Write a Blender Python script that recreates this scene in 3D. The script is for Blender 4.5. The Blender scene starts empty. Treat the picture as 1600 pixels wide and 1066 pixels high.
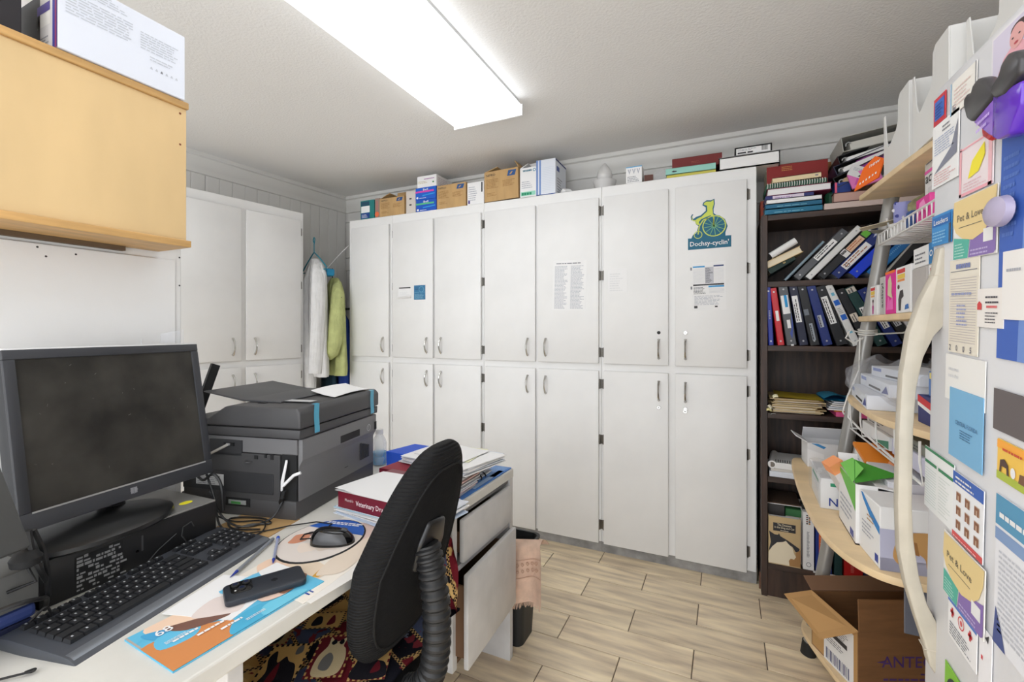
import bpy, bmesh, math, random
from mathutils import Matrix, Vector
random.seed(7)
S = bpy.context.scene
COL = S.collection
R = math.radians

# ---------------------------------------------------------------- camera, world, light, exposure
cam_d = bpy.data.cameras.new('camera'); cam = bpy.data.objects.new('camera', cam_d); COL.objects.link(cam)
cam.location = (0, 0, 1.30); cam.rotation_euler = (R(90), 0, R(25.2))
cam_d.sensor_width = 36; cam_d.lens = 16.0; cam_d.shift_y = -0.0106; cam_d.clip_start = 0.02
S.camera = cam
w = bpy.data.worlds.new('world'); S.world = w; w.use_nodes = True
w.node_tree.nodes['Background'].inputs[0].default_value = (0.95, 0.985, 1.03, 1)
w.node_tree.nodes['Background'].inputs[1].default_value = 2.0
S.view_settings.view_transform = 'Standard'; S.view_settings.look = 'None'
S.view_settings.gamma = 1; S.view_settings.use_curve_mapping = False
S.view_settings.exposure = 0.80
LAMP_POWER = 1.75
# fill light added unseen behind the camera, modelled as another ceiling_light
FILL_POWER = 3.5

# ---------------------------------------------------------------- materials
def lin(c):
    return tuple((x/255/12.92 if x <= 10.3 else ((x/255+.055)/1.055)**2.4) for x in c) + (1,)
MATS = {}
def mat(key, rgb=(200,200,200), rough=.55, metal=0, spec=.5, noise=None, bump=None, alpha=1, emit=0, trans=0, coat=0, rnd=0):
    """noise=(scale, amount, (sx,sy,sz)) darkens/lightens in object space; bump=(scale,strength,(sx,sy,sz))"""
    if key in MATS: return MATS[key]
    m = bpy.data.materials.new(key); m.use_nodes = True
    n = m.node_tree.nodes; l = m.node_tree.links; b = n['Principled BSDF']
    b.inputs['Base Color'].default_value = lin(rgb)
    b.inputs['Roughness'].default_value = rough; b.inputs['Metallic'].default_value = metal
    b.inputs['Specular IOR Level'].default_value = spec; b.inputs['Alpha'].default_value = alpha
    b.inputs['Transmission Weight'].default_value = trans; b.inputs['Coat Weight'].default_value = coat
    if emit:
        b.inputs['Emission Color'].default_value = lin(rgb); b.inputs['Emission Strength'].default_value = emit
    def tex(scale, st, detail=3):
        tc = n.new('ShaderNodeTexCoord'); mp = n.new('ShaderNodeMapping'); t = n.new('ShaderNodeTexNoise')
        mp.inputs['Scale'].default_value = st; t.inputs['Scale'].default_value = scale; t.inputs['Detail'].default_value = detail
        l.new(tc.outputs['Object'], mp.inputs[0]); l.new(mp.outputs[0], t.inputs['Vector'])
        return t, mp
    col = None
    if noise:
        t, mp = tex(noise[0], noise[2] if len(noise) > 2 else (1,1,1), 4)
        mx = n.new('ShaderNodeMix'); mx.data_type = 'RGBA'
        a = noise[1]
        mx.inputs[6].default_value = lin(tuple(max(0, c*(1-a)) for c in rgb)); mx.inputs[7].default_value = lin(tuple(min(255, c*(1+a*.6)) for c in rgb))
        rp = n.new('ShaderNodeMapRange'); rp.inputs[1].default_value = .3; rp.inputs[2].default_value = .7
        l.new(t.outputs[0], rp.inputs[0]); l.new(rp.outputs[0], mx.inputs[0]); col = mx.outputs[2]
        if rnd:
            oi = n.new('ShaderNodeObjectInfo'); ad = n.new('ShaderNodeVectorMath'); ad.operation = 'SCALE'
            ad.inputs[0].default_value = (37, 53, 19); l.new(oi.outputs['Random'], ad.inputs['Scale'])
            ad2 = n.new('ShaderNodeVectorMath'); tcn = mp.inputs[0].links[0].from_socket
            l.new(tcn, ad2.inputs[0]); l.new(ad.outputs[0], ad2.inputs[1]); l.new(ad2.outputs[0], mp.inputs[0])
            hv = n.new('ShaderNodeHueSaturation'); mr = n.new('ShaderNodeMapRange')
            mr.inputs[3].default_value = 1-rnd; mr.inputs[4].default_value = 1+rnd
            l.new(oi.outputs['Random'], mr.inputs[0]); l.new(mr.outputs[0], hv.inputs['Value']); l.new(col, hv.inputs['Color']); col = hv.outputs[0]
        l.new(col, b.inputs['Base Color'])
    if bump and bump[0] == 'wave':
        tc = n.new('ShaderNodeTexCoord'); t = n.new('ShaderNodeTexWave'); t.bands_direction = 'Z'; t.inputs['Scale'].default_value = bump[1]; t.inputs['Distortion'].default_value = .3; t.inputs['Detail Scale'].default_value = 3
        l.new(tc.outputs['Object'], t.inputs['Vector']); bp = n.new('ShaderNodeBump'); bp.inputs['Strength'].default_value = 1; bp.inputs['Distance'].default_value = bump[2]
        l.new(t.outputs['Fac'], bp.inputs['Height']); l.new(bp.outputs[0], b.inputs['Normal'])
    elif bump:
        t, _ = tex(bump[0], bump[2] if len(bump) > 2 else (1,1,1))
        bp = n.new('ShaderNodeBump'); bp.inputs['Strength'].default_value = bump[1]; bp.inputs['Distance'].default_value = bump[3] if len(bump) > 3 else .002
        l.new(t.outputs[0], bp.inputs['Height']); l.new(bp.outputs[0], b.inputs['Normal'])
    MATS[key] = m
    return m
def C(r, g, b, rough=.6, **k):
    return mat('paint_%d_%d_%d_%d' % (r, g, b, int(rough*100)) + ('_'.join(k) if k else ''), (r, g, b), rough, **k)

WHITE = mat('white_gloss_paint', (233,232,230), .45, noise=(3,.025), bump=(18,.12))
WALLW = mat('white_wall_paint', (228,227,225), .7, noise=(2,.03), bump=(60,.15))
WALLG = mat('grey_white_boards', (214,212,208), .6, noise=(4,.04,(1,1,.3)), bump=(40,.1,(1,1,.1)))
CEIL = mat('orange_peel_ceiling', (232,230,227), .85, bump=(95,.55,(1,1,1),.004))
TRIMW = mat('trim_paint', (214,212,207), .45, bump=(30,.1))
CHROME = mat('chrome', (200,198,194), .18, metal=1)
STEEL = mat('grey_hinge_steel', (120,116,110), .35, metal=.9)
TOEK = mat('grey_toe_kick', (150,148,146), .7, noise=(14,.18))
PAPER = mat('white_paper', (236,235,234), .7)
PAPER2 = mat('cool_paper', (224,228,236), .7)
CREAM = mat('cream_paper', (232,219,192), .75)
INK = mat('black_ink', (45,44,48), .6)
GREYINK = mat('grey_ink', (128,128,134), .7)
PALEINK = mat('pale_ink', (176,178,186), .7)
BLUEINK = mat('blue_ink', (36,72,160), .6)
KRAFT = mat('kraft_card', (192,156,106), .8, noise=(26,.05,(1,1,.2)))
KRAFT_SHADE = mat('kraft_shaded', (126,88,54), .85, noise=(30,.07,(.3,.3,2)))  # shade on the shipping box front is put into this card colour
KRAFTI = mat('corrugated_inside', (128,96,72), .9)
LAM = mat('maple_veneer', (233,205,162), .5, noise=(3.2,.06,(1,5,5)), bump=(30,.05,(1,6,6)))
BIRCH = mat('birch_ply', (221,190,140), .42, noise=(3.5,.08,(3,1,.35)), coat=.15)
BIRCHE = mat('birch_edge', (200,158,100), .45, noise=(14,.12,(3,.4,4)))
DARKW = mat('dark_walnut', (62,45,37), .5, noise=(16,.35,(3,3,.35)), bump=(30,.1,(3,3,.3)))
DARKWH = mat('dark_walnut_shelf', (66,49,41), .5, noise=(16,.3,(.35,3,3)))
BLK = mat('black_plastic', (30,30,31), .42)
BLKG = mat('gloss_black', (14,14,15), .12)
BLKM = mat('matte_black', (24,24,25), .7)
CHAR = mat('charcoal_plastic', (70,69,70), .5, bump=(260,.08))
CHARL = mat('printer_grey', (114,113,114), .48, bump=(260,.06))
GREYP = mat('grey_laminate', (206,204,202), .5, noise=(9,.05), bump=(60,.08))
DESKT = mat('desk_white_laminate', (214,211,203), .45, noise=(11,.03))
CLEAR = mat('clear_plastic', (235,238,245), .08, alpha=.22, spec=.8)
CLEARB = mat('clear_blue', (90,190,225), .1, alpha=.75)
SILV = mat('silver_plastic', (178,178,180), .35, metal=.5)

# ---------------------------------------------------------------- mesh builder
_tx = {}
def text_geo(s):
    if s not in _tx:
        c = bpy.data.curves.new('t', 'FONT'); c.body = s; c.resolution_u = 2; c.offset = .008
        o = bpy.data.objects.new('t', c); me = o.to_mesh()
        v = [(p.co.x, p.co.y) for p in me.vertices]; f = [tuple(p.vertices) for p in me.polygons]
        o.to_mesh_clear(); bpy.data.objects.remove(o); bpy.data.curves.remove(c)
        _tx[s] = (v, f)
    return _tx[s]

def curve(p, n=5):
    out = []
    for i in range(len(p)-1):
        p0, p1, p2, p3 = p[max(0,i-1)], p[i], p[i+1], p[min(len(p)-1,i+2)]
        for k in range(n):
            t = k/n; out.append(tuple(.5*((2*p1[q])+(-p0[q]+p2[q])*t+(2*p0[q]-5*p1[q]+4*p2[q]-p3[q])*t*t+(-p0[q]+3*p1[q]-3*p2[q]+p3[q])*t**3) for q in (0,1)))
    return out+[p[-1]]
def rnd(p, n=5):
    q = [p[-1]]+list(p)+[p[0], p[1]]
    return [(min(1,max(0,x)), min(1,max(0,y))) for x, y in curve(q, n)[n:-n-1]]
def FR(loc=(0,0,0), rz=0, rx=0, ry=0):
    return Matrix.Translation(loc) @ Matrix.Rotation(R(rz), 4, 'Z') @ Matrix.Rotation(R(ry), 4, 'Y') @ Matrix.Rotation(R(rx), 4, 'X')

class B:
    def __init__(s, M=None):
        s.bm = bmesh.new(); s.mats = []; s.M = M or Matrix.Identity(4)
    def mi(s, m):
        if m not in s.mats: s.mats.append(m)
        return s.mats.index(m)
    def faces(s, vs, fs, m):
        i = s.mi(m); bv = [s.bm.verts.new(s.M @ Vector(v)) for v in vs]; out = []
        for f in fs:
            try: fc = s.bm.faces.new([bv[k] for k in f])
            except ValueError: continue
            fc.material_index = i; out.append(fc)
        return bv, out
    def box(s, a, b, m, bev=0, seg=2, skip=''):
        x0, y0, z0 = [min(a[i], b[i]) for i in range(3)]; x1, y1, z1 = [max(a[i], b[i]) for i in range(3)]
        vs = [(x0,y0,z0),(x1,y0,z0),(x1,y1,z0),(x0,y1,z0),(x0,y0,z1),(x1,y0,z1),(x1,y1,z1),(x0,y1,z1)]
        fs = dict(b=(3,2,1,0), t=(4,5,6,7), f=(0,1,5,4), r=(1,2,6,5), k=(2,3,7,6), l=(3,0,4,7))
        bv, fc = s.faces(vs, [q for k, q in fs.items() if k not in skip], m)
        if bev:
            r = bmesh.ops.bevel(s.bm, geom=list({e for f in fc for e in f.edges}), offset=bev, segments=seg, affect='EDGES', profile=.5)
            i = s.mi(m)
            for f in r['faces']: f.material_index = i
        return s
    def quad(s, p, u, v, m, off=0.0005):
        """rectangle from corner p along vectors u, v, raised by off along u x v"""
        p, u, v = Vector(p), Vector(u), Vector(v); n = u.cross(v).normalized()*off
        s.faces([p+n, p+u+n, p+u+v+n, p+v+n], [(0,1,2,3)], m); return s
    def poly(s, p, u, v, pts, m, off=.0006):
        """flat polygon; pts in fractions of u, v"""
        p, u, v = Vector(p), Vector(u), Vector(v); n = u.cross(v).normalized()*off
        bv, f = s.faces([p+u*a+v*b+n for a, b in pts], [tuple(range(len(pts)))], m)
        return s
    def disc(s, p, u, v, m, off=.0006, n=20, a0=0, a1=360):
        pts = [(.5+.5*math.cos(R(a0+(a1-a0)*k/n)), .5+.5*math.sin(R(a0+(a1-a0)*k/n))) for k in range(n+(a1-a0 < 360))]
        return s.poly(p, u, v, pts, m, off)
    def ring(s, p, u, v, m, t=.1, off=.0007, n=24):
        p, u, v = Vector(p), Vector(u), Vector(v); nn = u.cross(v).normalized()*off; vs = []
        for k in range(n):
            a = 2*math.pi*k/n
            for r in (.5, .5-t): vs.append(p+u*(.5+r*math.cos(a))+v*(.5+r*math.sin(a))+nn)
        s.faces(vs, [(2*k, (2*k+2) % (2*n), (2*k+3) % (2*n), 2*k+1) for k in range(n)], m); return s
    def prism(s, pts, ax, a, b, m, bev=0, seg=2):
        """polygon pts in the plane across axis ax ('x': (y,z), 'y': (x,z), 'z': (x,y)), extruded from a to b"""
        def P(q, h): return (h, q[0], q[1]) if ax == 'x' else (q[0], h, q[1]) if ax == 'y' else (q[0], q[1], h)
        n = len(pts); vs = [P(q, a) for q in pts]+[P(q, b) for q in pts]
        fs = [tuple(range(n))[::-1], tuple(range(n, 2*n))]+[(k, (k+1) % n, n+(k+1) % n, n+k) for k in range(n)]
        bv, fc = s.faces(vs, fs, m)
        bmesh.ops.recalc_face_normals(s.bm, faces=fc)
        if bev:
            r = bmesh.ops.bevel(s.bm, geom=list({e for f in fc for e in f.edges}), offset=bev, segments=seg, affect='EDGES', profile=.5)
            i = s.mi(m)
            for f in r['faces']: f.material_index = i
        return s
    def tube(s, pts, r, m, n=8, cap=True, flat=1):
        """round tube through pts; r a number or one per point"""
        pts = [Vector(p) for p in pts]; k = len(pts); rr = r if isinstance(r, (list, tuple)) else [r]*k
        vs = []; up = None
        for i, p in enumerate(pts):
            t = (pts[min(i+1, k-1)]-pts[max(i-1, 0)])
            t = t.normalized() if t.length > 1e-9 else Vector((0, 0, 1))
            if up is None:
                up = Vector((0,0,1)) if abs(t.z) < .9 else Vector((1,0,0))
            up = (up-t*up.dot(t)).normalized(); sd = t.cross(up)
            for j in range(n):
                a = 2*math.pi*j/n; vs.append(p+(up*math.cos(a)*flat+sd*math.sin(a))*rr[i])
        fs = [(i*n+j, i*n+(j+1) % n, (i+1)*n+(j+1) % n, (i+1)*n+j) for i in range(k-1) for j in range(n)]
        if cap: fs += [tuple(range(n))[::-1], tuple((k-1)*n+j for j in range(n))]
        s.faces(vs, fs, m); return s
    def lathe(s, prof, c, m, n=24, sx=1, sy=1):
        vs = []; c = Vector(c)
        for r, z in prof:
            for j in range(n):
                a = 2*math.pi*j/n; vs.append(c+Vector((r*math.cos(a)*sx, r*math.sin(a)*sy, z)))
        k = len(prof)
        fs = [(i*n+j, i*n+(j+1) % n, (i+1)*n+(j+1) % n, (i+1)*n+j) for i in range(k-1) for j in range(n)]
        fs += [tuple(range(n))[::-1], tuple((k-1)*n+j for j in range(n))]
        s.faces(vs, fs, m); return s
    def grid(s, fn, nu, nv, m, closed_u=False):
        vs = [fn(i/(nu if closed_u else nu-1), j/(nv-1)) for j in range(nv) for i in range(nu)]
        fs = [(j*nu+i, j*nu+(i+1) % nu, (j+1)*nu+(i+1) % nu, (j+1)*nu+i) for j in range(nv-1) for i in range(nu if closed_u else nu-1)]
        s.faces(vs, fs, m); return s
    def text(s, t, p, u, v, h, m, width=None, off=.0008, center=False):
        """lettering: p lower-left of the baseline, u reading direction, v up, h cap height"""
        vs, fs = text_geo(t)
        if not vs: return s
        x0 = min(q[0] for q in vs); x1 = max(q[0] for q in vs); k = h/.7; kx = k if not width else width/max(1e-6, x1-x0)
        p, u, v = Vector(p), Vector(u).normalized(), Vector(v).normalized(); n = u.cross(v).normalized()*off
        o = -kx*(x1+x0)/2 if center else -kx*x0
        s.faces([p+u*(q[0]*kx+o)+v*(q[1]*k)+n for q in vs], fs, m); return s
    def lines(s, p, u, v, n, m, fill=.4, rag=.35, off=.0006, words=True, seed=1):
        """n printed lines of words filling the rectangle p,u,v from the top"""
        rg = random.Random(seed); p, u, v = Vector(p), Vector(u), Vector(v)
        for k in range(n):
            y = 1-(k+1)/n; end = 1-rag*rg.random(); x = 0
            while x < end-.02:
                wd = min(end-x, rg.uniform(.06, .2) if words else 2)
                s.quad(p+v*y+u*x, u*wd, v*(fill/n), m, off); x += wd+.025
        return s
    def done(s, name, parent=None, smooth=False, ang=35, label=None, cat=None, group=None, kind=None, doublesided=True):
        me = bpy.data.meshes.new(name)
        if parent is not None:
            bmesh.ops.transform(s.bm, matrix=parent_world(parent).inverted(), verts=s.bm.verts)
            org = Vector((0,0,0))
        bb = [v.co for v in s.bm.verts]
        lo = Vector([min(p[i] for p in bb) for i in range(3)]); hi = Vector([max(p[i] for p in bb) for i in range(3)])
        org = Vector(((lo.x+hi.x)/2, (lo.y+hi.y)/2, lo.z))
        bmesh.ops.translate(s.bm, vec=-org, verts=s.bm.verts)
        bmesh.ops.recalc_face_normals(s.bm, faces=[f for f in s.bm.faces if len(f.edges) and all(len(e.link_faces) == 2 for e in f.edges)])
        s.bm.to_mesh(me); s.bm.free()
        for m in s.mats: me.materials.append(m)
        if smooth:
            me.shade_smooth(); me.set_sharp_from_angle(angle=R(ang))
        o = bpy.data.objects.new(name, me); COL.objects.link(o); o.location = org
        if parent is not None: o.parent = parent; WORLD[o] = parent_world(parent) @ Matrix.Translation(org)
        else: WORLD[o] = Matrix.Translation(org)
        tag(o, label, cat, group, kind); return o
WORLD = {}
def parent_world(o): return WORLD[o]
def tag(o, label=None, cat=None, group=None, kind=None):
    if label: o['label'] = label
    if cat: o['category'] = cat
    if group: o['group'] = group
    if kind: o['kind'] = kind
    return o
def thing(name, label, cat, loc=(0,0,0), group=None):
    o = bpy.data.objects.new(name, None); o.empty_display_size = .05; COL.objects.link(o); o.location = loc
    WORLD[o] = Matrix.Translation(loc); return tag(o, label, cat, group)
X, Y, Z = Vector((1,0,0)), Vector((0,1,0)), Vector((0,0,1))

# ---------------------------------------------------------------- room shell
ROWP, TLEN = .1715, .527
fl = B().box((-3.6,-1.3,-.06), (1.35,3.05,-.004), mat('brown_grout', (112,98,84), .9)).done('floor', kind='structure')
TILE = mat('wood_look_tile', (238,214,182), .38, noise=(5,.17,(.7,5,5)), bump=(40,.05,(.5,5,5)), rnd=.07)
tb = B().box((.002,.002,0), (TLEN-.002,ROWP-.002,.0085), TILE, bev=.0012, seg=1)
tile0 = None
for k in range(-22, 7):
    y = 1.992+ROWP*k
    for j in range(-6, 4):
        x = (-.383 if k % 2 == 0 else -.645)+TLEN*j
        if x < -3.4 or x > 1.2 or y < -1.25 or y > 3.0: continue
        if tile0 is None:
            tile0 = tb.done('tile', fl); o = tile0; hw = tile0.location.copy()
        else:
            o = bpy.data.objects.new('tile', tile0.data); COL.objects.link(o); o.parent = fl
        o.location = Vector((x+TLEN/2, y+ROWP/2, -.0085))-fl.location
B().box((-3.6,-1.25,2.44), (1.35,3.1,2.52), CEIL).done('ceiling', kind='structure')

wb = B().box((-3.3,2.99,0), (1.3,3.08,2.44), WALLG).done('wall_back', kind='structure')
for z0, z1 in ((1.82,1.925),(1.93,2.03),(2.035,2.232),(2.237,2.437)):
    B().box((-3.05,2.978,z0), (1.18,2.992,z1), WALLG, bev=.003, seg=1).done('plank', wb)
LW = FR((-3.0,2.96,0), rz=-4.8)          # left wall frame: local -y runs towards the camera
wl = B(LW).box((-.12,-4.2,0), (-.014,.12,2.44), WALLG).done('wall_left', kind='structure')
p0 = None
for k in range(34):
    y1 = -.077+.0867-.0867*k
    B(LW).box((-.015,y1-.0855,0.0), (0,y1,2.43), WALLG, bev=.004 if k % 2 else .0025, seg=1).done('plank', wl)
def crown(Mx, y0, y1, name):
    pr = [(0,2.315),(.014,2.318),(.018,2.334),(.03,2.35),(.045,2.372),(.052,2.395),(.053,2.41),(.066,2.416),(.068,2.44),(0,2.44)]
    B(Mx).prism(pr, 'y', y0, y1, TRIMW).done(name, kind='structure', smooth=True, ang=25)
crown(LW, -4.2, .02, 'trim_1')
crown(Matrix.Translation((0,2.978,0)) @ Matrix.Rotation(R(-90), 4, 'Z'), -3.05, 1.18, 'trim_2')
B().box((1.18,-1.25,0), (1.3,3.05,2.44), WALLW).done('wall_right', kind='structure')
wi = B().box((-1.60,-1.25,0), (-1.47,.809,1.90), WALLW, bev=.004, seg=1).done('wall_inner', kind='structure')
B().box((-1.471,-.4,.1), (-1.464,.791,1.506), WALLW, bev=.003, seg=1).done('panel', wi)
hl = B()
for y, z in ((.046,1.483),(.49,1.493),(.505,1.473),(.56,1.486),(.80,1.513),(.80,1.43),(.39,1.39)):
    hl.disc((-1.4645 if y < .79 else -1.47, y, z), (0,.005,0), (0,0,.005), INK, off=.001, n=8)
hl.done('screw_holes', wi)

# ---------------------------------------------------------------- ceiling light and added fill fixture
LENS = mat('lit_acrylic_lens', (246,250,255), .4, emit=LAMP_POWER)
LENS_FILL = mat('fill_lens_unseen', (246,250,255), .4, emit=FILL_POWER)
def lamp(x0, x1, y0, y1, lens, label):
    t = thing('ceiling_light', label, 'ceiling light', ((x0+x1)/2, (y0+y1)/2, 2.44))
    B().box((x0+.02,y0+.004,2.401), (x1-.02,y1-.004,2.44), mat('lamp_housing', (190,189,186), .5), bev=.003).done('housing', t)
    pr = [(x0,2.372),(x0+.012,2.358),(x0+.10,2.352),((x0+x1)/2,2.355),(x1-.10,2.352),(x1-.012,2.358),(x1,2.372)]
    b = B()
    b.prism([(x0,2.40)]+pr+[(x1,2.40)], 'y', y0+.012, y1-.012, lens); b.done('lens', t, smooth=True)
    for ya, yb in ((y0,y0+.012),(y1-.012,y1)):
        b = B(); b.prism([(x0-.003,2.352),(x1+.003,2.352),(x1+.003,2.408),(x0-.003,2.408)], 'y', ya, yb, mat('lamp_end_cap', (244,244,244), .5), bev=.002)
        b.done('end_cap', t, smooth=True)
    return t
lamp(-1.292, -.905, .82, 2.045, LENS, 'long white fluorescent ceiling light with a bright acrylic lens')
lamp(-.75, -.36, -1.2, -.06, LENS_FILL, 'added fill light in a white ceiling fixture, unseen behind the camera')  # added out of view to brighten the room, not a known lamp

# ---------------------------------------------------------------- tall white cabinets
def pull(parent, M, x, zc):
    b = B(M); L = .052
    pts = [(x, -.001-.026*math.sin(math.pi*t/10)**.7 if 0 < t < 10 else 0, zc-L+2*L*t/10) for t in range(11)]
    b.tube(pts, [.0065,.006,.0052,.0048,.0046,.0046,.0046,.0048,.0052,.006,.0065], CHROME, n=8, flat=1.3)
    for z in (zc-L, zc+L): b.lathe([(.0085,0),(.0085,.003),(.004,.005)], (x, 0, z), CHROME, n=10)
    b.done('handle', parent, smooth=True)
def hinge(parent, M, x, z):
    b = B(M); b.tube([(x, -.004, z-.028), (x, -.004, z+.028)], .0062, STEEL, n=8)
    for k in (-.028, -.012, .004, .02): b.tube([(x, -.004, z+k), (x, -.004, z+k+.004)], .0075, STEEL, n=8)
    b.box((x-.014, -.001, z-.026), (x+.014, .0015, z+.026), STEEL); b.done('hinge', parent, smooth=True)
def lock(parent, M, x, z, key=False, hole=False):
    b = B(M @ FR((x, 0, z), rx=90))
    if hole: b.lathe([(.0095,-.001),(.0095,.0012),(.006,.0012)], (0,0,0), BLKM, n=14)
    else:
        b.lathe([(.011,-.001),(.011,.003),(.009,.006),(.006,.006),(.006,.005)], (0,0,0), CHROME, n=14)
        b.box((-.0012,-.005,.0045), (.0012,.005,.0065), BLKM)
    if key:
        b.box((-.001,-.004,.006), (.001,.004,.016), CHROME); b.ring((-.009,-.018,.017), (.018,0,0), (0,.018,0), CHROME, t=.16)
    b.done('lock', parent, smooth=True)
def tall_cabinet(M, x0, x1, doors, depth, label, low=.055, top=2.14, zt=2.076):
    """M: frame whose y=0 is the face frame, +y into the cabinet"""
    t = thing('tall_cabinet', label, 'cabinet', M @ Vector(((x0+x1)/2, depth/2, 0)), 'white painted cabinets with flat doors')
    B(M).box((x0,0,.058), (x1,depth,top), WHITE, bev=.003, seg=1).done('carcass', t)
    B(M).box((x0,.002,0), (x1,depth,.06), TOEK).done('toe_kick', t)
    for d0, d1, side, lk in doors:
        for za, zb, up in ((1.105, zt, True), (low, 1.063, False)):
            d = B(M).box((d0,-.019,za), (d1,-.0015,zb), WHITE, bev=.0035, seg=2).done('door', t, smooth=True)
            hx = d0-.002 if side == 'L' else d1+.002; px = d1-.05 if side == 'L' else d0+.052
            Md = M @ Matrix.Translation((0,-.019,0))
            pull(d, Md, px, 1.195 if up else .964)
            for z in ((1.17,1.62,2.0) if up else (.985,.66,.16)): hinge(d, M, hx, z)
            if lk: lock(d, Md, px, (1.286 if up else .873), key=(not up and side == 'R'), hole=(up and side == 'L'))
    return t
MB = FR((0,2.64,0))
tall_cabinet(MB, -2.626, -2.212, [(-2.588,-2.229,'L',0)], .335, 'narrow white cabinet at the corner end of the back row, under the teal carton')
tall_cabinet(MB, -2.211, -1.447, [(-2.193,-1.841,'L',0),(-1.825,-1.461,'R',0)], .335, 'white back-row cabinet with a small blue card taped on its left door')
tall_cabinet(MB, -1.446, -.661, [(-1.432,-1.075,'L',0),(-1.057,-.675,'R',0)], .335, 'white two-door cabinet of the back row with a printed text sheet on its right door')
tall_cabinet(MB, -.66, .141, [(-.645,-.287,'L',1),(-.251,.096,'R',1)], .335, 'white two-door cabinet with keyholes and a dog cycling sticker, beside the dark bookcase')
ML = Matrix.Translation((-2.748,2.314,0)) @ Matrix.Rotation(math.atan2(.988,.152), 4, 'Z')  # local x along the face towards the wall corner
# face frame of the left cabinet: local x runs from near end (negative) to far end (0)
tall_cabinet(ML, -.85, .005, [(-.80,-.427,'L',0),(-.395,-.022,'R',0)], .20, 'white two-door cabinet against the left board wall, behind the printer')

# ---------------------------------------------------------------- papers and stickers on the doors (door face y = 2.621)
YD = 2.6212
def dsheet(name, label, cat, x0, x1, z0, z1, m=PAPER, rot=0, fn=None, th=.0012, curl=.006):
    M = FR(((x0+x1)/2, YD, (z0+z1)/2), rx=0) @ Matrix.Rotation(R(rot), 4, 'Y')
    w, h = (x1-x0), (z1-z0); b = B(M)
    b.box((-w/2,-th,-h/2), (w/2,-.0002,h/2), m)
    if fn: fn(b, Vector((-w/2,-th,-h/2)), Vector((w,0,0)), Vector((0,0,h)))
    return b.done(name, label=label, cat=cat)
def f_text(b, p, u, v):
    b.lines(p+u*.1+v*.93, u*.8, v*.03, 1, GREYINK, fill=.6, rag=.1, seed=2)
    b.lines(p+u*.06+v*.04, u*.4, v*.86, 34, PALEINK, fill=.45, seed=3)
    b.lines(p+u*.54+v*.04, u*.4, v*.86, 34, PALEINK, fill=.45, seed=4)
dsheet('typed_sheet', 'white sheet with two columns of small print, taped to a cabinet door', 'paper', -.958, -.748, 1.418, 1.72, fn=f_text, rot=1.2)
dsheet('blank_note', 'small blank white note taped to the door left of the keyhole doors', 'paper', -.62, -.508, 1.511, 1.655, fn=lambda b, p, u, v: b.lines(p+u*.1+v*.1, u*.7, v*.75, 8, mat('faint_ink',(222,222,222),.7), seed=5))
dsheet('curled_label', 'small white curled label with a black heading beside a blue card', 'paper', -2.138, -2.024, 1.527, 1.61, fn=lambda b, p, u, v: (b.quad(p+v*.86+u*.05, u*.9, v*.1, INK), b.lines(p+u*.1+v*.3, u*.8, v*.3, 3, mat('faint_ink'), seed=5), b.grid(lambda s, t: p+u*s+v*(.2*t)+Vector((0,-.012*math.sin(t*2.4)-.001,0)), 6, 5, PAPER)))
dsheet('blue_card', 'small blue printed card taped to a cabinet door', 'card', -2.0, -1.903, 1.515, 1.616, m=C(52,118,158), fn=lambda b, p, u, v: (b.ring(p+u*.45+v*.5, u*.42, v*.42, C(110,170,200), t=.07), b.quad(p+u*.05+v*.5, u*.9, v*.03, C(110,170,200)), b.quad(p+u*.5+v*.05, u*.03, v*.9, C(30,88,130)), b.lines(p+u*.08+v*.08, u*.8, v*.35, 5, C(130,180,205), seed=9), b.lines(p+u*.08+v*.7, u*.35, v*.24, 3, C(22,70,110), seed=8)))
def f_form(b, p, u, v):
    LB = C(60,150,205)
    b.quad(p+u*.02+v*.9, u*.36, v*.03, LB); b.quad(p+u*.64+v*.9, u*.3, v*.03, C(40,60,110))
    b.quad(p+u*.38+v*.56, u*.26, v*.34, C(190,190,196)); b.lines(p+u*.4+v*.57, u*.22, v*.32, 15, INK, rag=.5, seed=2)
    b.lines(p+u*.03+v*.57, u*.33, v*.31, 13, PALEINK, words=False, rag=0, fill=.12); b.lines(p+u*.66+v*.57, u*.28, v*.31, 13, PALEINK, words=False, rag=0, fill=.12)
    b.quad(p+u*.02+v*.52, u*.92, v*.03, mat('black_ink')); b.quad(p+u*.48+v*.475, u*.46, v*.035, LB)
    b.lines(p+u*.03+v*.35, u*.4, v*.15, 6, mat('black_ink'), seed=6); b.lines(p+u*.5+v*.36, u*.44, v*.1, 4, PALEINK, words=False, rag=0, fill=.15)
    b.lines(p+u*.05+v*.12, u*.85, v*.2, 8, PALEINK, seed=7); b.quad(p+u*.04+v*.05, u*.1, v*.05, INK); b.quad(p+u*.66+v*.06, u*.08, v*.03, INK)
    for q in (.9, .5): b.quad(p+u*-.06+v*(q-.05), u*.05, v*.06, GREYINK)
dsheet('schedule_form', 'white and blue chart form taped below the dog cycling sticker', 'paper', -.163, 0.0, 1.405, 1.66, fn=f_form, rot=-1)

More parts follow.
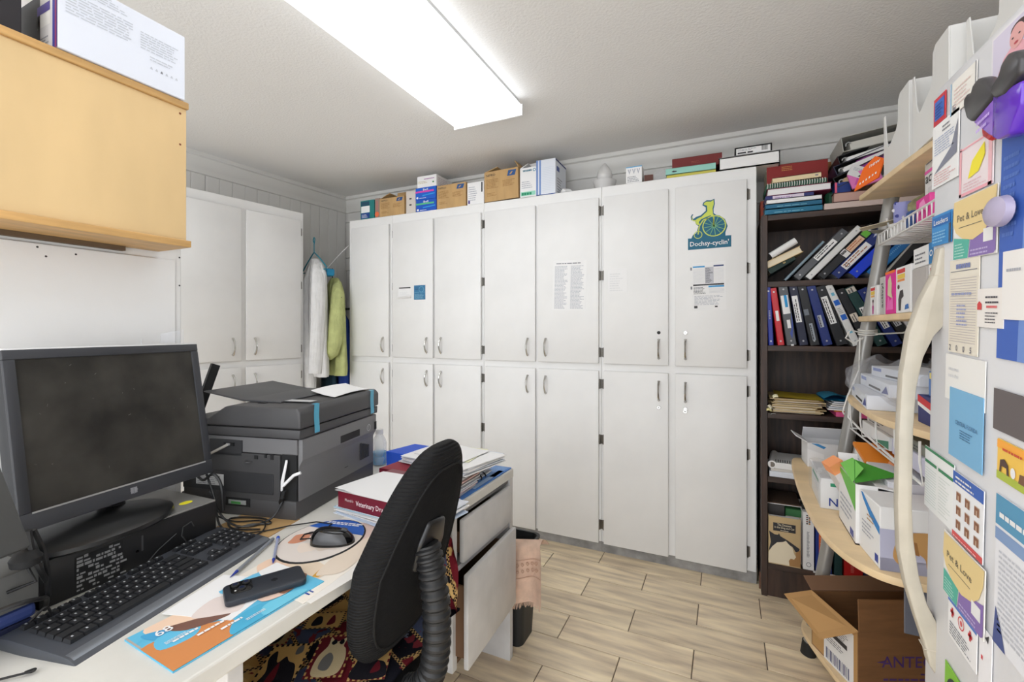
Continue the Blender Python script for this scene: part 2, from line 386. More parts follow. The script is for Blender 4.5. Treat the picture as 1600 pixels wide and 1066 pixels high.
# dog on a penny-farthing sticker (outline in its own metres, x right, z up)
TEAL, LIME = C(22,98,126), C(202,214,88)
b = B(FR((-.186, YD, 1.731)))
U, V = Vector((.21,0,0)), Vector((0,0,.265)); P0 = Vector((0,-.0012,0))
b.poly(P0, U, V, [(0,0),(1,.01),(1,.235),(.87,.235),(.87,.3),(.92,.42),(.86,.56),(.74,.64),(.66,.66),(.60,.70),(.60,.78),(.63,.88),(.62,.985),(.54,.96),(.44,.97),(.36,.93),(.34,.88),(.42,.83),(.42,.76),(.30,.68),(.20,.66),(.12,.62),(.10,.68),(.13,.71),(.10,.72),(.065,.67),(.08,.6),(.17,.58),(.20,.5),(.25,.47),(.2,.33),(.12,.3),(.08,.23),(0,.235)], TEAL, off=0)
b.poly(P0, U, V, [(.17,.53),(.205,.52),(.215,.49),(.28,.49),(.27,.52),(.255,.545),(.31,.60),(.42,.635),(.53,.66),(.55,.645),(.63,.645),(.585,.685),(.575,.79),(.605,.88),(.60,.96),(.54,.935),(.44,.945),(.385,.92),(.37,.89),(.45,.86),(.455,.75),(.32,.65),(.22,.62),(.18,.595),(.13,.595),(.10,.63),(.115,.68),(.09,.66),(.095,.60),(.14,.57),(.19,.57)], LIME, off=.0008)
b.ring(P0+U*.34+V*.235, U*.545, V*.42, LIME, t=.045); b.ring(P0+U*.14+V*.215, U*.2, V*.155, LIME, t=.08)
c = P0+U*.6125+V*.445
for k in range(12):
    a = R(30*k+7); d = U*math.cos(a)*.24+V*math.sin(a)*.185; n = (U*-math.sin(a)*.007+V*math.cos(a)*.0055); b.quad(c-n, d, 2*n, C(120,178,120), off=.0007)
for q0, q1 in (((.24,.30),(.27,.47)),((.27,.47),(.36,.58)),((.36,.58),(.47,.61)),((.6,.45),(.605,.64))):
    d = U*(q1[0]-q0[0])+V*(q1[1]-q0[1]); nn = d.cross(Y).normalized()*.003; b.quad(P0+U*q0[0]+V*q0[1]-nn, d, 2*nn, LIME, off=.0007) if d.cross(nn).y < 0 else b.quad(P0+U*q0[0]+V*q0[1]+nn, d, -2*nn, LIME, off=.0007)
b.text("Dochsy-cyclin'", P0+U*.05+V*.07, X, Z, .024, PAPER, width=.188, off=.001)
b.done('dog_cycling_sticker', label='teal and lime sticker of a dog riding a penny-farthing bicycle, on a white door', cat='sticker')

# ---------------------------------------------------------------- cartons along the cabinet tops (z 2.14)
ZT = 2.1405
def carton(name, label, cat, M, w, d, h, m, fn=None, flaps=None, group=None, bev=.002, inner=None, lidless=False):
    """closed or open-topped carton; frame M at the front-left-bottom corner, x width, y depth, z height; fn draws on it"""
    if not flaps:
        b = B(M); b.box((0,0,0), (w,d,h), m, bev=bev, seg=1)
        if fn: fn(b, w, d, h)
        return b.done(name, label=label, cat=cat, group=group)
    t = thing(name, label, cat, M @ Vector((w/2,d/2,0)), group); b = B(M); th = .0035; inn = inner or m
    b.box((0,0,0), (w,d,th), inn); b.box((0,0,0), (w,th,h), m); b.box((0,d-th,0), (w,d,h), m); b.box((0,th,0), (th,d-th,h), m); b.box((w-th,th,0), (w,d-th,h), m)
    if fn: fn(b, w, d, h)
    b.done('body', t)
    for side, L, ang in flaps:      # ang: 0 = flap flat over the opening, 90 = upright, 180+ = hanging outwards
        a = R(ang)
        if side == 'f': F = [(0,0,h),(w,0,h)]; dv = Vector((0, math.cos(a)*L, math.sin(a)*L))
        elif side == 'k': F = [(0,d,h),(w,d,h)]; dv = Vector((0, -math.cos(a)*L, math.sin(a)*L))
        elif side == 'l': F = [(0,0,h),(0,d,h)]; dv = Vector((math.cos(a)*L, 0, math.sin(a)*L))
        else: F = [(w,0,h),(w,d,h)]; dv = Vector((-math.cos(a)*L, 0, math.sin(a)*L))
        p, q = Vector(F[0]), Vector(F[1]); n = (q-p).cross(dv).normalized()*th
        vs = [p, q, q+dv, p+dv, p+n, q+n, q+dv+n, p+dv+n]
        bb = B(M); bb.faces(vs, [(0,1,2,3),(7,6,5,4),(0,4,5,1),(1,5,6,2),(2,6,7,3),(3,7,4,0)], m); bb.done('flap', t)
    return t
def FF(b, w, h):  # front-face vectors
    return Vector((0,0,0)), Vector((w,0,0)), Vector((0,0,h))
def kraft_print(b, w, d, h, logo=True):
    p, u, v = FF(b, w, h)
    b.text('NIPRO', p+u*.06+v*.84, X, Z, h*.075, INK, width=w*.27)
    if logo: b.poly(p+u*.64+v*.76, u*.31, v*.18, [(.14,0),(1-.14,0),(1,1),(.26,1)], C(40,84,140)); b.poly(p+u*.66+v*.79, u*.27, v*.12, [(.3,.1),(.5,.1),(.7,.8),(.55,.8)], KRAFT, off=.001)
    b.lines(p+u*.06+v*.45, u*.38, v*.32, 7, mat('kraft_ink',(150,112,64),.8), seed=3); b.lines(p+u*.55+v*.45, u*.38, v*.22, 5, mat('kraft_ink'), seed=4); b.lines(p+u*.08+v*.2, u*.3, v*.12, 3, mat('kraft_ink'), seed=5)
def f_teal(b, w, d, h):
    p, u, v = FF(b, w, h)
    b.quad(p+v*.72+u*.06, u*.6, v*.22, C(30,72,96)); b.quad(p+v*.36+u*.06, u*.62, v*.34, PAPER); b.quad(p+v*.06+u*.06, u*.62, v*.28, C(24,66,140)); b.lines(p+v*.1+u*.1, u*.5, v*.2, 3, PAPER2, seed=2)
carton('teal_carton', 'small teal and white carton at the corner end of the cabinet tops', 'carton', FR((-2.53,2.655,ZT)), .135, .16, .145, C(28,122,120), f_teal)
carton('slim_carton', 'slim grey-brown carton wedged between the teal carton and a kraft box', 'carton', FR((-2.392,2.66,ZT)), .045, .15, .15, C(150,128,116), lambda b, w, d, h: (b.disc(Vector((.0,0,.01)), (.04,0,0), (0,0,.04), C(226,110,70)), b.quad((.012,0,.06), (.02,0,0), (0,0,.07), C(172,120,110))))
carton('kraft_carton', 'open kraft carton on the cabinet tops next to the slim carton', 'carton', FR((-2.342,2.655,ZT)), .228, .2, .138, KRAFT, lambda b, w, d, h: kraft_print(b, w, d, h), flaps=[('k',.1,95),('l',.1,20)], inner=KRAFTI)
carton('slotted_carton', 'plain white carton with two dark hand slots', 'carton', FR((-2.105,2.665,ZT)), .085, .18, .165, mat('dull_white_card',(214,206,198),.8), lambda b, w, d, h: [b.quad((.03,0,z), (.02,0,0), (0,0,.01), INK) for z in (.06,.105)])
def f_blue(c2):
    def f(b, w, d, h):
        p, u, v = FF(b, w, h)
        b.quad(p+v*.58, u*.9, v*.14, c2); b.text('Bell', p+u*.38+v*.74, X, Z, h*.16, PAPER, width=w*.24); b.disc(p+u*.05+v*.08, u*.1, v*.18, PAPER); b.poly(p+v*.22+u*.35, u*.6, v*.3, [(0,.2),(1,.5),(1,.8),(0,.5)], C(40,150,220)); b.lines(p+u*.2+v*.1, u*.35, v*.12, 1, PAPER2, seed=3)
    return f
carton('blue_carton', 'bright blue carton with a green stripe, lower of the pair on the cabinet tops', 'carton', FR((-2.005,2.65,ZT)), .172, .17, .085, C(18,84,190), f_blue(C(90,190,130)))
carton('blue_carton', 'bright blue carton with a pink stripe, stacked on its green-striped twin', 'carton', FR((-2.01,2.65,ZT+.086)), .175, .17, .085, C(16,92,200), f_blue(C(214,70,170)))
carton('white_carton', 'white carton with faint pink lettering on top of two blue cartons', 'carton', FR((-1.998,2.655,ZT+.172), rz=0), .165, .2, .082, PAPER, lambda b, w, d, h: (b.lines((.06,0,.055), (.09,0,0), (0,0,.014), 1, C(170,110,170), seed=1), b.lines((.01,0,.03), (.1,0,0), (0,0,.02), 2, C(196,186,140), seed=2), b.disc((.13,0,.025), (.015,0,0), (0,0,.012), C(80,140,90)), b.lines((w,.02,.01), (0,.16,0), (0,0,.06), 5, C(206,190,196), seed=6)))
carton('kraft_carton', 'closed kraft carton right of the two blue cartons', 'carton', FR((-1.828,2.652,ZT)), .235, .2, .165, KRAFT, kraft_print)
def f_navy(b, w, d, h):
    b.lines((.012,0,.03), (.07,0,0), (0,0,.1), 7, PALEINK, seed=2); b.quad((.108,0,.08), (.01,0,0), (0,0,.065), INK); b.quad((.008,0,.01), (.014,0,0), (0,0,.025), C(80,60,130))
    b.poly((w,0,0), (0,d,0), (0,0,h), [(0,0),(1,0),(1,1),(0,.98),(.4,.5)], C(26,34,66))
carton('white_carton', 'white carton with a navy triangle on its side between two kraft cartons', 'carton', FR((-1.582,2.652,ZT)), .128, .17, .152, PAPER, f_navy)
carton('kraft_carton', 'largest kraft carton on the cabinet tops, open with raised flaps', 'carton', FR((-1.444,2.645,ZT), ry=-1), .245, .24, .2, KRAFT, kraft_print, flaps=[('k',.07,100),('l',.1,14),('r',.05,60)], inner=KRAFTI)
def f_wg2(b, w, d, h):
    b.ring((.088,0,.16), (.02,0,0), (0,0,.02), C(60,140,170), t=.2); b.lines((.02,0,.165), (.065,0,0), (0,0,.014), 1, C(70,120,140), fill=.8, seed=4); b.lines((.012,0,.06), (.08,0,0), (0,0,.05), 4, PALEINK, seed=2); b.quad((.006,0,.012), (.1,0,0), (0,0,.026), C(150,214,190)); b.lines((.012,0,.016), (.088,0,0), (0,0,.018), 1, C(30,140,100), fill=.9, seed=5)
carton('white_carton', 'narrow white carton with a green band at its foot, open at the top', 'carton', FR((-1.19,2.65,ZT)), .112, .14, .19, PAPER, f_wg2, flaps=[('k',.07,80),('l',.06,25)])
def f_wb(b, w, d, h):
    b.quad((.0,0,0), (.012,0,0), (0,0,h), C(110,140,196)); b.quad((.02,0,0), (.012,0,0), (0,0,h), C(120,148,200)); b.lines((.04,0,.03), (.08,0,0), (0,0,.15), 14, C(206,214,226), words=False, rag=0, fill=.2); b.quad((0,0,0), (w,0,0), (0,0,.006), C(60,84,150))
    b.lines((w,.03,.02), (0,.1,0), (0,0,.1), 6, C(150,150,160), seed=4); b.quad((w,.02,.15), (0,.05,0), (0,0,.03), C(70,90,160)); b.quad((w,0,h-.012), (0,d,0), (0,0,.01), C(70,80,130))
carton('white_carton', 'tall white carton with blue stripes down its left edge, right of the green-banded one', 'carton', FR((-1.078,2.648,ZT)), .128, .2, .222, PAPER2, f_wb)
b = B(); rg = random.Random(3)
b.grid(lambda s, t: Vector((-.905+.035*math.cos(6.28*s)*math.sin(3.14*t)+.01*math.sin(9*s+4*t), 2.70+.03*math.sin(6.28*s)*math.sin(3.14*t), ZT+.02-.02*math.cos(3.14*t)+.006*math.sin(13*s)*math.sin(3.14*t))), 9, 7, PAPER, closed_u=True)
b.done('crumpled_tissue', label='crumpled white tissue on the cabinet tops right of the tall striped carton', cat='tissue', smooth=True)
t = thing('glass_jar', 'frosted glass jar with a flame-shaped stopper on the cabinet tops', 'jar', (-.665,2.73,ZT))
FROST = mat('frosted_glass', (232,230,228), .35, alpha=.8, trans=.2)
B().lathe([(.045,0),(.06,.006),(.062,.03),(.068,.05),(.07,.058),(.05,.062)], (-.665,2.73,ZT), FROST).done('bowl', t, smooth=True)
B().lathe([(.03,.06),(.042,.075),(.046,.095),(.040,.12),(.024,.145),(.008,.165),(.001,.17)], (-.665,2.73,ZT), FROST).done('stopper', t, smooth=True)
carton('small_white_carton', 'small white carton printed with grey figures, right of the glass jar', 'carton', FR((-.524,2.66,ZT)), .09, .07, .1, PAPER, lambda b, w, d, h: (b.quad((0,0,h-.006), (w,0,0), (0,0,.005), C(80,170,220)), b.lines((.008,0,.012), (.072,0,0), (0,0,.036), 4, GREYINK, seed=2), [b.poly((.01+.025*k,0,.055), (.02,0,0), (0,0,.03), [(0,1),(.3,1),(.5,.4),(.7,1),(1,1),(.5,0)], PALEINK) for k in range(3)]))
carton('brown_box', 'tiny dark brown box beside a crinkled plastic bag', 'box', FR((-.425,2.68,ZT), rz=8), .05, .05, .048, C(96,58,48))
b = B(); b.grid(lambda s, t: Vector((-.335+.055*math.cos(6.28*s)*math.sin(.4+2.4*t), 2.72+.045*math.sin(6.28*s)*math.sin(.4+2.4*t), ZT+.07*t+.008*math.sin(17*s+5*t)*t)), 14, 6, CLEAR, closed_u=True)
b.done('plastic_bag', label='small crinkled clear plastic bag on the cabinet tops', cat='bag')
def book(name, label, M, w, d, h, cover, pages=CREAM, spine='f', title=None, tcol=None, group=None, fn=None, cat='book', fore=None):
    """flat-lying book: frame at front-left-bottom, spine along the front (f) or the pages facing front (k)"""
    t = thing(name, label, cat, M @ Vector((w/2,d/2,0)), group); c = .0025
    b = B(M); b.box((0,0,0), (w,d,c), cover); b.box((0,0,h-c), (w,d,h), cover)
    ys = (0, c) if spine == 'f' else (d-c, d)
    b.box((0,ys[0],0), (w,ys[1],h), cover)
    if title: b.text(title, (w*.1,0,h*.28), X, Z, h*.42, tcol or CREAM, width=w*.78)
    if fn: fn(b, w, d, h)
    b.done('cover', t)
    B(M).box((.004, .003 if spine == 'f' else .004, c), (w-.004, d-.004, h-c), pages).done('page_block', t)
    return t
book('green_book', 'thin yellow book under the mint one on the cabinet top', FR((-.30,2.665,ZT), rz=1), .25, .2, .022, C(206,196,84), spine='f')
book('mint_book', 'pale mint green book lying on a thin yellow book', FR((-.305,2.66,ZT+.023), rz=1.5), .255, .2, .034, C(150,204,190), spine='f', fn=lambda b, w, d, h: b.poly((.03,0,.006), (.03,0,0), (0,0,.02), [(0,.4),(.3,.7),(1,.5),(.9,.3),(.4,.2)], INK))
book('red_book', 'dark red hardback on top of the mint green book', FR((-.275,2.70,ZT+.058), rz=1), .255, .19, .062, C(116,34,32), spine='f', fn=lambda b, w, d, h: b.lines((.1,0,.025), (.06,0,0), (0,0,.014), 2, C(150,80,60), seed=2))
b = B(); b.box((-.035,2.64,ZT), (.245,2.93,ZT+.006), mat('lid_board',(224,222,220),.7))
for q in (((-.035,2.64,0),(.245,2.645,.066)),((-.035,2.925,0),(.245,2.93,.066)),((-.035,2.64,0),(-.03,2.93,.066)),((.24,2.64,0),(.245,2.93,.066))):
    b.box((q[0][0],q[0][1],ZT+q[0][2]), (q[1][0],q[1][1],ZT+q[1][2]), PAPER)
b.box((-.035,2.64,ZT+.06), (.245,2.93,ZT+.067), PAPER)
b.done('flat_white_box', label='flat white box sticking out over the right end of the cabinets', cat='box')
t = carton('archive_box', 'low black box with a white barcode label on the flat white box', 'box', FR((.04,2.66,ZT+.068)), .172, .24, .048, BLKM, lambda b, w, d, h: (b.quad((.008,0,.008), (w-.016,0,0), (0,0,h-.016), PAPER), b.lines((.014,0,.026), (.09,0,0), (0,0,.012), 2, GREYINK, off=.001), [b.quad((.125+.0035*k,0,.016), (.0018,0,0), (0,0,.024), INK, off=.001) for k in range(8)], b.quad((.014,0,.012), (.04,0,0), (0,0,.008), INK, off=.001), b.quad((.06,0,.012), (.025,0,0), (0,0,.008), INK, off=.001)))

b = B(FR((.150,2.60,0), rz=10)); b.prism([(0,0),(.028,0),(.024,.05),(.03,.085),(.018,.12),(.010,.07),(.004,.09)], 'y', 0, .006, C(120,84,66)); b.prism([(.010,0),(.02,0),(.019,.07),(.012,.09)], 'y', -.003, 0, C(214,196,186)); b.done('torn_board', label='small torn brown board standing between the white cabinet foot and the bookcase', cat='board')

# ---------------------------------------------------------------- dark bookcase
BX0, BX1, BY0, BY1 = .157, 1.02, 2.542, 2.86
bc = thing('bookcase', 'tall dark walnut bookcase crammed with binders, right of the white cabinets', 'bookcase', ((BX0+BX1)/2, 2.7, 0))
for x in (BX0, BX1-.026): B().box((x,BY0,0), (x+.026,BY1,1.862), DARKW, bev=.0015, seg=1).done('side_panel', bc)
B().box((BX0+.026,BY1-.008,.04), (BX1-.026,BY1,1.84), DARKW).done('back_panel', bc)
for z in (1.862,1.537,1.225,.897,.585,.162): B().box((BX0+.026,BY0+.004,z-.027), (BX1-.026,BY1-.008,z), DARKWH, bev=.0015, seg=1).done('shelf', bc)
B().box((BX0+.026,BY0+.012,0), (BX1-.026,BY0+.03,.135), DARKW).done('kick_board', bc)

def label_on(b, w, h, z0, z1, x0=.12, x1=.88, m=PAPER, ink=INK, n=0, seed=1):
    """spine label between heights z0..z1 (fractions) with n printed lines across it"""
    p, u, v = Vector((w*x0,0,h*z0)), Vector((w*(x1-x0),0,0)), Vector((0,0,h*(z1-z0)))
    b.quad(p, u, v, m)
    if n: b.lines(p+u*.15+v*.05, v*.9, -u*.0+u*.7, n, ink, fill=.45, seed=seed, off=-.0009)
def binder(x, z, lean, w, h, col, label, fn=None, d=.25, y=2.552, edge=None, hole=True, group=None, cat='binder', yaw=0):
    pv = Matrix.Translation((-w if lean > 0 else 0, 0, 0))
    M = FR((x, y, z+.0008), ry=lean) @ pv
    t = thing('ring_binder', label, cat, M @ Vector((w/2, d/2, 0)), group)
    b = B(M); c = .003
    b.prism([(0,c),(0,d),(c,d),(c,2*c),(w-c,2*c),(w-c,d),(w,d),(w,c),(w-c,0),(c,0)], 'z', 0, h, col)
    if fn: fn(b, w, h)
    if hole and w > .018:
        for q in (.07, .93): b.disc((w/2-.004, 0, h*q-.004), (.008,0,0), (0,0,.008), SILV)
    b.done('cover', t)
    if w > .012: B(M).box((c+.001, 2*c+.003, .006), (w-c-.001, d-.012, h-.006), edge or PAPER).done('papers', t)
    return t
NAVY, NAVYD, BRB, DKG = C(24,44,112,.4), C(22,28,56,.4), C(20,62,214,.35), C(20,58,56,.45)
GRB = mat('grey_vinyl', (84,86,90), .4); BKV = mat('black_vinyl', (26,27,31), .4); REDV = C(196,26,40,.35)
# upper shelf (z 1.537): everything leans to the right
zu = 1.537; L = 42
b = B(FR((.197,2.56,1.664), ry=58)); b.tube([(0,0,0),(0,0,.125)], .016, PAPER, n=14); b.tube([(0,0,-.0008),(0,0,.001)], .012, BLKM, n=12)
b.done('paper_roll', label='white paper roll lying slanted over the cream book on the upper shelf', cat='roll', smooth=True)
book('cream_book', 'thick cream-paged book lying slanted under a white paper roll', FR((.185,2.556,1.603), ry=-26), .165, .16, .032, C(214,184,130), spine='k')
book('dark_green_book', 'dark green book leaning under the cream book on the upper shelf', FR((.20,2.57,1.575), ry=-32), .125, .18, .036, C(22,50,44), spine='f', fn=lambda b, w, d, h: b.quad((.07,0,.012), (.012,0,0), (0,0,.008), C(170,150,100)))
ub = [(.262,.012,.235,C(120,140,152,.25),'slim clear-fronted grey binder, first to lean on the upper shelf',None),
 (.318,.034,.285,GRB,'grey binder with a long white spine label, leaning on the upper shelf',lambda b,w,h:label_on(b,w,h,.40,.80,n=2)),
 (.362,.028,.30,mat('white_vinyl',(222,222,220),.4),'plain white binder leaning on the upper shelf',None),
 (.417,.036,.30,BKV,'black binder with a green sticker and orange print on its spine',lambda b,w,h:(b.quad((w*.1,0,h*.80),(w*.8,0,0),(0,0,h*.09),C(104,178,60)),b.quad((w*.1,0,h*.9),(w*.8,0,0),(0,0,h*.02),PAPER),label_on(b,w,h,.52,.78,m=C(228,190,160),ink=C(190,110,70),n=2),label_on(b,w,h,.42,.51,.0,.95,n=1))),
 (.473,.040,.305,NAVY,'navy binder with a large boxed white spine label on the upper shelf',lambda b,w,h:(label_on(b,w,h,.16,.62,n=2,ink=C(170,110,80)),b.ring((w*.3,0,h*.19),(w*.5,0,0),(0,0,w*.5),INK,t=.12,off=.001),b.poly((w*.2,0,h*.72),(w*.5,0,0),(0,0,h*.16),[(0,.3),(.3,0),(.5,.4),(1,.6),(.9,1),(.4,.7)],C(190,196,214)))),
 (.541,.042,.33,BRB,'bright blue binder with a small white label, brightest on the upper shelf',lambda b,w,h:(label_on(b,w,h,.46,.66,.25,.75,n=1,ink=PALEINK))),
 (.606,.040,.28,C(30,112,182,.5),'sky blue volume numbered 2 on its spine on the upper shelf',lambda b,w,h:(b.text('2',(w*.35,0,h*.14),X,Z,.026,PAPER),b.lines((w*.3,0,h*.06),(w*.4,0,0),(0,0,h*.05),2,C(120,180,220),seed=2),b.lines((w*.3,0,h*.38),(w*.15,0,0),(0,0,h*.25),9,C(120,180,220),words=False,rag=0,fill=.5))),
 (.640,.010,.27,C(176,172,168),'thin grey folder edge right of the volume numbered 2',None),
 (.676,.034,.27,BKV,'black binder behind the front ladder leg, left of the last navy binder',None)]
for i, (x, wd, h, col, lab, fn) in enumerate(ub): binder(x, zu, L if i < 7 else 36, wd, h, col, lab, fn, hole=wd > .02 and lab.find('sky') < 0)
for i, (x, wd, h, col, lab, fn) in enumerate([(.745,.036,.28,BKV,'black binder right of the front ladder leg on the upper shelf',None),
 (.802,.038,.285,NAVY,'last navy binder at the right of the upper shelf',lambda b,w,h:label_on(b,w,h,.72,.88,n=1)),
 (.852,.034,.29,mat('pale_grey_vinyl',(196,196,202),.4),'pale grey binder at the right end of the upper shelf',lambda b,w,h:b.lines((w*.4,0,h*.4),(w*.15,0,0),(0,0,h*.35),9,GREYINK,words=False,rag=0,fill=.4)),
 (.905,.036,.29,GRB,'grey binder closing the upper shelf at the right',None)]):
    binder(x, zu, 27, wd, h, col, lab, fn)
# second shelf (z 1.225): leaning left, ever more slanted
zs = 1.225
sb = [(.200,.022,.285,-2.5,C(24,44,150,.4),'royal blue binder standing first at the left of the second shelf',lambda b,w,h:b.lines((w*.35,0,h*.45),(w*.3,0,0),(0,0,h*.16),6,PALEINK,words=False,rag=0,fill=.5)),
 (.240,.028,.28,-7,REDV,'bright red binder with a small white spine label',lambda b,w,h:label_on(b,w,h,.42,.6,.3,.75)),
 (.278,.040,.292,-7.5,GRB,'grey binder in a clear sleeve with a white and cyan label',lambda b,w,h:(label_on(b,w,h,.52,.83,.1,.85,n=0),b.quad((w*.42,0,h*.63),(w*.3,0,0),(0,0,h*.2),C(40,150,210),off=.001),label_on(b,w,h,.28,.42,.35,.7),b.poly((w*.45,0,h*.1),(w*.5,0,0),(0,0,h*.45),[(.1,.2),(.6,.4),(1,1),(1,.5),(.4,0)],C(60,80,160)),b.quad((w*.4,-.001,-.006),(w*.3,0,0),(0,0,.01),PAPER))),
 (.330,.036,.292,-9,NAVYD,'dark navy binder with a long white spine label',lambda b,w,h:label_on(b,w,h,.38,.82,.1,.75,n=2,seed=4)),
 (.374,.038,.29,-11,BKV,'black binder with two narrow grey labels on the second shelf',lambda b,w,h:(label_on(b,w,h,.08,.36,.35,.7,m=C(150,158,168),n=1),label_on(b,w,h,.5,.6,.1,.6,m=C(110,116,126)))),
 (.424,.038,.288,-13.5,NAVY,'navy binder with a small slanted silver label on the second shelf',lambda b,w,h:label_on(b,w,h,.3,.5,.25,.65,m=C(176,180,190),n=1)),
 (.477,.042,.288,-17,BKV,'black binder with a tall white label marked with a circle',lambda b,w,h:(label_on(b,w,h,.36,.82,.15,.75,n=2,seed=7),b.ring((w*.28,0,h*.74),(w*.3,0,0),(0,0,w*.3),INK,t=.14,off=.001))),
 (.540,.030,.30,-21.5,mat('white_vinyl'),'white binder with blue square stickers down its spine',lambda b,w,h:[b.quad((w*.15,0,h*q),(w*.7,0,0),(0,0,h*.085),c,off=.0007) for q,c in ((.66,C(24,96,196)),(.42,C(24,96,196)))]+[b.quad((w*.3,0,h*q),(w*.4,0,0),(0,0,h*.05),C(110,180,206)) for q in (.82,.2)]+[b.lines((w*.2,0,h*.53),(w*.6,0,0),(0,0,h*.1),4,GREYINK,seed=2)]),
 (.582,.034,.28,-23,BKV,'black binder with a beige tag just right of the white stickered one',lambda b,w,h:label_on(b,w,h,.42,.56,.1,.9,m=C(214,204,190),n=2)),
 (.628,.040,.292,-25,DKG,'dark green binder with a torn label at its top on the second shelf',lambda b,w,h:(label_on(b,w,h,.9,.985,.1,.95,m=C(206,198,186),n=2),label_on(b,w,h,.38,.64,.3,.75,n=1))),
 (.684,.038,.285,-27,NAVY,'navy binder with a white label behind the tied ladder leg',lambda b,w,h:label_on(b,w,h,.3,.6,.2,.8,n=2,seed=3)),
 (.735,.038,.28,-29,BKV,'black binder with a grey label right of the ladder leg on the second shelf',lambda b,w,h:label_on(b,w,h,.35,.62,.2,.8,m=C(200,200,206),n=2)),
 (.786,.022,.27,-31,mat('white_vinyl'),'slim white binder near the right end of the second shelf',None),
 (.830,.036,.27,-33,NAVYD,'dark navy binder near the right end of the second shelf',None),
 (.882,.036,.26,-35,BKV,'black binder with white stripes at the right end of the second shelf',lambda b,w,h:label_on(b,w,h,.4,.8,.2,.8,n=2))]
for x, wd, h, ln, col, lab, fn in sb: binder(x-.012, zs, ln, wd, h, col, lab, fn, hole=wd > .02)
# third shelf: folders
zt = .897
t0 = None; rg = random.Random(11)
for k in range(15):
    x = .205+rg.uniform(-.012,.012); w_ = .20+rg.uniform(-.015,.012); z = zt+.0008+.0046*k
    m = [C(206,182,138), C(198,174,128), C(214,194,154)][k % 3]
    b = B(FR((x,2.556+rg.uniform(0,.02),z), rz=rg.uniform(-4,3))); b.box((0,0,0), (w_,.26,.0042), m); b.box((-.004,.03+.012*k,.001), (.0,.09+.012*k,.0028), m)
    if k % 3 == 0: b.quad((.01,0,.0008), (w_-.03,0,0), (0,0,.0016), PAPER)
    b.done('manila_folder', label='manila folder in the stack at the left of the third shelf', cat='folder', group='manila folders stacked on the third shelf')
b = B(FR((.215,2.56,zt+.071), rz=-3)); b.grid(lambda s, t: Vector((.2*s, .24*t, .010*(1-s)*(1-s)+.0012)), 6, 3, C(196,168,40)); b.grid(lambda s, t: Vector((.2*s, .24*t, .010*(1-s)*(1-s))), 6, 3, C(196,168,40))
b.done('yellow_folder', label='mustard yellow folder on top of the manila stack', cat='folder')
for i, (x, z, ry, c) in enumerate([(.198,.975,20,C(226,206,120)),(.214,.985,-15,C(232,226,190)),(.20,.948,35,C(234,222,160)),(.190,.918,10,C(226,214,150)),(.206,.892,-12,C(214,226,220)),(.196,.93,50,C(240,234,210))]):
    b = B(FR((x,2.545,z), ry=ry)); b.grid(lambda s, t: Vector((.022*s-.011, -.014*t-.004*math.sin(3*t), .004*math.sin(3*s)-.012*t*(i % 2))), 4, 4, c)
    b.done('sticky_tab', label='small sticky tab curling out of the folder stack', cat='tab', group='sticky tabs on the folder stack')
def flat(name, label, cat, M, w, d, h, m, fn=None, bev=.001, group=None):
    b = B(M); b.box((0,0,0), (w,d,h), m, bev=bev, seg=1)
    if fn: fn(b, w, d, h)
    return b.done(name, label=label, cat=cat, group=group)
flat('pink_folder', 'hot pink folder lying at the bottom of the third shelf', 'folder', FR((.462,2.552,zt+.0008)), .30, .24, .022, C(236,92,150))
flat('orange_folder', 'thin orange folder on the hot pink one', 'folder', FR((.455,2.556,zt+.0236)), .30, .23, .006, C(206,128,52))
for k in range(5): flat('loose_papers', 'white papers stacked loosely under the blue pouch on the third shelf', 'papers', FR((.43+.006*k,2.556+.004*(k % 2),zt+.0302+.0085*k), rz=(-3,2,-1,3,1)[k], ry=1), .26, .22, .0062, [PAPER, PAPER2, C(222,218,214)][k % 3], group='loose papers on the third shelf')
b = B(); b.grid(lambda s, t: Vector((.415+.17*s, 2.555+.22*t, zt+.0762+.026*math.sin(3.1416*min(1, s*1.5+.08))*(1-.3*t))), 10, 5, C(44,150,190,.4)); b.grid(lambda s, t: Vector((.415+.17*s, 2.555+.22*t, zt+.0755)), 10, 5, C(44,150,190,.4))
b.done('blue_pouch', label='sky blue pouch on top of the loose papers on the third shelf', cat='pouch', smooth=True)
# fourth shelf
zf = .585
flat('papers_pad', 'thick white pad of papers at the bottom of the fourth shelf', 'papers', FR((.192,2.55,zf+.0008), rz=-2), .26, .24, .026, PAPER2, lambda b, w, d, h: b.lines((0,0,.004), (w,0,0), (0,0,.02), 4, PALEINK, words=False, rag=0, fill=.1))
flat('papers_pad', 'grey-edged notepad between the white pad and the spiral notebook', 'notepad', FR((.198,2.555,zf+.0272), rz=-3), .25, .23, .014, C(206,202,196))
t = thing('spiral_notebook', 'white notebook with a black spiral binding on the fourth shelf', 'notebook', (.31,2.66,zf+.042))
B(FR((.215,2.555,zf+.0416), rz=-4)).box((0,0,0), (.23,.22,.028), PAPER, bev=.001, seg=1).done('pages', t)
b = B(FR((.215,2.555,zf+.0416), rz=-4))
for k in range(22): b.tube([(.004+.0098*k, .02+.017*math.cos(a)*.6, .028+.010*math.sin(a)) for a in [i*.7-.6 for i in range(8)]], .0016, BLKM, n=5)
b.done('spiral', t)
b = B(FR((.203,2.55,zf+.0600), rz=-4)); b.tube([(0,0,0),(.012,.22,0)], .019, PAPER, n=16)
b.tube([(-.0005,-.0008,0),(0,.002,0)], .0125, C(120,112,104), n=14); b.done('paper_roll', label='white paper roll lying on the fourth shelf against the bookcase side', cat='roll', smooth=True)
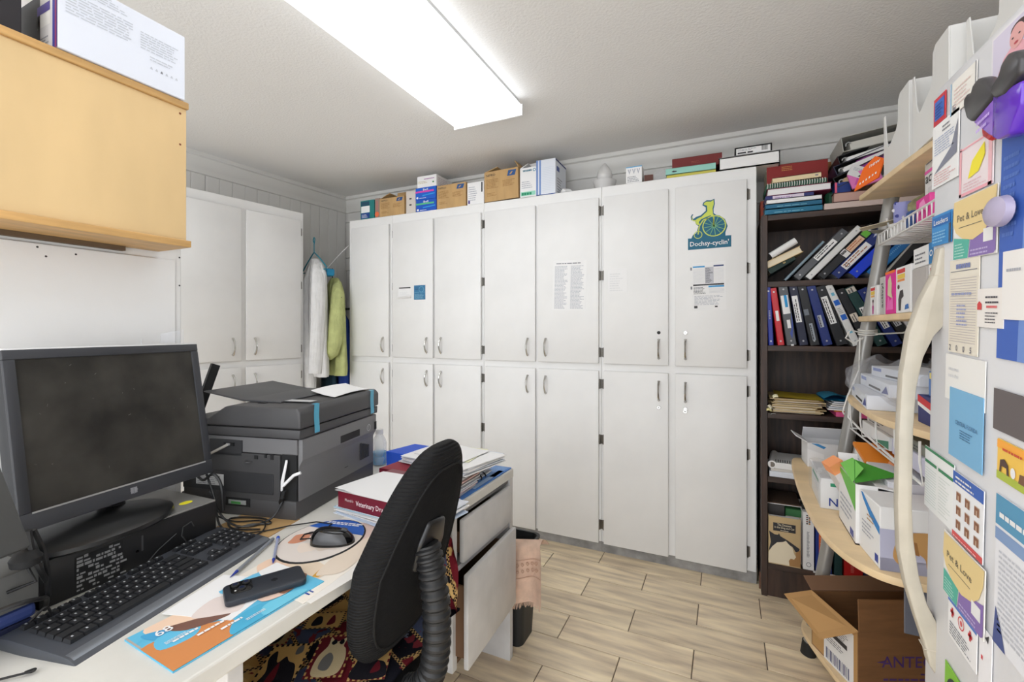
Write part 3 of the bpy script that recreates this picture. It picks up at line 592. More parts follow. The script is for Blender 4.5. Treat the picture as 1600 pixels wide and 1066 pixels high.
# bottom shelf
zb = .162
def upright(name, label, x, y, w, d, h, m, fn=None, pages=PAPER, lean=0, cat='book', z=zb):
    M = FR((x,y,z+.0008), ry=lean) @ Matrix.Translation((-w if lean > 0 else 0,0,0)); t = thing(name, label, cat, M @ Vector((w/2,d/2,0))); b = B(M); c = .002
    b.prism([(0,0),(w,0),(w,d),(w-c,d),(w-c,c),(c,c),(c,d),(0,d)], 'z', 0, h, m)
    if fn: fn(b, w, h)
    b.done('cover', t); B(M).box((c,c,.003), (w-c,d-.004,h-.003), pages).done('page_block', t); return t
def f_cat(b, w, h):
    p, u, v = Vector((0,0,0)), Vector((w,0,0)), Vector((0,0,h))
    b.quad(p+u*.15+v*.70, u*.70, v*.17, INK); b.text('The Diseases', p+u*.28+v*.815, X, Z, .0105, CREAM, width=w*.44, off=.0012); b.text('in the Dog and Cat', p+u*.19+v*.762, X, Z, .0095, CREAM, width=w*.62, off=.0012); b.lines(p+u*.38+v*.715, u*.26, v*.03, 1, CREAM, off=.0012)
    b.poly(p, u, v, [(0,.25),(.08,.45),(.02,.68),(.2,.62),(.30,.62),(.33,.66),(.38,.60),(.62,.53),(.97,.40),(.95,.33),(.85,.32),(.75,.42),(.5,.48),(.28,.45),(.12,.35)], INK)
    b.poly(p, u, v, [(0,.02),(0,.23),(.12,.36),(.27,.46),(.46,.49),(.55,.52),(.62,.47),(.75,.40),(.80,.28),(.86,.22),(.80,.16),(.70,.17),(.64,.12),(.66,.02)], CREAM, off=.001)
    b.poly(p, u, v, [(.66,.02),(.64,.12),(.70,.17),(.80,.16),(.86,.22),(.84,.3),(1,.38),(1,.02)], C(166,124,76), off=.0009)
upright('cat_disease_book', 'tan paperback with a black dog and cream cat silhouette on its cover', .187, 2.548, .134, .03, .232, C(198,172,128), f_cat)
upright('white_book', 'tall white book with small coloured squares on its spine, beside the tan paperback', .331, 2.552, .044, .2, .272, PAPER, lambda b, w, h: ([b.quad((w*(.3+.22*(k % 2)), 0, h*(.93-.035*(k//2))), (w*.16,0,0), (0,0,h*.024), [INK, C(180,120,60), C(120,60,40), INK][k % 4]) for k in range(10)], b.lines((w*.35,0,h*.22),(w*.25,0,0),(0,0,h*.45),22,GREYINK,words=False,rag=.3,fill=.5), b.ring((w*.3,0,h*.05),(w*.45,0,0),(0,0,w*.5),GREYINK,t=.12)))
def f_red(b, w, h):
    b.quad((w*.2,0,h*.12), (w*.62,0,0), (0,0,h*.62), C(214,52,52)); b.quad((w*.2,0,h*.12), (w*.28,0,0), (0,0,h*.62), C(232,112,44), off=.0007)
    b.text('Complete Comprehensive', (w*.42,0,h*.14), Z, -X, .010, PAPER, width=h*.57, off=.0012); b.text('Veterinary Dictionary', (w*.72,0,h*.14), Z, -X, .012, PAPER, width=h*.57, off=.0012); b.quad((w*.2,0,h*.8), (w*.5,0,0), (0,0,h*.02), C(90,120,190))
upright('blue_dictionary', 'navy dictionary with a red and orange panel on its spine', .382, 2.55, .062, .19, .245, C(26,54,138), f_red)
upright('dark_green_book', 'slim dark green book behind the front ladder leg on the bottom shelf', .455, 2.553, .03, .19, .235, C(24,62,64))
upright('red_book', 'bright red book with faint vertical lettering on the bottom shelf', .492, 2.55, .07, .2, .255, C(206,26,30), lambda b, w, h: (b.text('REF', (w*.72,0,h*.55), Z, -X, .022, C(230,120,110), width=h*.25), b.lines((w*.35,0,h*.1),(w*.2,0,0),(0,0,h*.35),16,C(230,120,110),words=False,rag=.2,fill=.5)))
upright('navy_book', 'navy book at the right of the bright red one on the bottom shelf', .566, 2.552, .05, .2, .235, C(24,30,84), lambda b, w, h: b.quad((w*.4,0,h*.1), (w*.2,0,0), (0,0,h*.04), PALEINK))
flat('black_folder', 'black folder standing at the right of the bottom shelf', 'folder', FR((.64,2.56,zb+.0008)), .22, .2, .24, BKV)
flat('white_leaflet', 'white leaflet lying under the navy dictionary on the bottom shelf edge', 'leaflet', FR((.37,2.534,zb-.0), rz=-4), .14, .02, .0006, PAPER)
carton('green_white_carton', 'green and white carton behind the tan paperback on the bottom shelf', 'carton', FR((.265,2.60,zb+.0008)), .066, .1, .26, C(52,110,62), lambda b, w, d, h: b.quad((0,0,0), (w,0,0), (0,0,h-.035), C(216,206,200)))
flat('grey_tray', 'grey plastic tray behind the tan paperback on the bottom shelf', 'tray', FR((.186,2.62,zb+.0008)), .076, .2, .27, C(70,66,64))
flat('dark_magazine', 'dark brown magazine lying across the tray and carton on the bottom shelf', 'magazine', FR((.186,2.61,zb+.272)), .145, .2, .008, C(100,80,66), lambda b, w, d, h: b.quad((0,0,0), (w,0,0), (0,0,.003), PAPER))
b = B(FR((.365,2.60,zb+.285), rx=90)); b.lathe([(.03,0),(.034,.006),(.034,.05),(.02,.055)], (0,0,-.05), BLKM, n=20); b.ring((-.022,-.022,.0055), (.044,0,0), (0,.044,0), PALEINK, t=.08); b.ring((-.012,-.012,.0055), (.024,0,0), (0,.024,0), PALEINK, t=.14)
b.done('black_tape_roll', label='black round tin with white rings, on top of the bottom shelf books', cat='tin', smooth=True)

# on top of the bookcase (z 1.862)
zT = 1.8628
book('teal_volume', 'lower teal hardback volume at the bottom of the pile on the bookcase', FR((.172,2.545,zT)), .236, .19, .027, C(24,108,140), fn=lambda b, w, d, h: b.lines((.04,0,.008), (.18,0,0), (0,0,.01), 1, C(110,170,190), seed=2))
book('teal_volume', 'upper teal hardback volume, second from the bottom of the pile on the bookcase', FR((.174,2.545,zT+.0275)), .232, .19, .024, C(20,96,130), fn=lambda b, w, d, h: b.lines((.05,0,.008), (.16,0,0), (0,0,.009), 1, C(110,170,190), seed=5))
book('white_book', 'white book lying on the two teal volumes', FR((.18,2.546,zT+.052)), .225, .19, .022, PAPER)
book('lilac_book', 'lilac and white book with a navy end in the pile on the bookcase', FR((.175,2.548,zT+.0745), rz=1), .20, .19, .018, C(48,52,112), fn=lambda b, w, d, h: (b.quad((.03,0,.002), (.13,0,0), (0,0,.014), C(220,206,222)), b.lines((.04,0,.004), (.11,0,0), (0,0,.008), 1, C(140,110,170), seed=2)))
book('maroon_book', 'maroon-covered book with white page edges in the pile on the bookcase', FR((.182,2.55,zT+.093), rz=-1), .262, .2, .034, C(116,28,62), pages=PAPER, spine='k')
t = thing('spiral_notebook', 'green notebook with a white wire spiral in the pile on the bookcase', 'notebook', (.31,2.64,zT+.128))
B(FR((.178,2.552,zT+.1275), rz=.5)).box((0,0,0), (.25,.2,.024), C(34,88,66), bev=.001, seg=1).done('cover', t)
b = B(FR((.178,2.552,zT+.1275), rz=.5))
for k in range(24): b.tube([(.006+.0102*k, -.004+.008*math.cos(a), .014+.011*math.sin(a)) for a in [i*.78 for i in range(9)]], .0017, mat('white_wire',(220,220,214),.4), n=5)
b.done('spiral', t)
book('cream_book', 'cream paperback on the green spiral notebook', FR((.205,2.556,zT+.154), ry=-1), .20, .17, .026, C(226,206,166), spine='f', fn=lambda b, w, d, h: b.quad((w*.88,0,h*.4), (.012,0,0), (0,0,.006), GREYINK))
book('red_hardback', 'big red hardback with gold print at the back of the pile on the bookcase', FR((.19,2.69,zT), rz=2), .265, .16, .285, C(142,34,32), spine='f', fn=lambda b, w, d, h: b.lines((w*.25,0,h*.88), (.05,0,0), (0,0,.026), 3, C(196,140,70), seed=3))
flat('orange_tin', 'small rusty orange box at the left end behind the bookcase pile', 'box', FR((.162,2.70,zT), rz=0), .024, .1, .11, C(150,62,36))
book('tan_dictionary', 'thick book with pinkish page edges lying right of the pile on the bookcase', FR((.45,2.548,zT+.0295)), .235, .2, .044, C(86,34,34), pages=C(196,158,146), spine='k')
flat('pale_board', 'long pale board lying under the pinkish book on the bookcase', 'board', FR((.415,2.543,zT)), .45, .22, .027, C(206,186,178))
# binders stacked on their backs, open end up
def flat_binder(label, M, w, d, h, col, pg):
    t = thing('ring_binder', label, 'binder', M @ Vector((w/2,d/2,0)))
    B(M).prism([(0,0),(w,0),(w,.003),(.003,.003),(.003,h-.003),(w,h-.003),(w,h),(0,h)], 'y', 0, d, col).done('cover', t)
    B(M).box((.03,.004,.004), (w-.006,d-.006,h*.55), pg).done('papers', t)
    b = B(M); b.tube([(.012, -.002+.012*0, h*.3), (.016,-.002,h*.5), (.024,-.002,h*.55), (.034,-.002,h*.45)], .003, SILV, n=6); b.done('ring', t, smooth=True)
flat_binder('black binder lying at the bottom of the tilted binder pile on the bookcase', FR((.470,2.56,zT+.10), ry=-24), .30, .24, .05, BKV, C(196,168,130))
flat_binder('dark blue binder in the middle of the tilted binder pile on the bookcase', FR((.468,2.565,zT+.158), ry=-20), .30, .24, .045, NAVYD, PAPER)
flat_binder('black binder with white sheets under the grey one on the bookcase', FR((.478,2.565,zT+.208), ry=-14), .30, .24, .04, BKV, PAPER)
flat_binder('pale grey open binder on top of the tilted binder pile on the bookcase', FR((.490,2.56,zT+.262), ry=-7), .30, .25, .07, C(176,176,170), C(200,198,190))
flat('wooden_block', 'brown wooden block standing behind the binder pile on the bookcase', 'block', FR((.44,2.80,zT)), .05, .04, .3, C(134,86,40))
flat('brown_carton', 'brown cardboard carton supporting the binder pile on the bookcase', 'carton', FR((.50,2.66,zT+.0735)), .3, .15, .06, KRAFTI)
flat('navy_box', 'small navy box with a pink end at the front of the bookcase top', 'box', FR((.458,2.56,zT+.0742), rz=2), .062, .06, .05, C(22,54,128), lambda b, w, d, h: b.quad((-.0,0,0), (.009,0,0), (0,0,h), C(216,90,120)))
flat('green_cloth', 'dark green cloth bundle between the book pile and the navy box', 'cloth', FR((.43,2.60,zT+.028)), .045, .08, .07, C(20,74,48), bev=.012)
def tilted(name, label, cat, loc, w, h, th, m, fn, rx, ry, rz=0):
    M = FR(loc, rz=rz, rx=rx, ry=ry); b = B(M); b.box((0,0,0), (w,th,h), m, bev=.001, seg=1); fn(b, Vector((0,0,0)), Vector((w,0,0)), Vector((0,0,h))); return b.done(name, label=label, cat=cat)
tilted('pink_packet', 'pink flea-treatment packet leaning on the bookcase top', 'packet', (.52,2.53,zT+.080), .115, .075, .012, C(222,120,186), lambda b, p, u, v: (b.quad(p+u*.45+v*.2, u*.35, v*.3, C(120,96,110)), b.poly(p+u*.1+v*.1, u*.4, v*.5, [(0,.2),(.6,0),(1,.6),(.4,1)], C(206,84,168))), -12, -14)
tilted('white_card', 'white card with a small dark logo leaning on the bookcase top', 'card', (.50,2.535,zT+.150), .085, .062, .003, PAPER, lambda b, p, u, v: (b.lines(p+u*.15+v*.5, u*.6, v*.3, 3, PALEINK), b.poly(p+u*.5+v*.08, u*.2, v*.2, [(0,0),(1,.1),(.3,.9)], INK)), -20, 27)
tilted('purple_packet', 'purple packet behind the white card on the bookcase top', 'packet', (.565,2.56,zT+.165), .12, .06, .014, C(146,62,142), lambda b, p, u, v: b.ring(p+u*.4+v*.2, u*.25, v*.5, C(196,110,150), t=.1), -16, -24)

# ---------------------------------------------------------------- ladder shelf (leans towards the right wall)
LGREY = mat('grey_steel_tube', (158,156,152), .35, metal=.35)
ld = thing('ladder_shelf', 'leaning grey tube ladder shelf with curved maple boards, between fridge and bookcase', 'shelf', (.6,1.83,0))
for y in (2.16,):
    b = B(); b.tube([(.30,y,.012), (.305,y,.05), (.30+.1467*1.86,y,1.86)], .024, LGREY, n=14); b.done('leg', ld, smooth=True)
    B().tube([(.298,y,0), (.305,y,.05)], .028, BLKM, n=14).done('rubber_foot', ld, smooth=True)
for y in (2.16, 1.45):
    b = B(); b.tube([(1.0,y,.012), (1.0,y,1.86)], .02, LGREY, n=12); b.done('leg', ld, smooth=True)
def bow(pts, z, th=.02):
    B().prism(pts+[(1.03,pts[-1][1]),(1.03,pts[0][1])], 'z', z-th, z, LAM, bev=.003, seg=2).done('shelf_board', ld, smooth=True, ang=25)
bow([(.462,2.15),(.475,1.95),(.488,1.75),(.508,1.55),(.53,1.33)], 1.815)
bow([(.455,2.13),(.468,1.95),(.478,1.75),(.49,1.55),(.50,1.36)], 1.352)
bow(curve([(.50,2.32),(.445,2.24),(.405,2.0),(.397,1.66),(.43,1.5),(.47,1.38)]), 1.05)
bow(curve([(.33,2.475),(.275,2.44),(.252,2.18),(.243,1.87),(.251,1.62),(.275,1.49),(.313,1.41),(.36,1.372),(.44,1.36)]), .71)
bow(curve([(.32,2.26),(.278,2.17),(.275,2.10),(.303,1.985),(.346,1.85),(.40,1.70),(.45,1.55),(.50,1.40)]), .119)
for y in (1.383, 2.44): B().box((.385 if y < 2 else .42,y,.575), (.47 if y < 2 else .5,y+.004,.69), C(92,94,104,.4), bev=.0018).done('bracket', ld)
b = B(); b.disc((.425,1.3825,.63), (.014,0,0), (0,0,.014), SILV); b.done('screw', ld)
WIRE = mat('white_coated_wire', (232,231,228), .35)
def basket(x0, x1, y0, y1, z0, z1, name='wire_basket', hang=None):
    b = B(); r = .0028
    for z in (z0, z1): b.tube([(x0,y0,z),(x0,y1,z)], .0036, WIRE, n=6)
    n = int((y1-y0)/.032)
    for k in range(n+1):
        y = y0+(y1-y0)*k/n; b.tube([(x0,y,z1),(x0,y,z0),(x1,y,z0)], r, WIRE, n=5)
    for k in range(5): x = x0+(x1-x0)*k/4; b.tube([(x,y0,z0),(x,y1,z0)], r, WIRE, n=5)
    if hang:
        for y in (y0+.01, y1-.01): b.tube([(x0,y,z1),(x0+.03,y,z1+.01),(x0+.02,y,hang)], .0036, WIRE, n=6)
    b.done(name, ld, smooth=True)
basket(.50, .86, 1.42, 2.055, 1.608, 1.645, hang=1.70)
b = B()
for y in (1.42, 1.60, 1.78, 1.96, 2.10): b.tube([(.425,y,1.03),(.425,y,.98),(.43,y,.93),(.86,y,.925)], .003, WIRE, n=6)
for x in (.43, .54, .65, .76, .86): b.tube([(x,1.42,.925),(x,2.13,.925)], .003, WIRE, n=6)
b.tube([(.43,2.13,1.045),(.425,2.13,.965),(.45,2.06,.93),(.43,1.42,.925)], .004, WIRE, n=6); b.done('wire_basket', ld, smooth=True)
# white cord tied round the far leg
b = B(); lx = .30+.1467*1.30
for k in range(3): b.tube([(lx+.029*math.cos(a), 2.16+.029*math.sin(a), 1.285+.008*k+.004*math.sin(a)) for a in [i*.45 for i in range(15)]], .003, mat('white_cord',(222,220,214),.8), n=5)
b.tube([(lx-.025,2.135,1.29),(lx-.06,2.13,1.30),(lx-.075,2.13,1.27),(lx-.05,2.13,1.25),(lx-.02,2.13,1.27)], .003, mat('white_cord'), n=5)
b.tube([(lx-.03,2.13,1.27),(lx-.035,2.12,1.15),(lx-.075,2.10,1.05),(lx-.09,2.1,.99),(lx-.085,2.1,.98)], .003, mat('white_cord'), n=5)
b.tube([(lx+.02,2.14,1.285),(lx+.09,2.1,1.29),(lx+.19,2.06,1.345)], .003, mat('white_cord'), n=5)
b.done('cord', label='thin white cord knotted round the far leg of the ladder shelf', cat='cord', smooth=True)

# magazine files on the top board
def mag_file(y0, y1, label, x0=.497):
    t = thing('magazine_file', label, 'magazine file', (x0+.045,(y0+y1)/2,1.8155)); m = mat('white_file_plastic', (232,231,228), .4); z = 1.8155; d = y0-y1
    def side(x, nm):
        pr = [(y1,z),(y0,z),(y0+.004,z+.225),(y0-.012,z+.225),(y0-.03,z+.13),(y0-.045,z+.105),(y0-.06,z+.105),(y0-.125,z+.135),(y0-.14,z+.155),(y0-.143,z+.22),(y0-.16,z+.236),(y1+.0,z+.236)]
        B().prism(pr, 'x', x, x+.003, m, bev=.0008, seg=1).done(nm, t)
    side(x0, 'side_panel'); B().box((x0+.16,y1,z), (x0+.163,y0,z+.236), m).done('side_panel', t)
    B().box((x0+.003,y1,z), (x0+.16,y1+.003,z+.236), m).done('back_panel', t)
    B().box((x0+.003,y1+.003,z), (x0+.16,y0,z+.003), m).done('base', t)
    B().box((x0+.003,y0-.003,z+.003), (x0+.16,y0,z+.10), m).done('front_panel', t)
mag_file(1.985, 1.745, 'white magazine file standing at the open end of the top ladder board')
mag_file(1.715, 1.475, 'white magazine file in the middle of the top ladder board')
mag_file(1.445, 1.215, 'white magazine file at the fridge end of the top ladder board, its top just showing', x0=.52)
b = B(FR((.475,2.02,1.8155), rz=12)); b.prism([(0,0),(.10,-.03),(.13,.02),(.10,.09),(.03,.10)], 'z', 0, .004, C(246,120,30)); b.done('orange_tag', label='flat orange card lying at the corner of the top ladder board', cat='card')
M = FR((.455,2.13,1.835), rz=-62, rx=-14); b = B(M); b.prism([(-.02,0),(.085,.02),(.09,.09),(.045,.115),(-.0,.085)], 'y', 0, .004, C(248,112,24)); b.text('new', (.03,0,.075), Vector((1,0,.2)), Z, .016, PAPER, width=.045)
for k in range(6): b.quad((.0+.013*k,0,.018+.004*k), (.006,0,.001), (0,0,.008), PAPER)
b.done('orange_packet', label='bright orange tag packet hanging over the corner of the top ladder board', cat='packet')

# things in the upper wire basket
def lbox(name, label, x, y, z, w, d, h, m, fn=None, rz=0, ry=0, rx=0, cat='carton', group=None, bev=.0015):
    """carton whose printed left face looks to -x; (x,y) its far-left-bottom corner, length d runs towards the camera (-y)"""
    M = FR((x,y,z), rz=rz, rx=rx, ry=ry); b = B(M); b.box((0,-d,0), (w,0,h), m, bev=bev, seg=1)
    if fn: fn(b, Vector((0,0,0)), Vector((0,-d,0)), Vector((0,0,h)))   # u runs right as seen from the left
    return b.done(name, label=label, cat=cat, group=group)
lbox('flea_carton', 'tall white carton reading acti with pink bands in the upper wire basket', .54, 1.765, 1.615, .05, .13, .195, C(222,220,218), lambda b, p, u, v: (b.text('activyl', p+u*.06+v*.62, -Y, Z, .030, INK, width=.125), b.lines(p+u*.1+v*.9, u*.5, v*.05, 1, GREYINK), b.quad(p+v*.76, u*.9, v*.05, C(230,90,170)), b.quad(p+v*.32, u*.6, v*.08, C(230,90,170)), b.poly(p, u, v, [(.05,0),(.95,0),(1,.28),(.5,.2),(.05,.26)], C(232,44,150)), b.quad(p+v*.42+u*.2, u*.7, v*.12, C(206,204,202))))
lbox('pink_bag', 'shiny pink foil packet at the front of the upper wire basket', .512, 1.74, 1.614, .02, .10, .07, C(236,60,158,.25), lambda b, p, u, v: b.poly(p, u, v, [(.1,.3),(.5,.5),(.9,.3),(.6,.9),(.3,.8)], C(250,150,206)), cat='packet')
b = B(); b.tube([(.55,1.98,1.614),(.55,1.98,1.735)], .028, C(150,152,206), n=14)
for k in range(14):
    a = k*1.9; z = 1.63+.0075*k; b.disc((.55+.0285*math.cos(a+3)-.006, 1.98-.0285*abs(math.sin(a))-.0, z), (.012,0,0), (0,0,.012), C(70,76,150) if k % 2 else PAPER, off=.001, n=8)
b.done('patterned_cup', label='blue and white patterned paper cup in the upper wire basket', cat='cup', smooth=True)
b = B(); rg = random.Random(5)
b.grid(lambda s, t: Vector((.58+.05*math.cos(6.28*s)*math.sin(.2+2.8*t), 1.88+.045*math.sin(6.28*s)*math.sin(.2+2.8*t), 1.66+.07*t+.01*math.sin(19*s))), 14, 6, mat('olive_plush',(150,146,110),.9,noise=(40,.3)), closed_u=True)
b.done('olive_bundle', label='crumpled olive bundle behind the patterned cup in the upper wire basket', cat='bundle', smooth=True)
lbox('white_box', 'small white box tilted over the front wire of the upper basket', .505, 1.965, 1.618, .05, .08, .045, PAPER, ry=0, rx=8)
lbox('blue_pack', 'small dark blue pack in the upper wire basket beside the pink foil', .515, 1.835, 1.615, .03, .04, .055, C(50,88,150), cat='pack')
flat('leaflet', 'grey and teal leaflet sliding out of the far end of the upper basket', 'leaflet', FR((.455,2.00,1.652), rz=-25, ry=4), .11, .07, .002, C(124,122,116), lambda b, w, d, h: b.quad((.03,.01,h), (.05,0,0), (0,.03,0), C(60,140,140)))
flat('white_leaflet', 'white leaflet resting above the grey and teal one at the basket end', 'leaflet', FR((.44,2.05,1.672), rz=-20, ry=-9), .15, .07, .002, CREAM)
lbox('white_box', 'white box lying behind the front wire in the middle of the upper basket', .525, 1.90, 1.612, .2, .1, .05, mat('dull_white_card'))

# boxes on the second board
z4 = 1.3525
def f_people(b, p, u, v):
    b.quad(p+u*.08+v*.84, u*.6, v*.1, C(216,50,50)); b.quad(p+u*.1+v*.70, u*.55, v*.12, C(236,200,80)); b.quad(p+u*.12+v*.62, u*.5, v*.06, C(238,176,90))
    b.poly(p+u*.2+v*.05, u*.4, v*.5, [(.3,0),(.7,0),(.8,.5),(.6,.6),(.62,.8),(.5,.9),(.4,.8),(.42,.6),(.2,.5)], C(190,60,140)); b.disc(p+u*.32+v*.42, u*.2, v*.12, C(60,40,36))
lbox('flea_carton', 'small white carton with a red and yellow heading, first on the second ladder board', .475, 2.055, z4, .05, .085, .105, PAPER, f_people)
lbox('flea_carton', 'grey carton with vertical dark lettering on the second ladder board', .478, 1.955, z4, .06, .055, .128, C(196,194,190), lambda b, p, u, v: b.text('activyl', p+u*.72+v*.18, Z, Y, .022, INK, width=.082))
lbox('flea_carton', 'magenta carton with a cream cat picture on the second ladder board', .479, 1.897, z4, .06, .095, .138, C(226,40,150), lambda b, p, u, v: (b.poly(p, u, v, [(.25,.45),(.3,.8),(.55,.9),(.7,.7),(.66,.5),(.75,.35)], C(222,206,170)), b.poly(p, u, v, [(.15,.1),(.85,.1),(.8,.4),(.5,.3),(.3,.45)], C(244,110,190)), b.quad(p+v*.94, u, v*.06, C(246,120,40))))
def f_dog2(b, p, u, v):
    b.quad(p+u*.1+v*.86, u*.55, v*.09, C(216,60,60)); b.quad(p+u*.12+v*.74, u*.52, v*.1, C(236,200,80)); b.quad(p+u*.12+v*.68, u*.5, v*.05, C(240,150,80))
    b.poly(p, u, v, [(.2,.05),(.35,.05),(.4,.3),(.55,.35),(.5,.5),(.3,.48),(.18,.3)], C(56,50,50)); b.disc(p+u*.12+v*.52, u*.16, v*.1, C(90,60,50)); b.poly(p, u, v, [(.62,.06),(.9,.08),(.86,.18),(.66,.16)], C(50,110,180))
lbox('flea_carton', 'white carton with a dark dog figure and red-yellow heading on the second ladder board', .48, 1.797, z4, .06, .125, .14, PAPER, f_dog2)
lbox('grey_carton', 'plain grey-sided carton under the blue-striped white one', .482, 1.668, z4, .08, .105, .12, C(186,180,176), lambda b, p, u, v: b.quad(p+u*.4+v*.12, u*.35, v*.03, GREYINK))
lbox('flea_carton', 'white carton with a yellow panel at the fridge end of the second ladder board', .484, 1.558, z4, .08, .10, .12, PAPER, lambda b, p, u, v: (b.quad(p+u*.12+v*.82, u*.7, v*.1, C(206,60,90)), b.quad(p+u*.12+v*.6, u*.6, v*.2, C(226,200,80)), b.poly(p, u, v, [(.2,.3),(.5,.5),(.6,.3),(.4,.2)], C(70,60,60))))
lbox('blue_striped_carton', 'white carton with a blue vertical stripe lying on the grey carton', .483, 1.66, z4+.121, .07, .165, .055, PAPER, lambda b, p, u, v: (b.lines(p+u*.08+v*.2, u*.45, v*.6, 3, GREYINK), b.quad(p+u*.66, u*.2, v, C(40,120,180)), b.ring(p+u*.7+v*.35, u*.12, v*.3, PAPER, t=.2, off=.001)))

# clear bag of cartons and neighbours on the third board (z 1.05)
z3 = 1.0505
bag_items = [(.44,2.16,0,.16,.40,.045,-6),(.46,2.12,.047,.16,.42,.04,-3),(.47,2.02,.088,.14,.36,.035,4)]
for i, (x, y, dz, w_, d_, h_, rz) in enumerate(bag_items):
    lbox('white_carton', ['lower', 'middle', 'top'][i]+' white carton with dark slots inside the clear plastic bag', x, y, z3+dz, w_, d_, h_, PAPER2, lambda b, p, u, v, i=i: (b.quad(p+u*.35+v*.2, u*.4, v*.18, BLKM), b.quad(p+u*.05+v*.55, u*.2, v*.3, C(120,140,200)), b.poly(p+u*.78+v*.1, u*.2, v*.7, [(0,0),(1,.2),(.7,1)], C(70,80,150))), rz=rz)
def bagf(s, t):
    a = 6.2832*s; k = math.sin(.25+2.64*t)**.5
    r = 1+.05*math.sin(7*a+9*t)+.04*math.sin(13*a-5*t)
    return Vector((.52+.135*k*r*math.cos(a), 1.92+.30*k*r*math.sin(a), z3+.002+.150*t+.012*math.sin(5*a+11*t)*t))
b = B(); b.grid(bagf, 48, 14, mat('crinkled_polythene', (236,238,246), .07, alpha=.2, spec=1, bump=(28,.9,(1,1,1),.01)), closed_u=True)
b.done('plastic_bag', label='large clear plastic bag wrapped round white cartons on the third ladder board', cat='bag', smooth=True, ang=60)
lbox('navy_carton', 'navy carton with a red and white stripe beside the plastic bag', .475, 1.60, z3, .12, .19, .075, C(34,44,110), lambda b, p, u, v: (b.poly(p, u, v, [(0,.75),(1,.35),(1,.6),(0,1)], C(206,44,50)), b.poly(p, u, v, [(0,.62),(1,.2),(1,.35),(0,.75)], PAPER)))
lbox('blue_yellow_carton', 'blue and yellow carton on the navy carton', .485, 1.56, z3+.076, .1, .15, .065, C(88,126,188), lambda b, p, u, v: (b.quad(p+u*.5+v*.1, u*.42, v*.8, C(214,176,70)), b.quad(p+u*.05+v*.7, u*.35, v*.25, C(240,220,130))))
lbox('grey_pink_carton', 'grey carton with a magenta panel on top of the blue and yellow one', .49, 1.54, z3+.142, .1, .15, .07, C(130,128,134), lambda b, p, u, v: (b.quad(p+u*.38+v*.08, u*.26, v*.84, C(176,40,140)), b.quad(p+u*.45+v*.25, u*.1, v*.5, C(220,120,190))))
# lower wire basket
for i, (x, y, dz, w_, d_, h_, c, lab) in enumerate([(.45,2.05,0,.2,.30,.042,PAPER,'white carton with a green flash in the lower wire basket'),(.46,2.03,.044,.2,.28,.03,mat('dull_white_card'),'flat dull carton on the green-flashed one in the lower wire basket'),(.45,1.72,0,.18,.28,.045,C(206,204,222),'lilac-white carton at the fridge end of the lower wire basket'),(.455,1.70,.047,.18,.26,.028,C(120,122,112),'grey-green flat carton at the fridge end of the lower wire basket')]):
    lbox('basket_carton', lab, x, y, .930+dz, w_, d_, h_, c, lambda b, p, u, v, i=i: (b.poly(p, u, v, [(.5,.1),(1,.1),(1,.7)], C(60,130,100)) if i == 0 else b.lines(p+u*.1+v*.2, u*.6, v*.6, 2, INK, seed=i)))

# cartons on the wide middle board (z .71)
z2 = .7105
carton('open_white_carton', 'open white carton with a blue corner at the far end of the wide ladder board', 'carton', FR((.318,2.325,z2), rz=3), .20, .12, .103, C(226,226,228), lambda b, w, d, h: (b.poly((0,0,0), (w,0,0), (0,0,h), [(.07,.98),(.3,.78),(.34,.86),(.2,.98)], C(60,140,200)), b.poly((0,0,0), (w,0,0), (0,0,h), [(0,0),(.3,0),(.3,.55),(0,.75)], C(238,238,240), off=.001)), flaps=[('k',.06,60),('l',.05,150)], inner=PAPER)
lbox('vaccine_carton', 'white carton with green print and a blue letter N on the wide ladder board', .29, 2.02, z2, .17, .22, .10, mat('pale_card',(222,222,222),.5), lambda b, p, u, v: (b.lines(p+u*.15+v*.72, u*.7, v*.14, 1, C(40,140,100), fill=.8)), rz=-2)
b = B(FR((.29,1.80,z2), rz=-2)); b.text('N', (.016,-.001,.012), X, Z, .026, C(36,62,140)); b.lines((.06,0,.044), (.1,0,0), (0,0,.012), 1, C(40,140,100), fill=.8, seed=4); b.lines((.02,0,.075), (.13,0,0), (0,0,.014), 1, C(40,140,100), fill=.8, seed=5)
b.done('printed_front', bpy.data.objects['vaccine_carton'])
b = B(); b.grid(lambda s, t: Vector((.284+.18*s+.004*math.sin(9*t), 2.04-.26*t, z2+.104+.006*math.sin(11*s+7*t))), 12, 10, CLEAR); b.grid(lambda s, t: Vector((.284-.012*math.sin(3.1*t)*s, 2.04-.26*s, z2+.002+.10*t+.003*math.sin(9*s))), 10, 8, CLEAR)
b.done('clear_wrap', label='clear crinkled wrap over the green printed carton on the wide board', cat='wrap', smooth=True)
def slim(label, loc, rz, ry, rx):
    M = FR(loc, rz=rz, ry=ry, rx=rx); b = B(M); b.box((0,0,0), (.042,.04,.095), C(214,208,206), bev=.001, seg=1); b.box((-.0006,-.0006,.095), (.0426,.0406,.128), C(242,158,104)); b.lines((.012,0,.015), (0,0,.07), (.018,0,0), 3, GREYINK, seed=2, off=-.0009); b.quad((-.0006,.0,.1),(0,.001,0),(0,0,.01),PAPER)
    b.done('slim_carton', label=label, cat='carton')
slim('slim grey carton with an orange end, tilted, left of its pair', (.350,1.746,z2+.055), 20, -32, 8)
slim('slim grey carton with an orange end, tilted, right of its pair', (.415,1.75,z2+.06), 10, 22, 8)
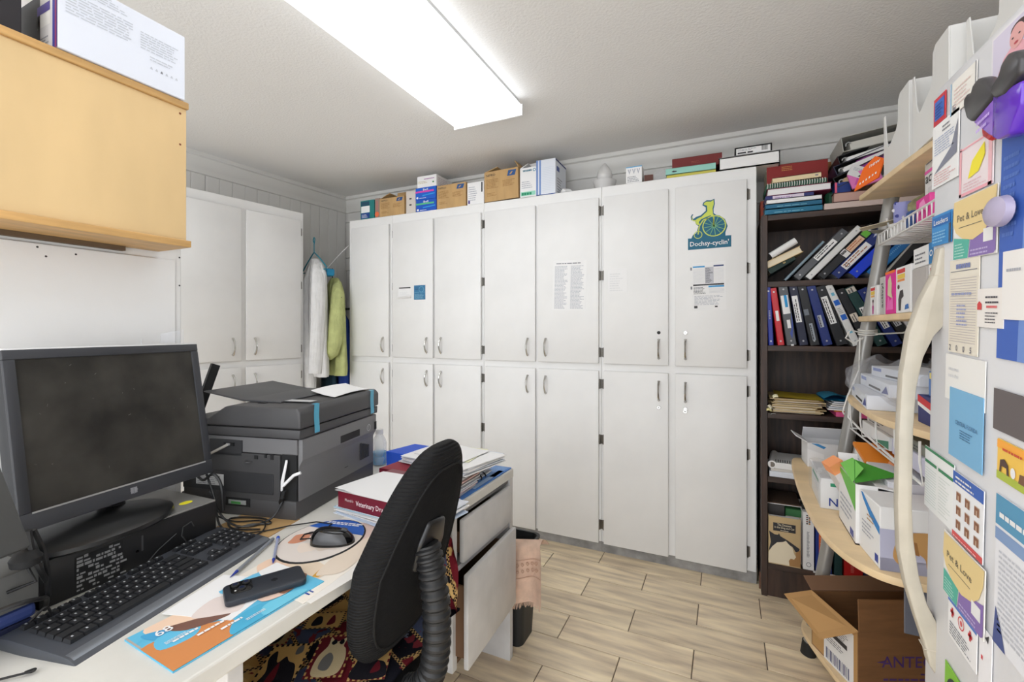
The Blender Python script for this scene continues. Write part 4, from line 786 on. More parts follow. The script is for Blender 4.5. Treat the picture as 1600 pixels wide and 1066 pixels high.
t = carton('green_carton', 'white carton with a folded green flap at the edge of the wide board', 'carton', FR((.322,1.535,z2), rz=0), .05, .20, .165, PAPER, lambda b, w, d, h: (b.poly((0,d,0), (0,-d,0), (0,0,h), [(0,1),(0,.95),(1,.55),(1,1)], C(108,190,72)), b.lines((0,d*.9,.04), (0,-d*.75,0), (0,0,.06), 4, PALEINK, seed=3), b.quad((0,d*.3,.008), (0,-d*.2,0), (0,0,.02), C(80,90,160))), flaps=[('r',.075,-172),('k',.04,120)], inner=C(206,196,190))
b = B(); b.faces([(.318,1.55,z2+.166),(.318,1.70,z2+.18),(.345,1.68,z2+.205),(.35,1.58,z2+.20)], [(0,1,2,3)], C(120,200,84)); b.faces([(.32,1.535,z2+.168),(.345,1.66,z2+.205),(.44,1.60,z2+.185)], [(0,1,2)], C(64,150,44)); b.done('green_flap', t)
def f_dogbox(b, w, d, h):
    b.poly((0,d,0), (0,-d,0), (0,0,h), [(.1,1),(.2,1),(.6,.82),(1,.68),(1,.55),(.55,.7),(.2,.9)], C(40,130,200)); b.lines((0,d*.85,.05), (0,-d*.6,0), (0,0,.04), 4, PALEINK, seed=5); b.quad((0,d*.22,.01), (0,-d*.15,0), (0,0,.02), C(50,70,160)); b.lines((0,d*.6,.095), (0,-d*.35,0), (0,0,.02), 2, C(190,150,110), seed=8)
    b.quad((.0,0,.0), (w*.52,0,0), (0,0,h*.66), C(186,186,208)); b.quad((.0,0,0), (w,0,0), (0,0,h*.2), C(200,196,214)); b.disc((w*.55,0,h*.1), (w*.4,0,0), (0,0,h*.62), C(178,178,206), off=.0004); b.quad((w*.55,0,.0), (w*.4,0,0), (0,0,h*.42), C(178,178,206), off=.0004)
    b.poly((0,0,0), (w,0,0), (0,0,h), rnd([(.10,.25),(.15,.12),(.2,.12),(.2,.3),(.27,.34),(.34,.26),(.36,.1),(.43,.1),(.43,.3),(.5,.42),(.47,.58),(.4,.66),(.3,.66),(.2,.62),(.13,.5)]), C(196,150,92), off=.0012); b.poly((0,0,0), (w,0,0), (0,0,h), [(.17,.34),(.3,.3),(.28,.5),(.2,.52)], C(160,112,62), off=.0016)
carton('dog_photo_carton', 'white carton showing a tan dog, at the near edge of the wide ladder board', 'carton', FR((.342,1.398,z2), rz=5), .26, .135, .155, PAPER, f_dogbox, inner=PAPER)
lbox('big_white_carton', 'big plain white carton behind the dog photo carton', .40, 1.78, z2, .34, .22, .175, C(226,226,232))
lbox('orange_carton', 'white carton with a bright orange lid, tilted on the wide ladder board', .40, 1.93, z2+.12, .15, .16, .07, PAPER, lambda b, p, u, v: (b.ring(p+u*.25+v*.4, u*.25, v*.35, C(110,130,190), t=.12), b.quad(p+u*.7+v*.1, u*.15, v*.2, C(226,120,50))), rx=10, ry=0)
b = B(FR((.398,1.935,z2+.191), rx=10)); b.box((0,-.16,.001), (.16,0,.012), C(240,142,36)); b.done('orange_sleeve', label='bright orange flat carton lying over a tilted white carton', cat='lid')
lbox('orange_bag', 'rust orange carton near the fridge at the back of the wide board', .50, 1.55, z2+.176, .16, .13, .05, C(226,110,54), rx=-6)
lbox('support_carton', 'grey-white carton under the tilted orange-lidded one', .42, 1.97, z2, .2, .17, .115, C(216,214,214))

# kraft shipping box on the lowest board
KB = FR((.389,1.818,.1195), rz=24.5)
t = thing('shipping_box', 'open brown shipping box with purple lettering on the lowest ladder board', 'box', KB @ Vector((.17,.117,0)))
w_, d_, h_ = .36, .235, .198; th = .004
b = B(KB); b.box((0,0,0), (w_,d_,th), KRAFTI); b.box((0,0,0), (w_,th,h_), KRAFT_SHADE); b.box((0,d_-th,0), (w_,d_,h_), KRAFT_SHADE); b.box((w_-th,th,0), (w_,d_-th,h_), KRAFT_SHADE); b.box((0,th,0), (th,d_-th,h_), mat('kraft_side',(188,146,92),.85)); b.done('body', t)  # darker walls carry painted shade, left wall keeps the lighter kraft
PURP = C(74,46,110)
b = B(KB); b.text('ANTECH', (.075,0,.085), X, Z, .036, PURP, width=.20); b.poly((.058,0,.095), (.03,0,0), (0,0,.014), [(0,.4),(1,.9),(.8,.2)], PURP); b.lines((.2,0,.06), (.1,0,0), (0,0,.012), 1, PURP, seed=3); b.lines((.08,0,.042), (.2,0,0), (0,0,.011), 1, PURP, fill=.6, rag=0, seed=4); b.lines((.1,0,.03), (.17,0,0), (0,0,.007), 1, PURP, fill=.5, rag=0, seed=5)
b.done('lettering', t)
def flap(pts, m, name='flap'):
    b = B(KB); p = [Vector(q) for q in pts]; n = (p[1]-p[0]).cross(p[3]-p[0]).normalized()*th
    b.faces(p+[q+n for q in p], [(0,1,2,3),(7,6,5,4),(0,4,5,1),(1,5,6,2),(2,6,7,3),(3,7,4,0)], m); b.done(name, t)
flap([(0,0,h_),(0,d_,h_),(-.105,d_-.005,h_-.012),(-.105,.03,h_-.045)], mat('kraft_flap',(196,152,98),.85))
flap([(0,0,h_),(w_,0,h_),(w_,.004,h_+.105),(0,.004,h_+.105)], KRAFT_SHADE)
flap([(0,d_,h_),(w_,d_,h_),(w_,d_+.05,h_+.03),(0,d_+.05,h_+.03)], KRAFTI)
lb = B(KB); q0, qu, qv = Vector((0,.165,.0)), Vector((0,-.145,0)), Vector((0,0,.175))
lb.quad(q0, qu, qv, PAPER, off=.001); lb.lines(q0+qu*.1+qv*.68, qu*.8, qv*.26, 7, GREYINK, off=.0016, seed=2); lb.quad(q0+qu*.3+qv*.58, qu*.5, qv*.09, INK, off=.0016); lb.lines(q0+qu*.1+qv*.42, qu*.7, qv*.13, 3, GREYINK, off=.0016, seed=6)
for k in range(16): lb.quad(q0+qu*(.08+.05*k)+qv*.05, qu*(.018 if k % 3 else .032), qv*.22, C(60,70,120), off=.0016)
lb.done('shipping_label', t)

# ---------------------------------------------------------------- fridge
FX = FR((.317,.9,0), rx=2.8)
FRW = mat('fridge_enamel', (226,226,229), .32, bump=(120,.05)); HCR = mat('aged_cream_handle', (188,180,164), .45, noise=(18,.06), bump=(70,.1))
fr = thing('fridge', 'tall white fridge covered with magnets and papers, seen edge-on at the right', 'fridge', (.7,.75,.02))
B(FX).box((.072,-.56,.06), (.74,.175,1.695), FRW, bev=.012, seg=3).done('body', fr, smooth=True)
B(FX).box((0,-.56,.10), (.066,.182,1.70), FRW, bev=.016, seg=4).done('door', fr, smooth=True)
B(FX).box((.06,-.55,.105), (.075,.17,1.69), C(170,170,172)).done('door_seal', fr)
B(FX).box((.075,-.54,.035), (.70,.16,.06), BLKM).done('base_grille', fr)
for y in (-.5, .12): B(FX).tube([(.12,y,.0-y*.02+.008),(.12,y,.06)], .02, BLKM, n=10).done('foot', fr)
ho = [(.004,1.432),(-.006,1.428),(-.010,1.40),(-.012,1.385),(-.028,1.345),(-.043,1.29),(-.051,1.22),(-.054,1.12),(-.054,1.0),(-.051,.92),(-.042,.865),(-.028,.81),(-.015,.765),(-.008,.73),(.004,.712)]
hin = [(.004,.80),(-.012,.835),(-.023,.88),(-.031,.94),(-.034,1.0),(-.034,1.13),(-.031,1.20),(-.023,1.25),(-.010,1.285),(.004,1.305)]
b = B(FX); b.prism(ho+hin, 'y', .126, .150, HCR, bev=.004, seg=2); b.done('handle', fr, smooth=True, ang=40)
b = B(FX); b.box((-.0125,.1255,1.384), (.003,.1505,1.3855), C(196,186,170)); b.box((-.0155,.1255,.757), (.003,.1505,.7585), C(196,186,170)); b.done('handle_seam', fr)
def fsheet(name, label, cat, ya, yb, za, zb, m, fn=None, off=.0012, rot=0, th=.001, r=0):
    """sheet on the fridge door: ya (left, larger y) to yb, za bottom to zb top; layers by off"""
    w, h = ya-yb, zb-za; M = FX @ FR((-off, (ya+yb)/2, (za+zb)/2)) @ Matrix.Rotation(R(rot), 4, 'X'); b = B(M)
    b.box((-th,-w/2,-h/2), (0,w/2,h/2), m, bev=r, seg=1)
    if fn: fn(b, Vector((-th,w/2,-h/2)), Vector((0,-w,0)), Vector((0,0,h)))
    return b.done(name, label=label, cat=cat)
MI = -Y
fsheet('red_blue_magnet', 'small red-bordered blue magnet near the top far corner of the fridge', 'magnet', .172, .127, 1.633, 1.677, C(206,54,64), lambda b, p, u, v: (b.quad(p+u*.12+v*.16, u*.8, v*.7, C(58,104,190)), b.lines(p+u*.2+v*.22, u*.6, v*.55, 5, C(30,60,140), off=.001)))
fsheet('cream_card', 'cream card with faint lines and a blue edge, under the fridge top', 'card', .108, .028, 1.627, 1.676, C(238,234,226), lambda b, p, u, v: (b.quad(p, u*.05, v, C(150,190,220)), b.lines(p+u*.15+v*.2, u*.7, v*.6, 5, C(230,206,200), seed=4), b.quad(p+u*.1+v*.1, u*.13, v*.18, GREYINK), b.quad(p+u*.97, u*.03, v, GREYINK)))
def f_baby(b, p, u, v):
    b.quad(p+u*.05+v*.06, u*.9, v*.88, C(214,206,224)); b.poly(p, u, v, [(.2,.1),(.9,.06),(.85,.4),(.6,.5),(.35,.36)], C(232,170,180)); b.disc(p+u*.5+v*.36, u*.36, v*.46, C(226,168,164), off=.001); b.disc(p+u*.52+v*.62, u*.38, v*.24, C(70,46,46), off=.0009); b.disc(p+u*.62+v*.44, u*.1, v*.05, C(190,70,80), off=.0014)
    for q in (.56, .72): b.disc(p+u*q+v*.58, u*.05, v*.035, INK, off=.0014)
fsheet('baby_photo', 'faded photo of a baby in pink at the upper right of the fridge door', 'photo', -.012, -.10, 1.622, 1.682, C(232,228,232), f_baby)
fsheet('letter_sheet', 'white letter with a grey diagonal block on the fridge, below the red-bordered magnet', 'paper', .174, .078, 1.530, 1.632, PAPER, lambda b, p, u, v: (b.lines(p+u*.4+v*.83, u*.4, v*.12, 2, GREYINK, seed=2), b.lines(p+u*.1+v*.52, u*.8, v*.28, 7, C(170,180,206), seed=3), b.poly(p, u, v, [(.1,.22),(.95,.36),(.98,.85),(.75,.5),(.4,.36)], C(128,130,146)), b.lines(p+u*.1+v*.04, u*.85, v*.2, 5, C(226,180,180), seed=5)))
fsheet('pink_note', 'pink-edged notice with a yellow highlighted patch on the fridge door', 'notice', .072, -.022, 1.495, 1.566, C(240,226,228), lambda b, p, u, v: (b.quad(p, u*.07, v, C(240,178,186)), b.quad(p+v*.0, u, v*.06, C(240,170,180)), b.quad(p+v*.94, u, v*.03, C(240,170,180)), b.quad(p+u*.88, u*.1, v, C(240,190,196)), b.poly(p, u, v, [(.3,.3),(.42,.62),(.78,.86),(.8,.62),(.62,.36)], C(244,228,50), off=.001), b.lines(p+u*.15+v*.1, u*.7, v*.18, 3, C(226,190,196), seed=5)))
def f_pet(b, p, u, v):
    b.poly(p, u, v, [(.02,.02),(.02,.38),(.42,.30),(.38,0.01)], C(84,180,160)); b.poly(p, u, v, [(.40,.01),(.44,.30),(.65,.38),(.99,.5),(.99,.05),(.95,.01)], C(138,112,178)); b.lines(p+u*.06+v*.05, u*.28, v*.24, 5, C(180,224,212), seed=2, off=.001); b.lines(p+u*.45+v*.04, u*.42, v*.12, 2, C(196,180,220), seed=3, off=.001)
    b.poly(p, u, v, [(.0,.62),(.02,.98),(1,.99),(.98,.75),(.9,.52),(.75,.36),(.5,.28),(.25,.34),(.08,.46)], C(232,206,146), off=.0009); b.quad(p+u*.74+v*.2, u*.2, v*.2, PAPER, off=.001)
    b.text('Pet & Love', p+u*.12+v*.63, MI, Z, .010, C(120,110,90), width=u.length*.62, off=.0014); b.quad(p+u*.16+v*.52, u*.55, v*.012, C(120,110,90), off=.0012)
def f_pet2(b, p, u, v):
    f_pet(b, p, u, v)
fsheet('pet_magnet', 'teal, purple and cream pet care magnet on the fridge, upper of the two', 'magnet', .086, -.038, 1.403, 1.492, C(240,236,230), f_pet, off=.002)
fsheet('pet_magnet', 'teal, purple and cream pet care magnet low on the fridge, under the nine pictures', 'magnet', .09, -.036, .885, .982, C(240,236,230), f_pet2, off=.004)
fsheet('leaders_magnet', 'bright blue magnet with white heading at the far edge of the fridge', 'magnet', .170, .096, 1.434, 1.484, C(50,136,200), lambda b, p, u, v: (b.quad(p+u*.03+v*.62, u*.94, v*.3, C(24,104,180)), b.text('Leaders', p+u*.14+v*.68, MI, Z, .008, PAPER, width=u.length*.72, off=.001), b.lines(p+u*.08+v*.1, u*.7, v*.4, 4, C(140,196,230), seed=3, off=.0008), b.quad(p+u*.9, u*.1, v*.6, C(60,70,90), off=.0008)))
def f_2005(b, p, u, v):
    b.lines(p+u*.25+v*.9, u*.5, v*.06, 1, C(120,130,180), fill=.8, off=.0008); b.quad(p+u*.05+v*.87, u*.9, v*.008, GREYINK); b.lines(p+u*.06+v*.12, u*.88, v*.7, 26, C(186,176,180), words=False, rag=0, fill=.18); b.lines(p+u*.1+v*.62, u*.75, v*.06, 1, C(150,156,190), seed=3, off=.0008); b.lines(p+u*.3+v*.3, u*.4, v*.24, 6, C(160,166,206), seed=6, off=.0009)
    for k, ch in enumerate('2005'): b.text(ch, p+u*(.06+.24*k)+v*.022, MI, Z, .0085, C(60,60,90), off=.001)
fsheet('wall_calendar', 'yellowed printed card marked 2005 on the fridge beside the handle', 'calendar', .098, .007, 1.264, 1.404, C(230,222,206), f_2005)
fsheet('clinic_card', 'white card with dark lines and a red flash, right of the yellowed 2005 card', 'card', .008, -.058, 1.306, 1.358, C(238,232,226), lambda b, p, u, v: (b.lines(p+u*.34+v*.62, u*.5, v*.26, 2, C(80,76,84), rag=.1, fill=.35, seed=2), b.quad(p+u*.38+v*.5, u*.4, v*.06, C(216,110,110)), b.lines(p+u*.34+v*.12, u*.5, v*.32, 4, C(80,76,84), rag=.3, fill=.35, seed=4), b.poly(p, u, v, [(.02,.45),(.2,.45),(.2,.6),(.1,.68),(.02,.6)], C(206,60,60))), off=.002)
fsheet('blue_poster', 'tall royal blue leaflet at the right edge of the fridge door', 'leaflet', -.042, -.16, 1.268, 1.546, C(58,96,182), lambda b, p, u, v: (b.lines(p+u*.06+v*.55, u*.3, v*.38, 9, C(84,118,194), seed=3), b.poly(p, u, v, [(.4,0),(1,0),(1,1),(.55,1),(.45,.6)], C(110,142,206))))
fsheet('torn_note', 'white torn note over the royal blue leaflet on the fridge', 'note', -.056, -.12, 1.318, 1.402, C(238,234,230), lambda b, p, u, v: b.lines(p+u*.15+v*.7, u*.5, v*.1, 1, PALEINK), off=.003)
b = B(FX @ FR((-.004,-.062,1.452)) @ Matrix.Rotation(R(-90), 4, 'Y')); b.lathe([(.014,0),(.019,.004),(.018,.012),(.010,.017)], (0,0,0), C(176,166,190,.35), n=20, sy=1.5); b.done('round_magnet', label='lilac-grey rounded magnet clip on the royal blue leaflet', cat='magnet', smooth=True)
fsheet('plain_paper', 'plain white paper with a faint sketch above the sky blue sheet', 'paper', .106, -.016, 1.19, 1.260, C(238,236,232), lambda b, p, u, v: (b.lines(p+u*.1+v*.5, u*.3, v*.3, 2, mat('faint_ink'), seed=3)))
fsheet('blue_sheet', 'sky blue printed sheet in the middle of the fridge door', 'paper', .086, -.016, 1.105, 1.210, C(122,178,216), lambda b, p, u, v: (b.text('CENTRAL FLORIDA', p+u*.22+v*.50, MI, Z, .006, C(60,110,150), width=u.length*.66), b.lines(p+u*.36+v*.32, u*.4, v*.14, 4, C(60,110,150), rag=.3, fill=.4, seed=4)), off=.0024)
fsheet('dark_magnet', 'plain dark grey rectangular magnet at the right of the fridge door', 'magnet', -.040, -.13, 1.176, 1.229, C(98,90,90), off=.002, r=.0004)
fsheet('yellow_magnet', 'orange and green magnet with grazing animals, under the dark grey magnet', 'magnet', -.051, -.14, 1.115, 1.166, C(242,196,84), lambda b, p, u, v: (b.quad(p, u, v*.2, C(176,190,70)), b.quad(p+v*.78, u, v*.2, C(248,170,60)), b.lines(p+u*.15+v*.76, u*.7, v*.14, 1, C(206,80,50), seed=2, off=.001), b.poly(p, u, v, [(.08,.2),(.1,.5),(.2,.56),(.3,.45),(.32,.2),(.27,.2),(.26,.36),(.14,.36),(.12,.2)], C(80,56,50), off=.001), b.disc(p+u*.36+v*.2, u*.12, v*.26, PAPER, off=.001), b.poly(p, u, v, [(.55,.18),(.58,.4),(.68,.42),(.7,.18)], C(120,84,60), off=.001)))
fsheet('green_form', 'white form with green rules wrapping the far edge of the fridge door', 'form', .180, .068, .987, 1.092, C(240,241,240), lambda b, p, u, v: (b.quad(p+v*.955, u, v*.045, C(60,136,92)), b.quad(p+u*.02+v*.74, u*.42, v*.05, C(60,136,92)), b.quad(p+u*.5+v*.74, u*.48, v*.05, C(60,136,92)), b.lines(p+u*.03+v*.1, u*.42, v*.6, 14, C(190,204,196), words=False, rag=.1, fill=.15), b.lines(p+u*.52+v*.1, u*.4, v*.6, 12, C(196,206,200), words=False, rag=.5, fill=.15)))
def f_nine(b, p, u, v):
    b.quad(p+v*.82, u, v*.18, C(60,100,182)); b.lines(p+u*.1+v*.85, u*.8, v*.13, 2, PAPER, seed=2, off=.001); b.quad(p, u, v*.09, C(214,80,80)); b.lines(p+u*.05+v*.02, u*.85, v*.05, 1, C(240,190,190), seed=4, off=.001)
    for i in range(3):
        for j in range(3):
            q = p+u*(.13+.3*i)+v*(.17+.21*j); b.quad(q, u*.16, v*.13, C(206,176,150)); b.poly(q, u*.16, v*.13, [(.1,0),(.35,0),(.35,.7),(.5,.55),(.65,.7),(.65,0),(.9,0),(.95,.9),(.1,.95)], C(142,92,66), off=.001)
fsheet('nine_pictures_chart', 'chart of nine small brown pictures with a blue heading on the fridge', 'chart', .068, -.023, .984, 1.085, C(238,238,240), f_nine, off=.002)
fsheet('first_aid_card', 'white card with two red crosses and a blue heading low on the fridge', 'card', .076, -.013, .823, .884, C(240,238,238), lambda b, p, u, v: (b.quad(p+v*.9, u, v*.1, C(80,120,196)), [(b.quad(p+u*q+v*.58, u*.05, v*.24, C(206,40,50), off=.0009), b.quad(p+u*(q-.04)+v*.66, u*.13, v*.08, C(206,40,50), off=.0009)) for q in (.15,.78)], b.ring(p+u*.38+v*.54, u*.22, v*.32, C(216,60,66), t=.09), b.disc(p+u*.45+v*.63, u*.08, v*.14, C(216,100,100)), b.lines(p+u*.08+v*.1, u*.85, v*.36, 5, GREYINK, seed=6)), off=.0018)
fsheet('shipping_flyer', 'white flyer with a steel blue heading at the lower right of the fridge', 'flyer', -.052, -.15, .90, 1.095, C(232,232,236), lambda b, p, u, v: (b.quad(p+v*.80, u, v*.2, C(86,150,186)), b.quad(p+v*.70, u, v*.08, C(130,156,196)), b.lines(p+u*.1+v*.86, u*.8, v*.08, 1, PAPER, seed=3, off=.001), b.lines(p+u*.1+v*.1, u*.85, v*.56, 16, C(196,197,204), rag=.1, seed=4), b.poly(p, u, v, [(0,0),(.3,0),(.2,.12),(.05,.25)], C(70,84,140))))
fsheet('green_black_card', 'green and black card at the bottom of the fridge door', 'card', .085, .01, .70, .774, C(130,190,60), lambda b, p, u, v: (b.disc(p+u*.1+v*.05, u*.8, v*.8, C(40,52,50)), b.ring(p+u*.2+v*.15, u*.6, v*.6, C(150,190,110), t=.08, off=.001)))
fsheet('white_slip', 'narrow white slip hanging under the low pet care magnet', 'slip', -.018, -.05, .80, .90, C(240,238,240), lambda b, p, u, v: (b.quad(p+u*.2+v*.55, u*.14, v*.06, C(210,70,80)), b.poly(p, u, v, [(.5,.9),(.8,.98),(.75,.86)], INK)), off=.0012)
# purple bag clip with black grips
t = thing('bag_clip', 'purple translucent magnetic bag clip with black heart-shaped grips on the fridge', 'clip', FX @ Vector((-.015,-.07,1.53)))
GR = mat('black_clip_grip', (58,56,58), .3)
for k, (pts) in enumerate(([(-.011,1.603),(-.012,1.613),(-.022,1.616),(-.030,1.612),(-.036,1.621),(-.050,1.623),(-.064,1.617),(-.074,1.606),(-.095,1.588),(-.062,1.579),(-.033,1.574),(-.02,1.584)],[(-.088,1.590),(-.098,1.598),(-.108,1.602),(-.114,1.612),(-.128,1.617),(-.142,1.612),(-.152,1.600),(-.150,1.584),(-.12,1.575),(-.1,1.578)])):
    b = B(FX); b.prism(pts, 'x', -.030-.004*k, -.016, GR, bev=.004, seg=2); b.done('grip', t, smooth=True, ang=50)
PUR = mat('purple_acrylic', (98,40,190), .12, alpha=.88, spec=.7); PURL = mat('lilac_acrylic', (150,104,214), .15, alpha=.9)
b = B(FX); b.prism([(-.033,1.5735),(-.095,1.5865),(-.092,1.535),(-.075,1.543)], 'x', -.027, -.010, PURL, bev=.002); b.done('jaw', t, smooth=True)
b = B(FX); b.prism([(-.090,1.585),(-.15,1.577),(-.148,1.553),(-.126,1.528),(-.103,1.529),(-.090,1.536)], 'x', -.031, -.010, PUR, bev=.003); b.done('jaw', t, smooth=True)
b = B(FX); b.lines(Vector((-.0275,-.045,1.555)), Vector((0,-.035,.004)), Vector((0,0,.018)), 2, C(200,170,236), seed=4); b.done('print', t)
b = B(FX); b.tube([(-.012,-.030,1.58),(-.014,-.040,1.556),(-.014,-.052,1.548),(-.014,-.064,1.552),(-.012,-.075,1.575)], .006, C(190,30,36,.3), n=8); b.done('red_magnet_hook', label='red curved magnet peeking from under the purple clip', cat='magnet', smooth=True)
b = B(FX @ FR((.06,-.12,1.701))); b.box((0,0,0), (.2,.2,.04), PAPER, bev=.002); b.box((.003,.003,.04), (.197,.197,.0405), C(220,220,218)); b.done('white_tray', label='white box lying on top of the fridge', cat='box')

# ---------------------------------------------------------------- birch wall cabinet and what stands on it
t = thing('wall_cabinet', 'birch plywood wall cabinet hung above the desk', 'cabinet', (-1.45,.3,1.52))
B().box((-1.468,-.25,1.541), (-1.325,.741,1.897), BIRCH, bev=.001, seg=1).done('carcass', t)
B().box((-1.468,-.26,1.897), (-1.318,.744,1.915), BIRCHE, bev=.002).done('top_board', t)
B().box((-1.468,-.26,1.524), (-1.314,.748,1.542), BIRCHE, bev=.002).done('bottom_board', t)
b = B(); b.box((-1.468,-.2,1.512), (-1.45,.66,1.5245), mat('dark_cleat',(96,78,58),.8)); b.done('hanging_cleat', t)
b = B()
for y, z in ((.722,1.878),(.722,1.795)): b.disc((-1.325,y,z), (0,.006,0), (0,0,.006), C(120,60,30), off=.0008, n=10)
b.done('screw', t)
WB = FR((-1.313,.474,1.916), rz=0)
t = thing('printer_carton', 'large white carton with fine grey print on top of the birch wall cabinet', 'carton', (-1.43,.6,1.916))
b = B(WB @ FR(rz=90)); w_, d_, h_ = .257, .24, .17
b.box((0,0,0), (w_,d_,h_), mat('cool_white_card',(226,230,240),.5), bev=.0015, seg=1)
p, u, v = Vector((0,0,0)), Vector((w_,0,0)), Vector((0,0,h_))
b.lines(p+u*.04+v*.84, u*.5, v*.13, 4, mat('box_print',(196,200,208),.7), seed=2); b.lines(p+u*.05+v*.5, u*.5, v*.30, 8, mat('box_print',(196,200,208),.7), rag=.1, seed=3); b.lines(p+u*.6+v*.5, u*.35, v*.26, 7, mat('box_print',(196,200,208),.7), rag=.2, seed=4); b.lines(p+u*.68+v*.38, u*.26, v*.08, 2, mat('box_print',(196,200,208),.7), seed=5)
for k in range(6): b.poly(p+u*(.68+.045*k)+v*.25, u*.025, v*.04, [(0,0),(1,0),(.8,.6),(.5,1),(.2,.6)], mat('box_print',(196,200,208),.7) if k != 2 else GREYINK)
b.quad((0,d_,0), (0,-d_,0), (0,0,h_), C(206,200,196)); b.quad((0,.022,0), (0,-.021,0), (0,0,h_), C(52,52,130), off=.0008); b.quad((0,.010,0), (0,-.007,0), (0,0,h_), C(136,52,90), off=.0012)
b.quad((0,d_,.0), (0,-.16,0), (0,0,h_*.8), C(44,42,46), off=.0009); b.quad((0,.093,.06), (0,-.06,0), (0,0,.045), C(220,214,206), off=.0009); b.quad((0,.093,.09), (0,-.06,0), (0,0,.02), C(76,60,130), off=.0012); b.lines((0,.09,.02), (0,-.05,0), (0,0,.02), 3, GREYINK, off=.001); b.quad((0,.045,.125), (0,-.014,0), (0,0,.022), GREYINK, off=.001)
b.done('box_body', t)
lbox('black_carton', 'black carton with white ends beside the big white carton on the birch cabinet', -1.50, .43, 1.916, .15, .2, .13, C(40,38,42), lambda b, p, u, v: b.quad(p+u*.3+v*.5, u*.4, v*.2, GREYINK))

# ---------------------------------------------------------------- desk
dk = thing('desk', 'grey-white laminate desk with two drawers, covered with papers and computer gear', 'desk', (-1.16,.85,0))
B().box((-1.462,.06,.716), (-.765,1.642,.75), DESKT, bev=.004, seg=2).done('desktop', dk)
B().box((-1.45,.505,0), (-.785,.535,.716), GREYP, bev=.002).done('side_panel', dk)
B().box((-1.45,1.205,.225), (-.772,1.232,.716), GREYP, bev=.002).done('side_panel', dk)
B().box((-1.45,1.612,0), (-.768,1.64,.716), GREYP, bev=.002).done('side_panel', dk)
B().box((-1.45,.535,.30), (-1.435,1.612,.716), GREYP).done('back_panel', dk)
B().box((-1.44,1.232,.225), (-.785,1.612,.24), mat('brown_board',(110,80,56),.8)).done('pedestal_floor', dk)
B().box((-1.44,1.232,.528), (-.775,1.612,.546), GREYP).done('drawer_rail', dk)
B().box((-.785,1.235,.70), (-.775,1.61,.716), mat('shadow_grey',(120,118,116),.7)).done('top_rail', dk)  # shade of the gap over the drawer put into the rail's grey
def drawer(x, y0, y1, z0, z1, rz, name):
    M = FR((x,(y0+y1)/2,0), rz=rz); h = (y1-y0)/2
    o = B(M).box((-.018,-h,z0), (0,h,z1), GREYP, bev=.005, seg=2).done(name, dk, smooth=True)
    br = mat('brown_board'); b = B(M)
    for q in (((-.55,-h+.02,z0+.02),(-.02,-h+.03,z1-.05)),((-.55,h-.03,z0+.02),(-.02,h-.02,z1-.05)),((-.55,-h+.03,z0+.02),(-.02,h-.03,z0+.03)),((-.56,-h+.02,z0+.02),(-.55,h-.02,z1-.05))): b.box(q[0], q[1], br)
    b.done('drawer_box', o)
drawer(-.755, 1.245, 1.602, .556, .694, 0, 'drawer')
drawer(-.722, 1.205, 1.590, .252, .545, 2.2, 'drawer')
b = B(); b.box((-.90,1.2015,.59), (-.86,1.2045,.66), C(240,196,40)); b.box((-.892,1.2005,.615), (-.868,1.202,.635), PAPER); b.poly((-.89,1.2004,.612), (.02,0,0), (0,0,.024), [(0,.5),(.4,0),(1,.3),(.7,.8)], C(180,60,50)); b.done('yellow_sticker', label='small yellow sticker stuck on the side of the desk drawers', cat='sticker')

# ---------------------------------------------------------------- computer: tower, monitor, keyboard
ZD = .7505
PC = FR((-1.213,.41,ZD), rz=2.5)
t = thing('desktop_computer', 'flat black desktop computer lying under the monitor', 'computer', (-1.38,.59,ZD))
B(PC).box((-.243,0,0), (0,.352,.094), BLK, bev=.003).done('case', t, smooth=True)
B(PC).box((-.241,.002,.094), (-.001,.350,.0985), mat('grey_metal_lid',(148,146,142),.4, metal=.3), bev=.001).done('lid', t)
B(PC).box((-.238,-.013,.0), (-.006,.0,.096), BLKM, bev=.006).done('bezel', t, smooth=True)
b = B(PC); rg = random.Random(4); b.quad((0,.055,.004), (0,.085,0), (0,0,.076), mat('label_black',(22,22,24),.5))
for r_ in range(9):
    x = .058
    while x < .135:
        wv = rg.uniform(.003,.012); hh = rg.uniform(.003,.006)
        if rg.random() < .75: b.quad((0,x,.008+.0082*r_), (0,wv,0), (0,0,hh), mat('label_grey',(150,150,150),.6), off=.001)
        x += wv+.002
b.disc((0,.165,.04), (0,.006,0), (0,0,.006), BLKG); b.quad((0,.176,.04), (0,.004,0), (0,0,.035), C(70,70,72)); b.done('spec_label', t)
b = B(PC); b.tube([(.002,.28,.01),(.004,.262,.04),(.004,.265,.06),(.004,.285,.066),(.003,.292,.052)], .0016, C(60,60,60), n=5) ; b.tube([(.003,.176,.0),(.003,.21,.028),(.003,.25,.05)], .0014, C(64,64,66), n=5)
b.done('wire', t)
b = B(PC @ FR((-.05,.305,.0986))); b.lathe([(.016,0),(.016,.0004)], (0,0,0), C(244,232,40), n=14, sx=.7); b.done('yellow_dot', label='yellow paper dot on the lid of the flat computer', cat='sticker')
b = B(PC @ FR((-.03,.045,.099))); 
for k in range(7): b.tube([(.008*math.cos(a+k)-.012*math.sin(k*2), .018*math.sin(a+k*.6)+.006*math.cos(3*k), .002+.0012*k) for a in [i*.5 for i in range(9)]], .0013, C(190,104,84), n=5)
b.done('rubber_bands', label='small heap of reddish rubber bands on the near corner of the flat computer', cat='rubber bands', smooth=True)

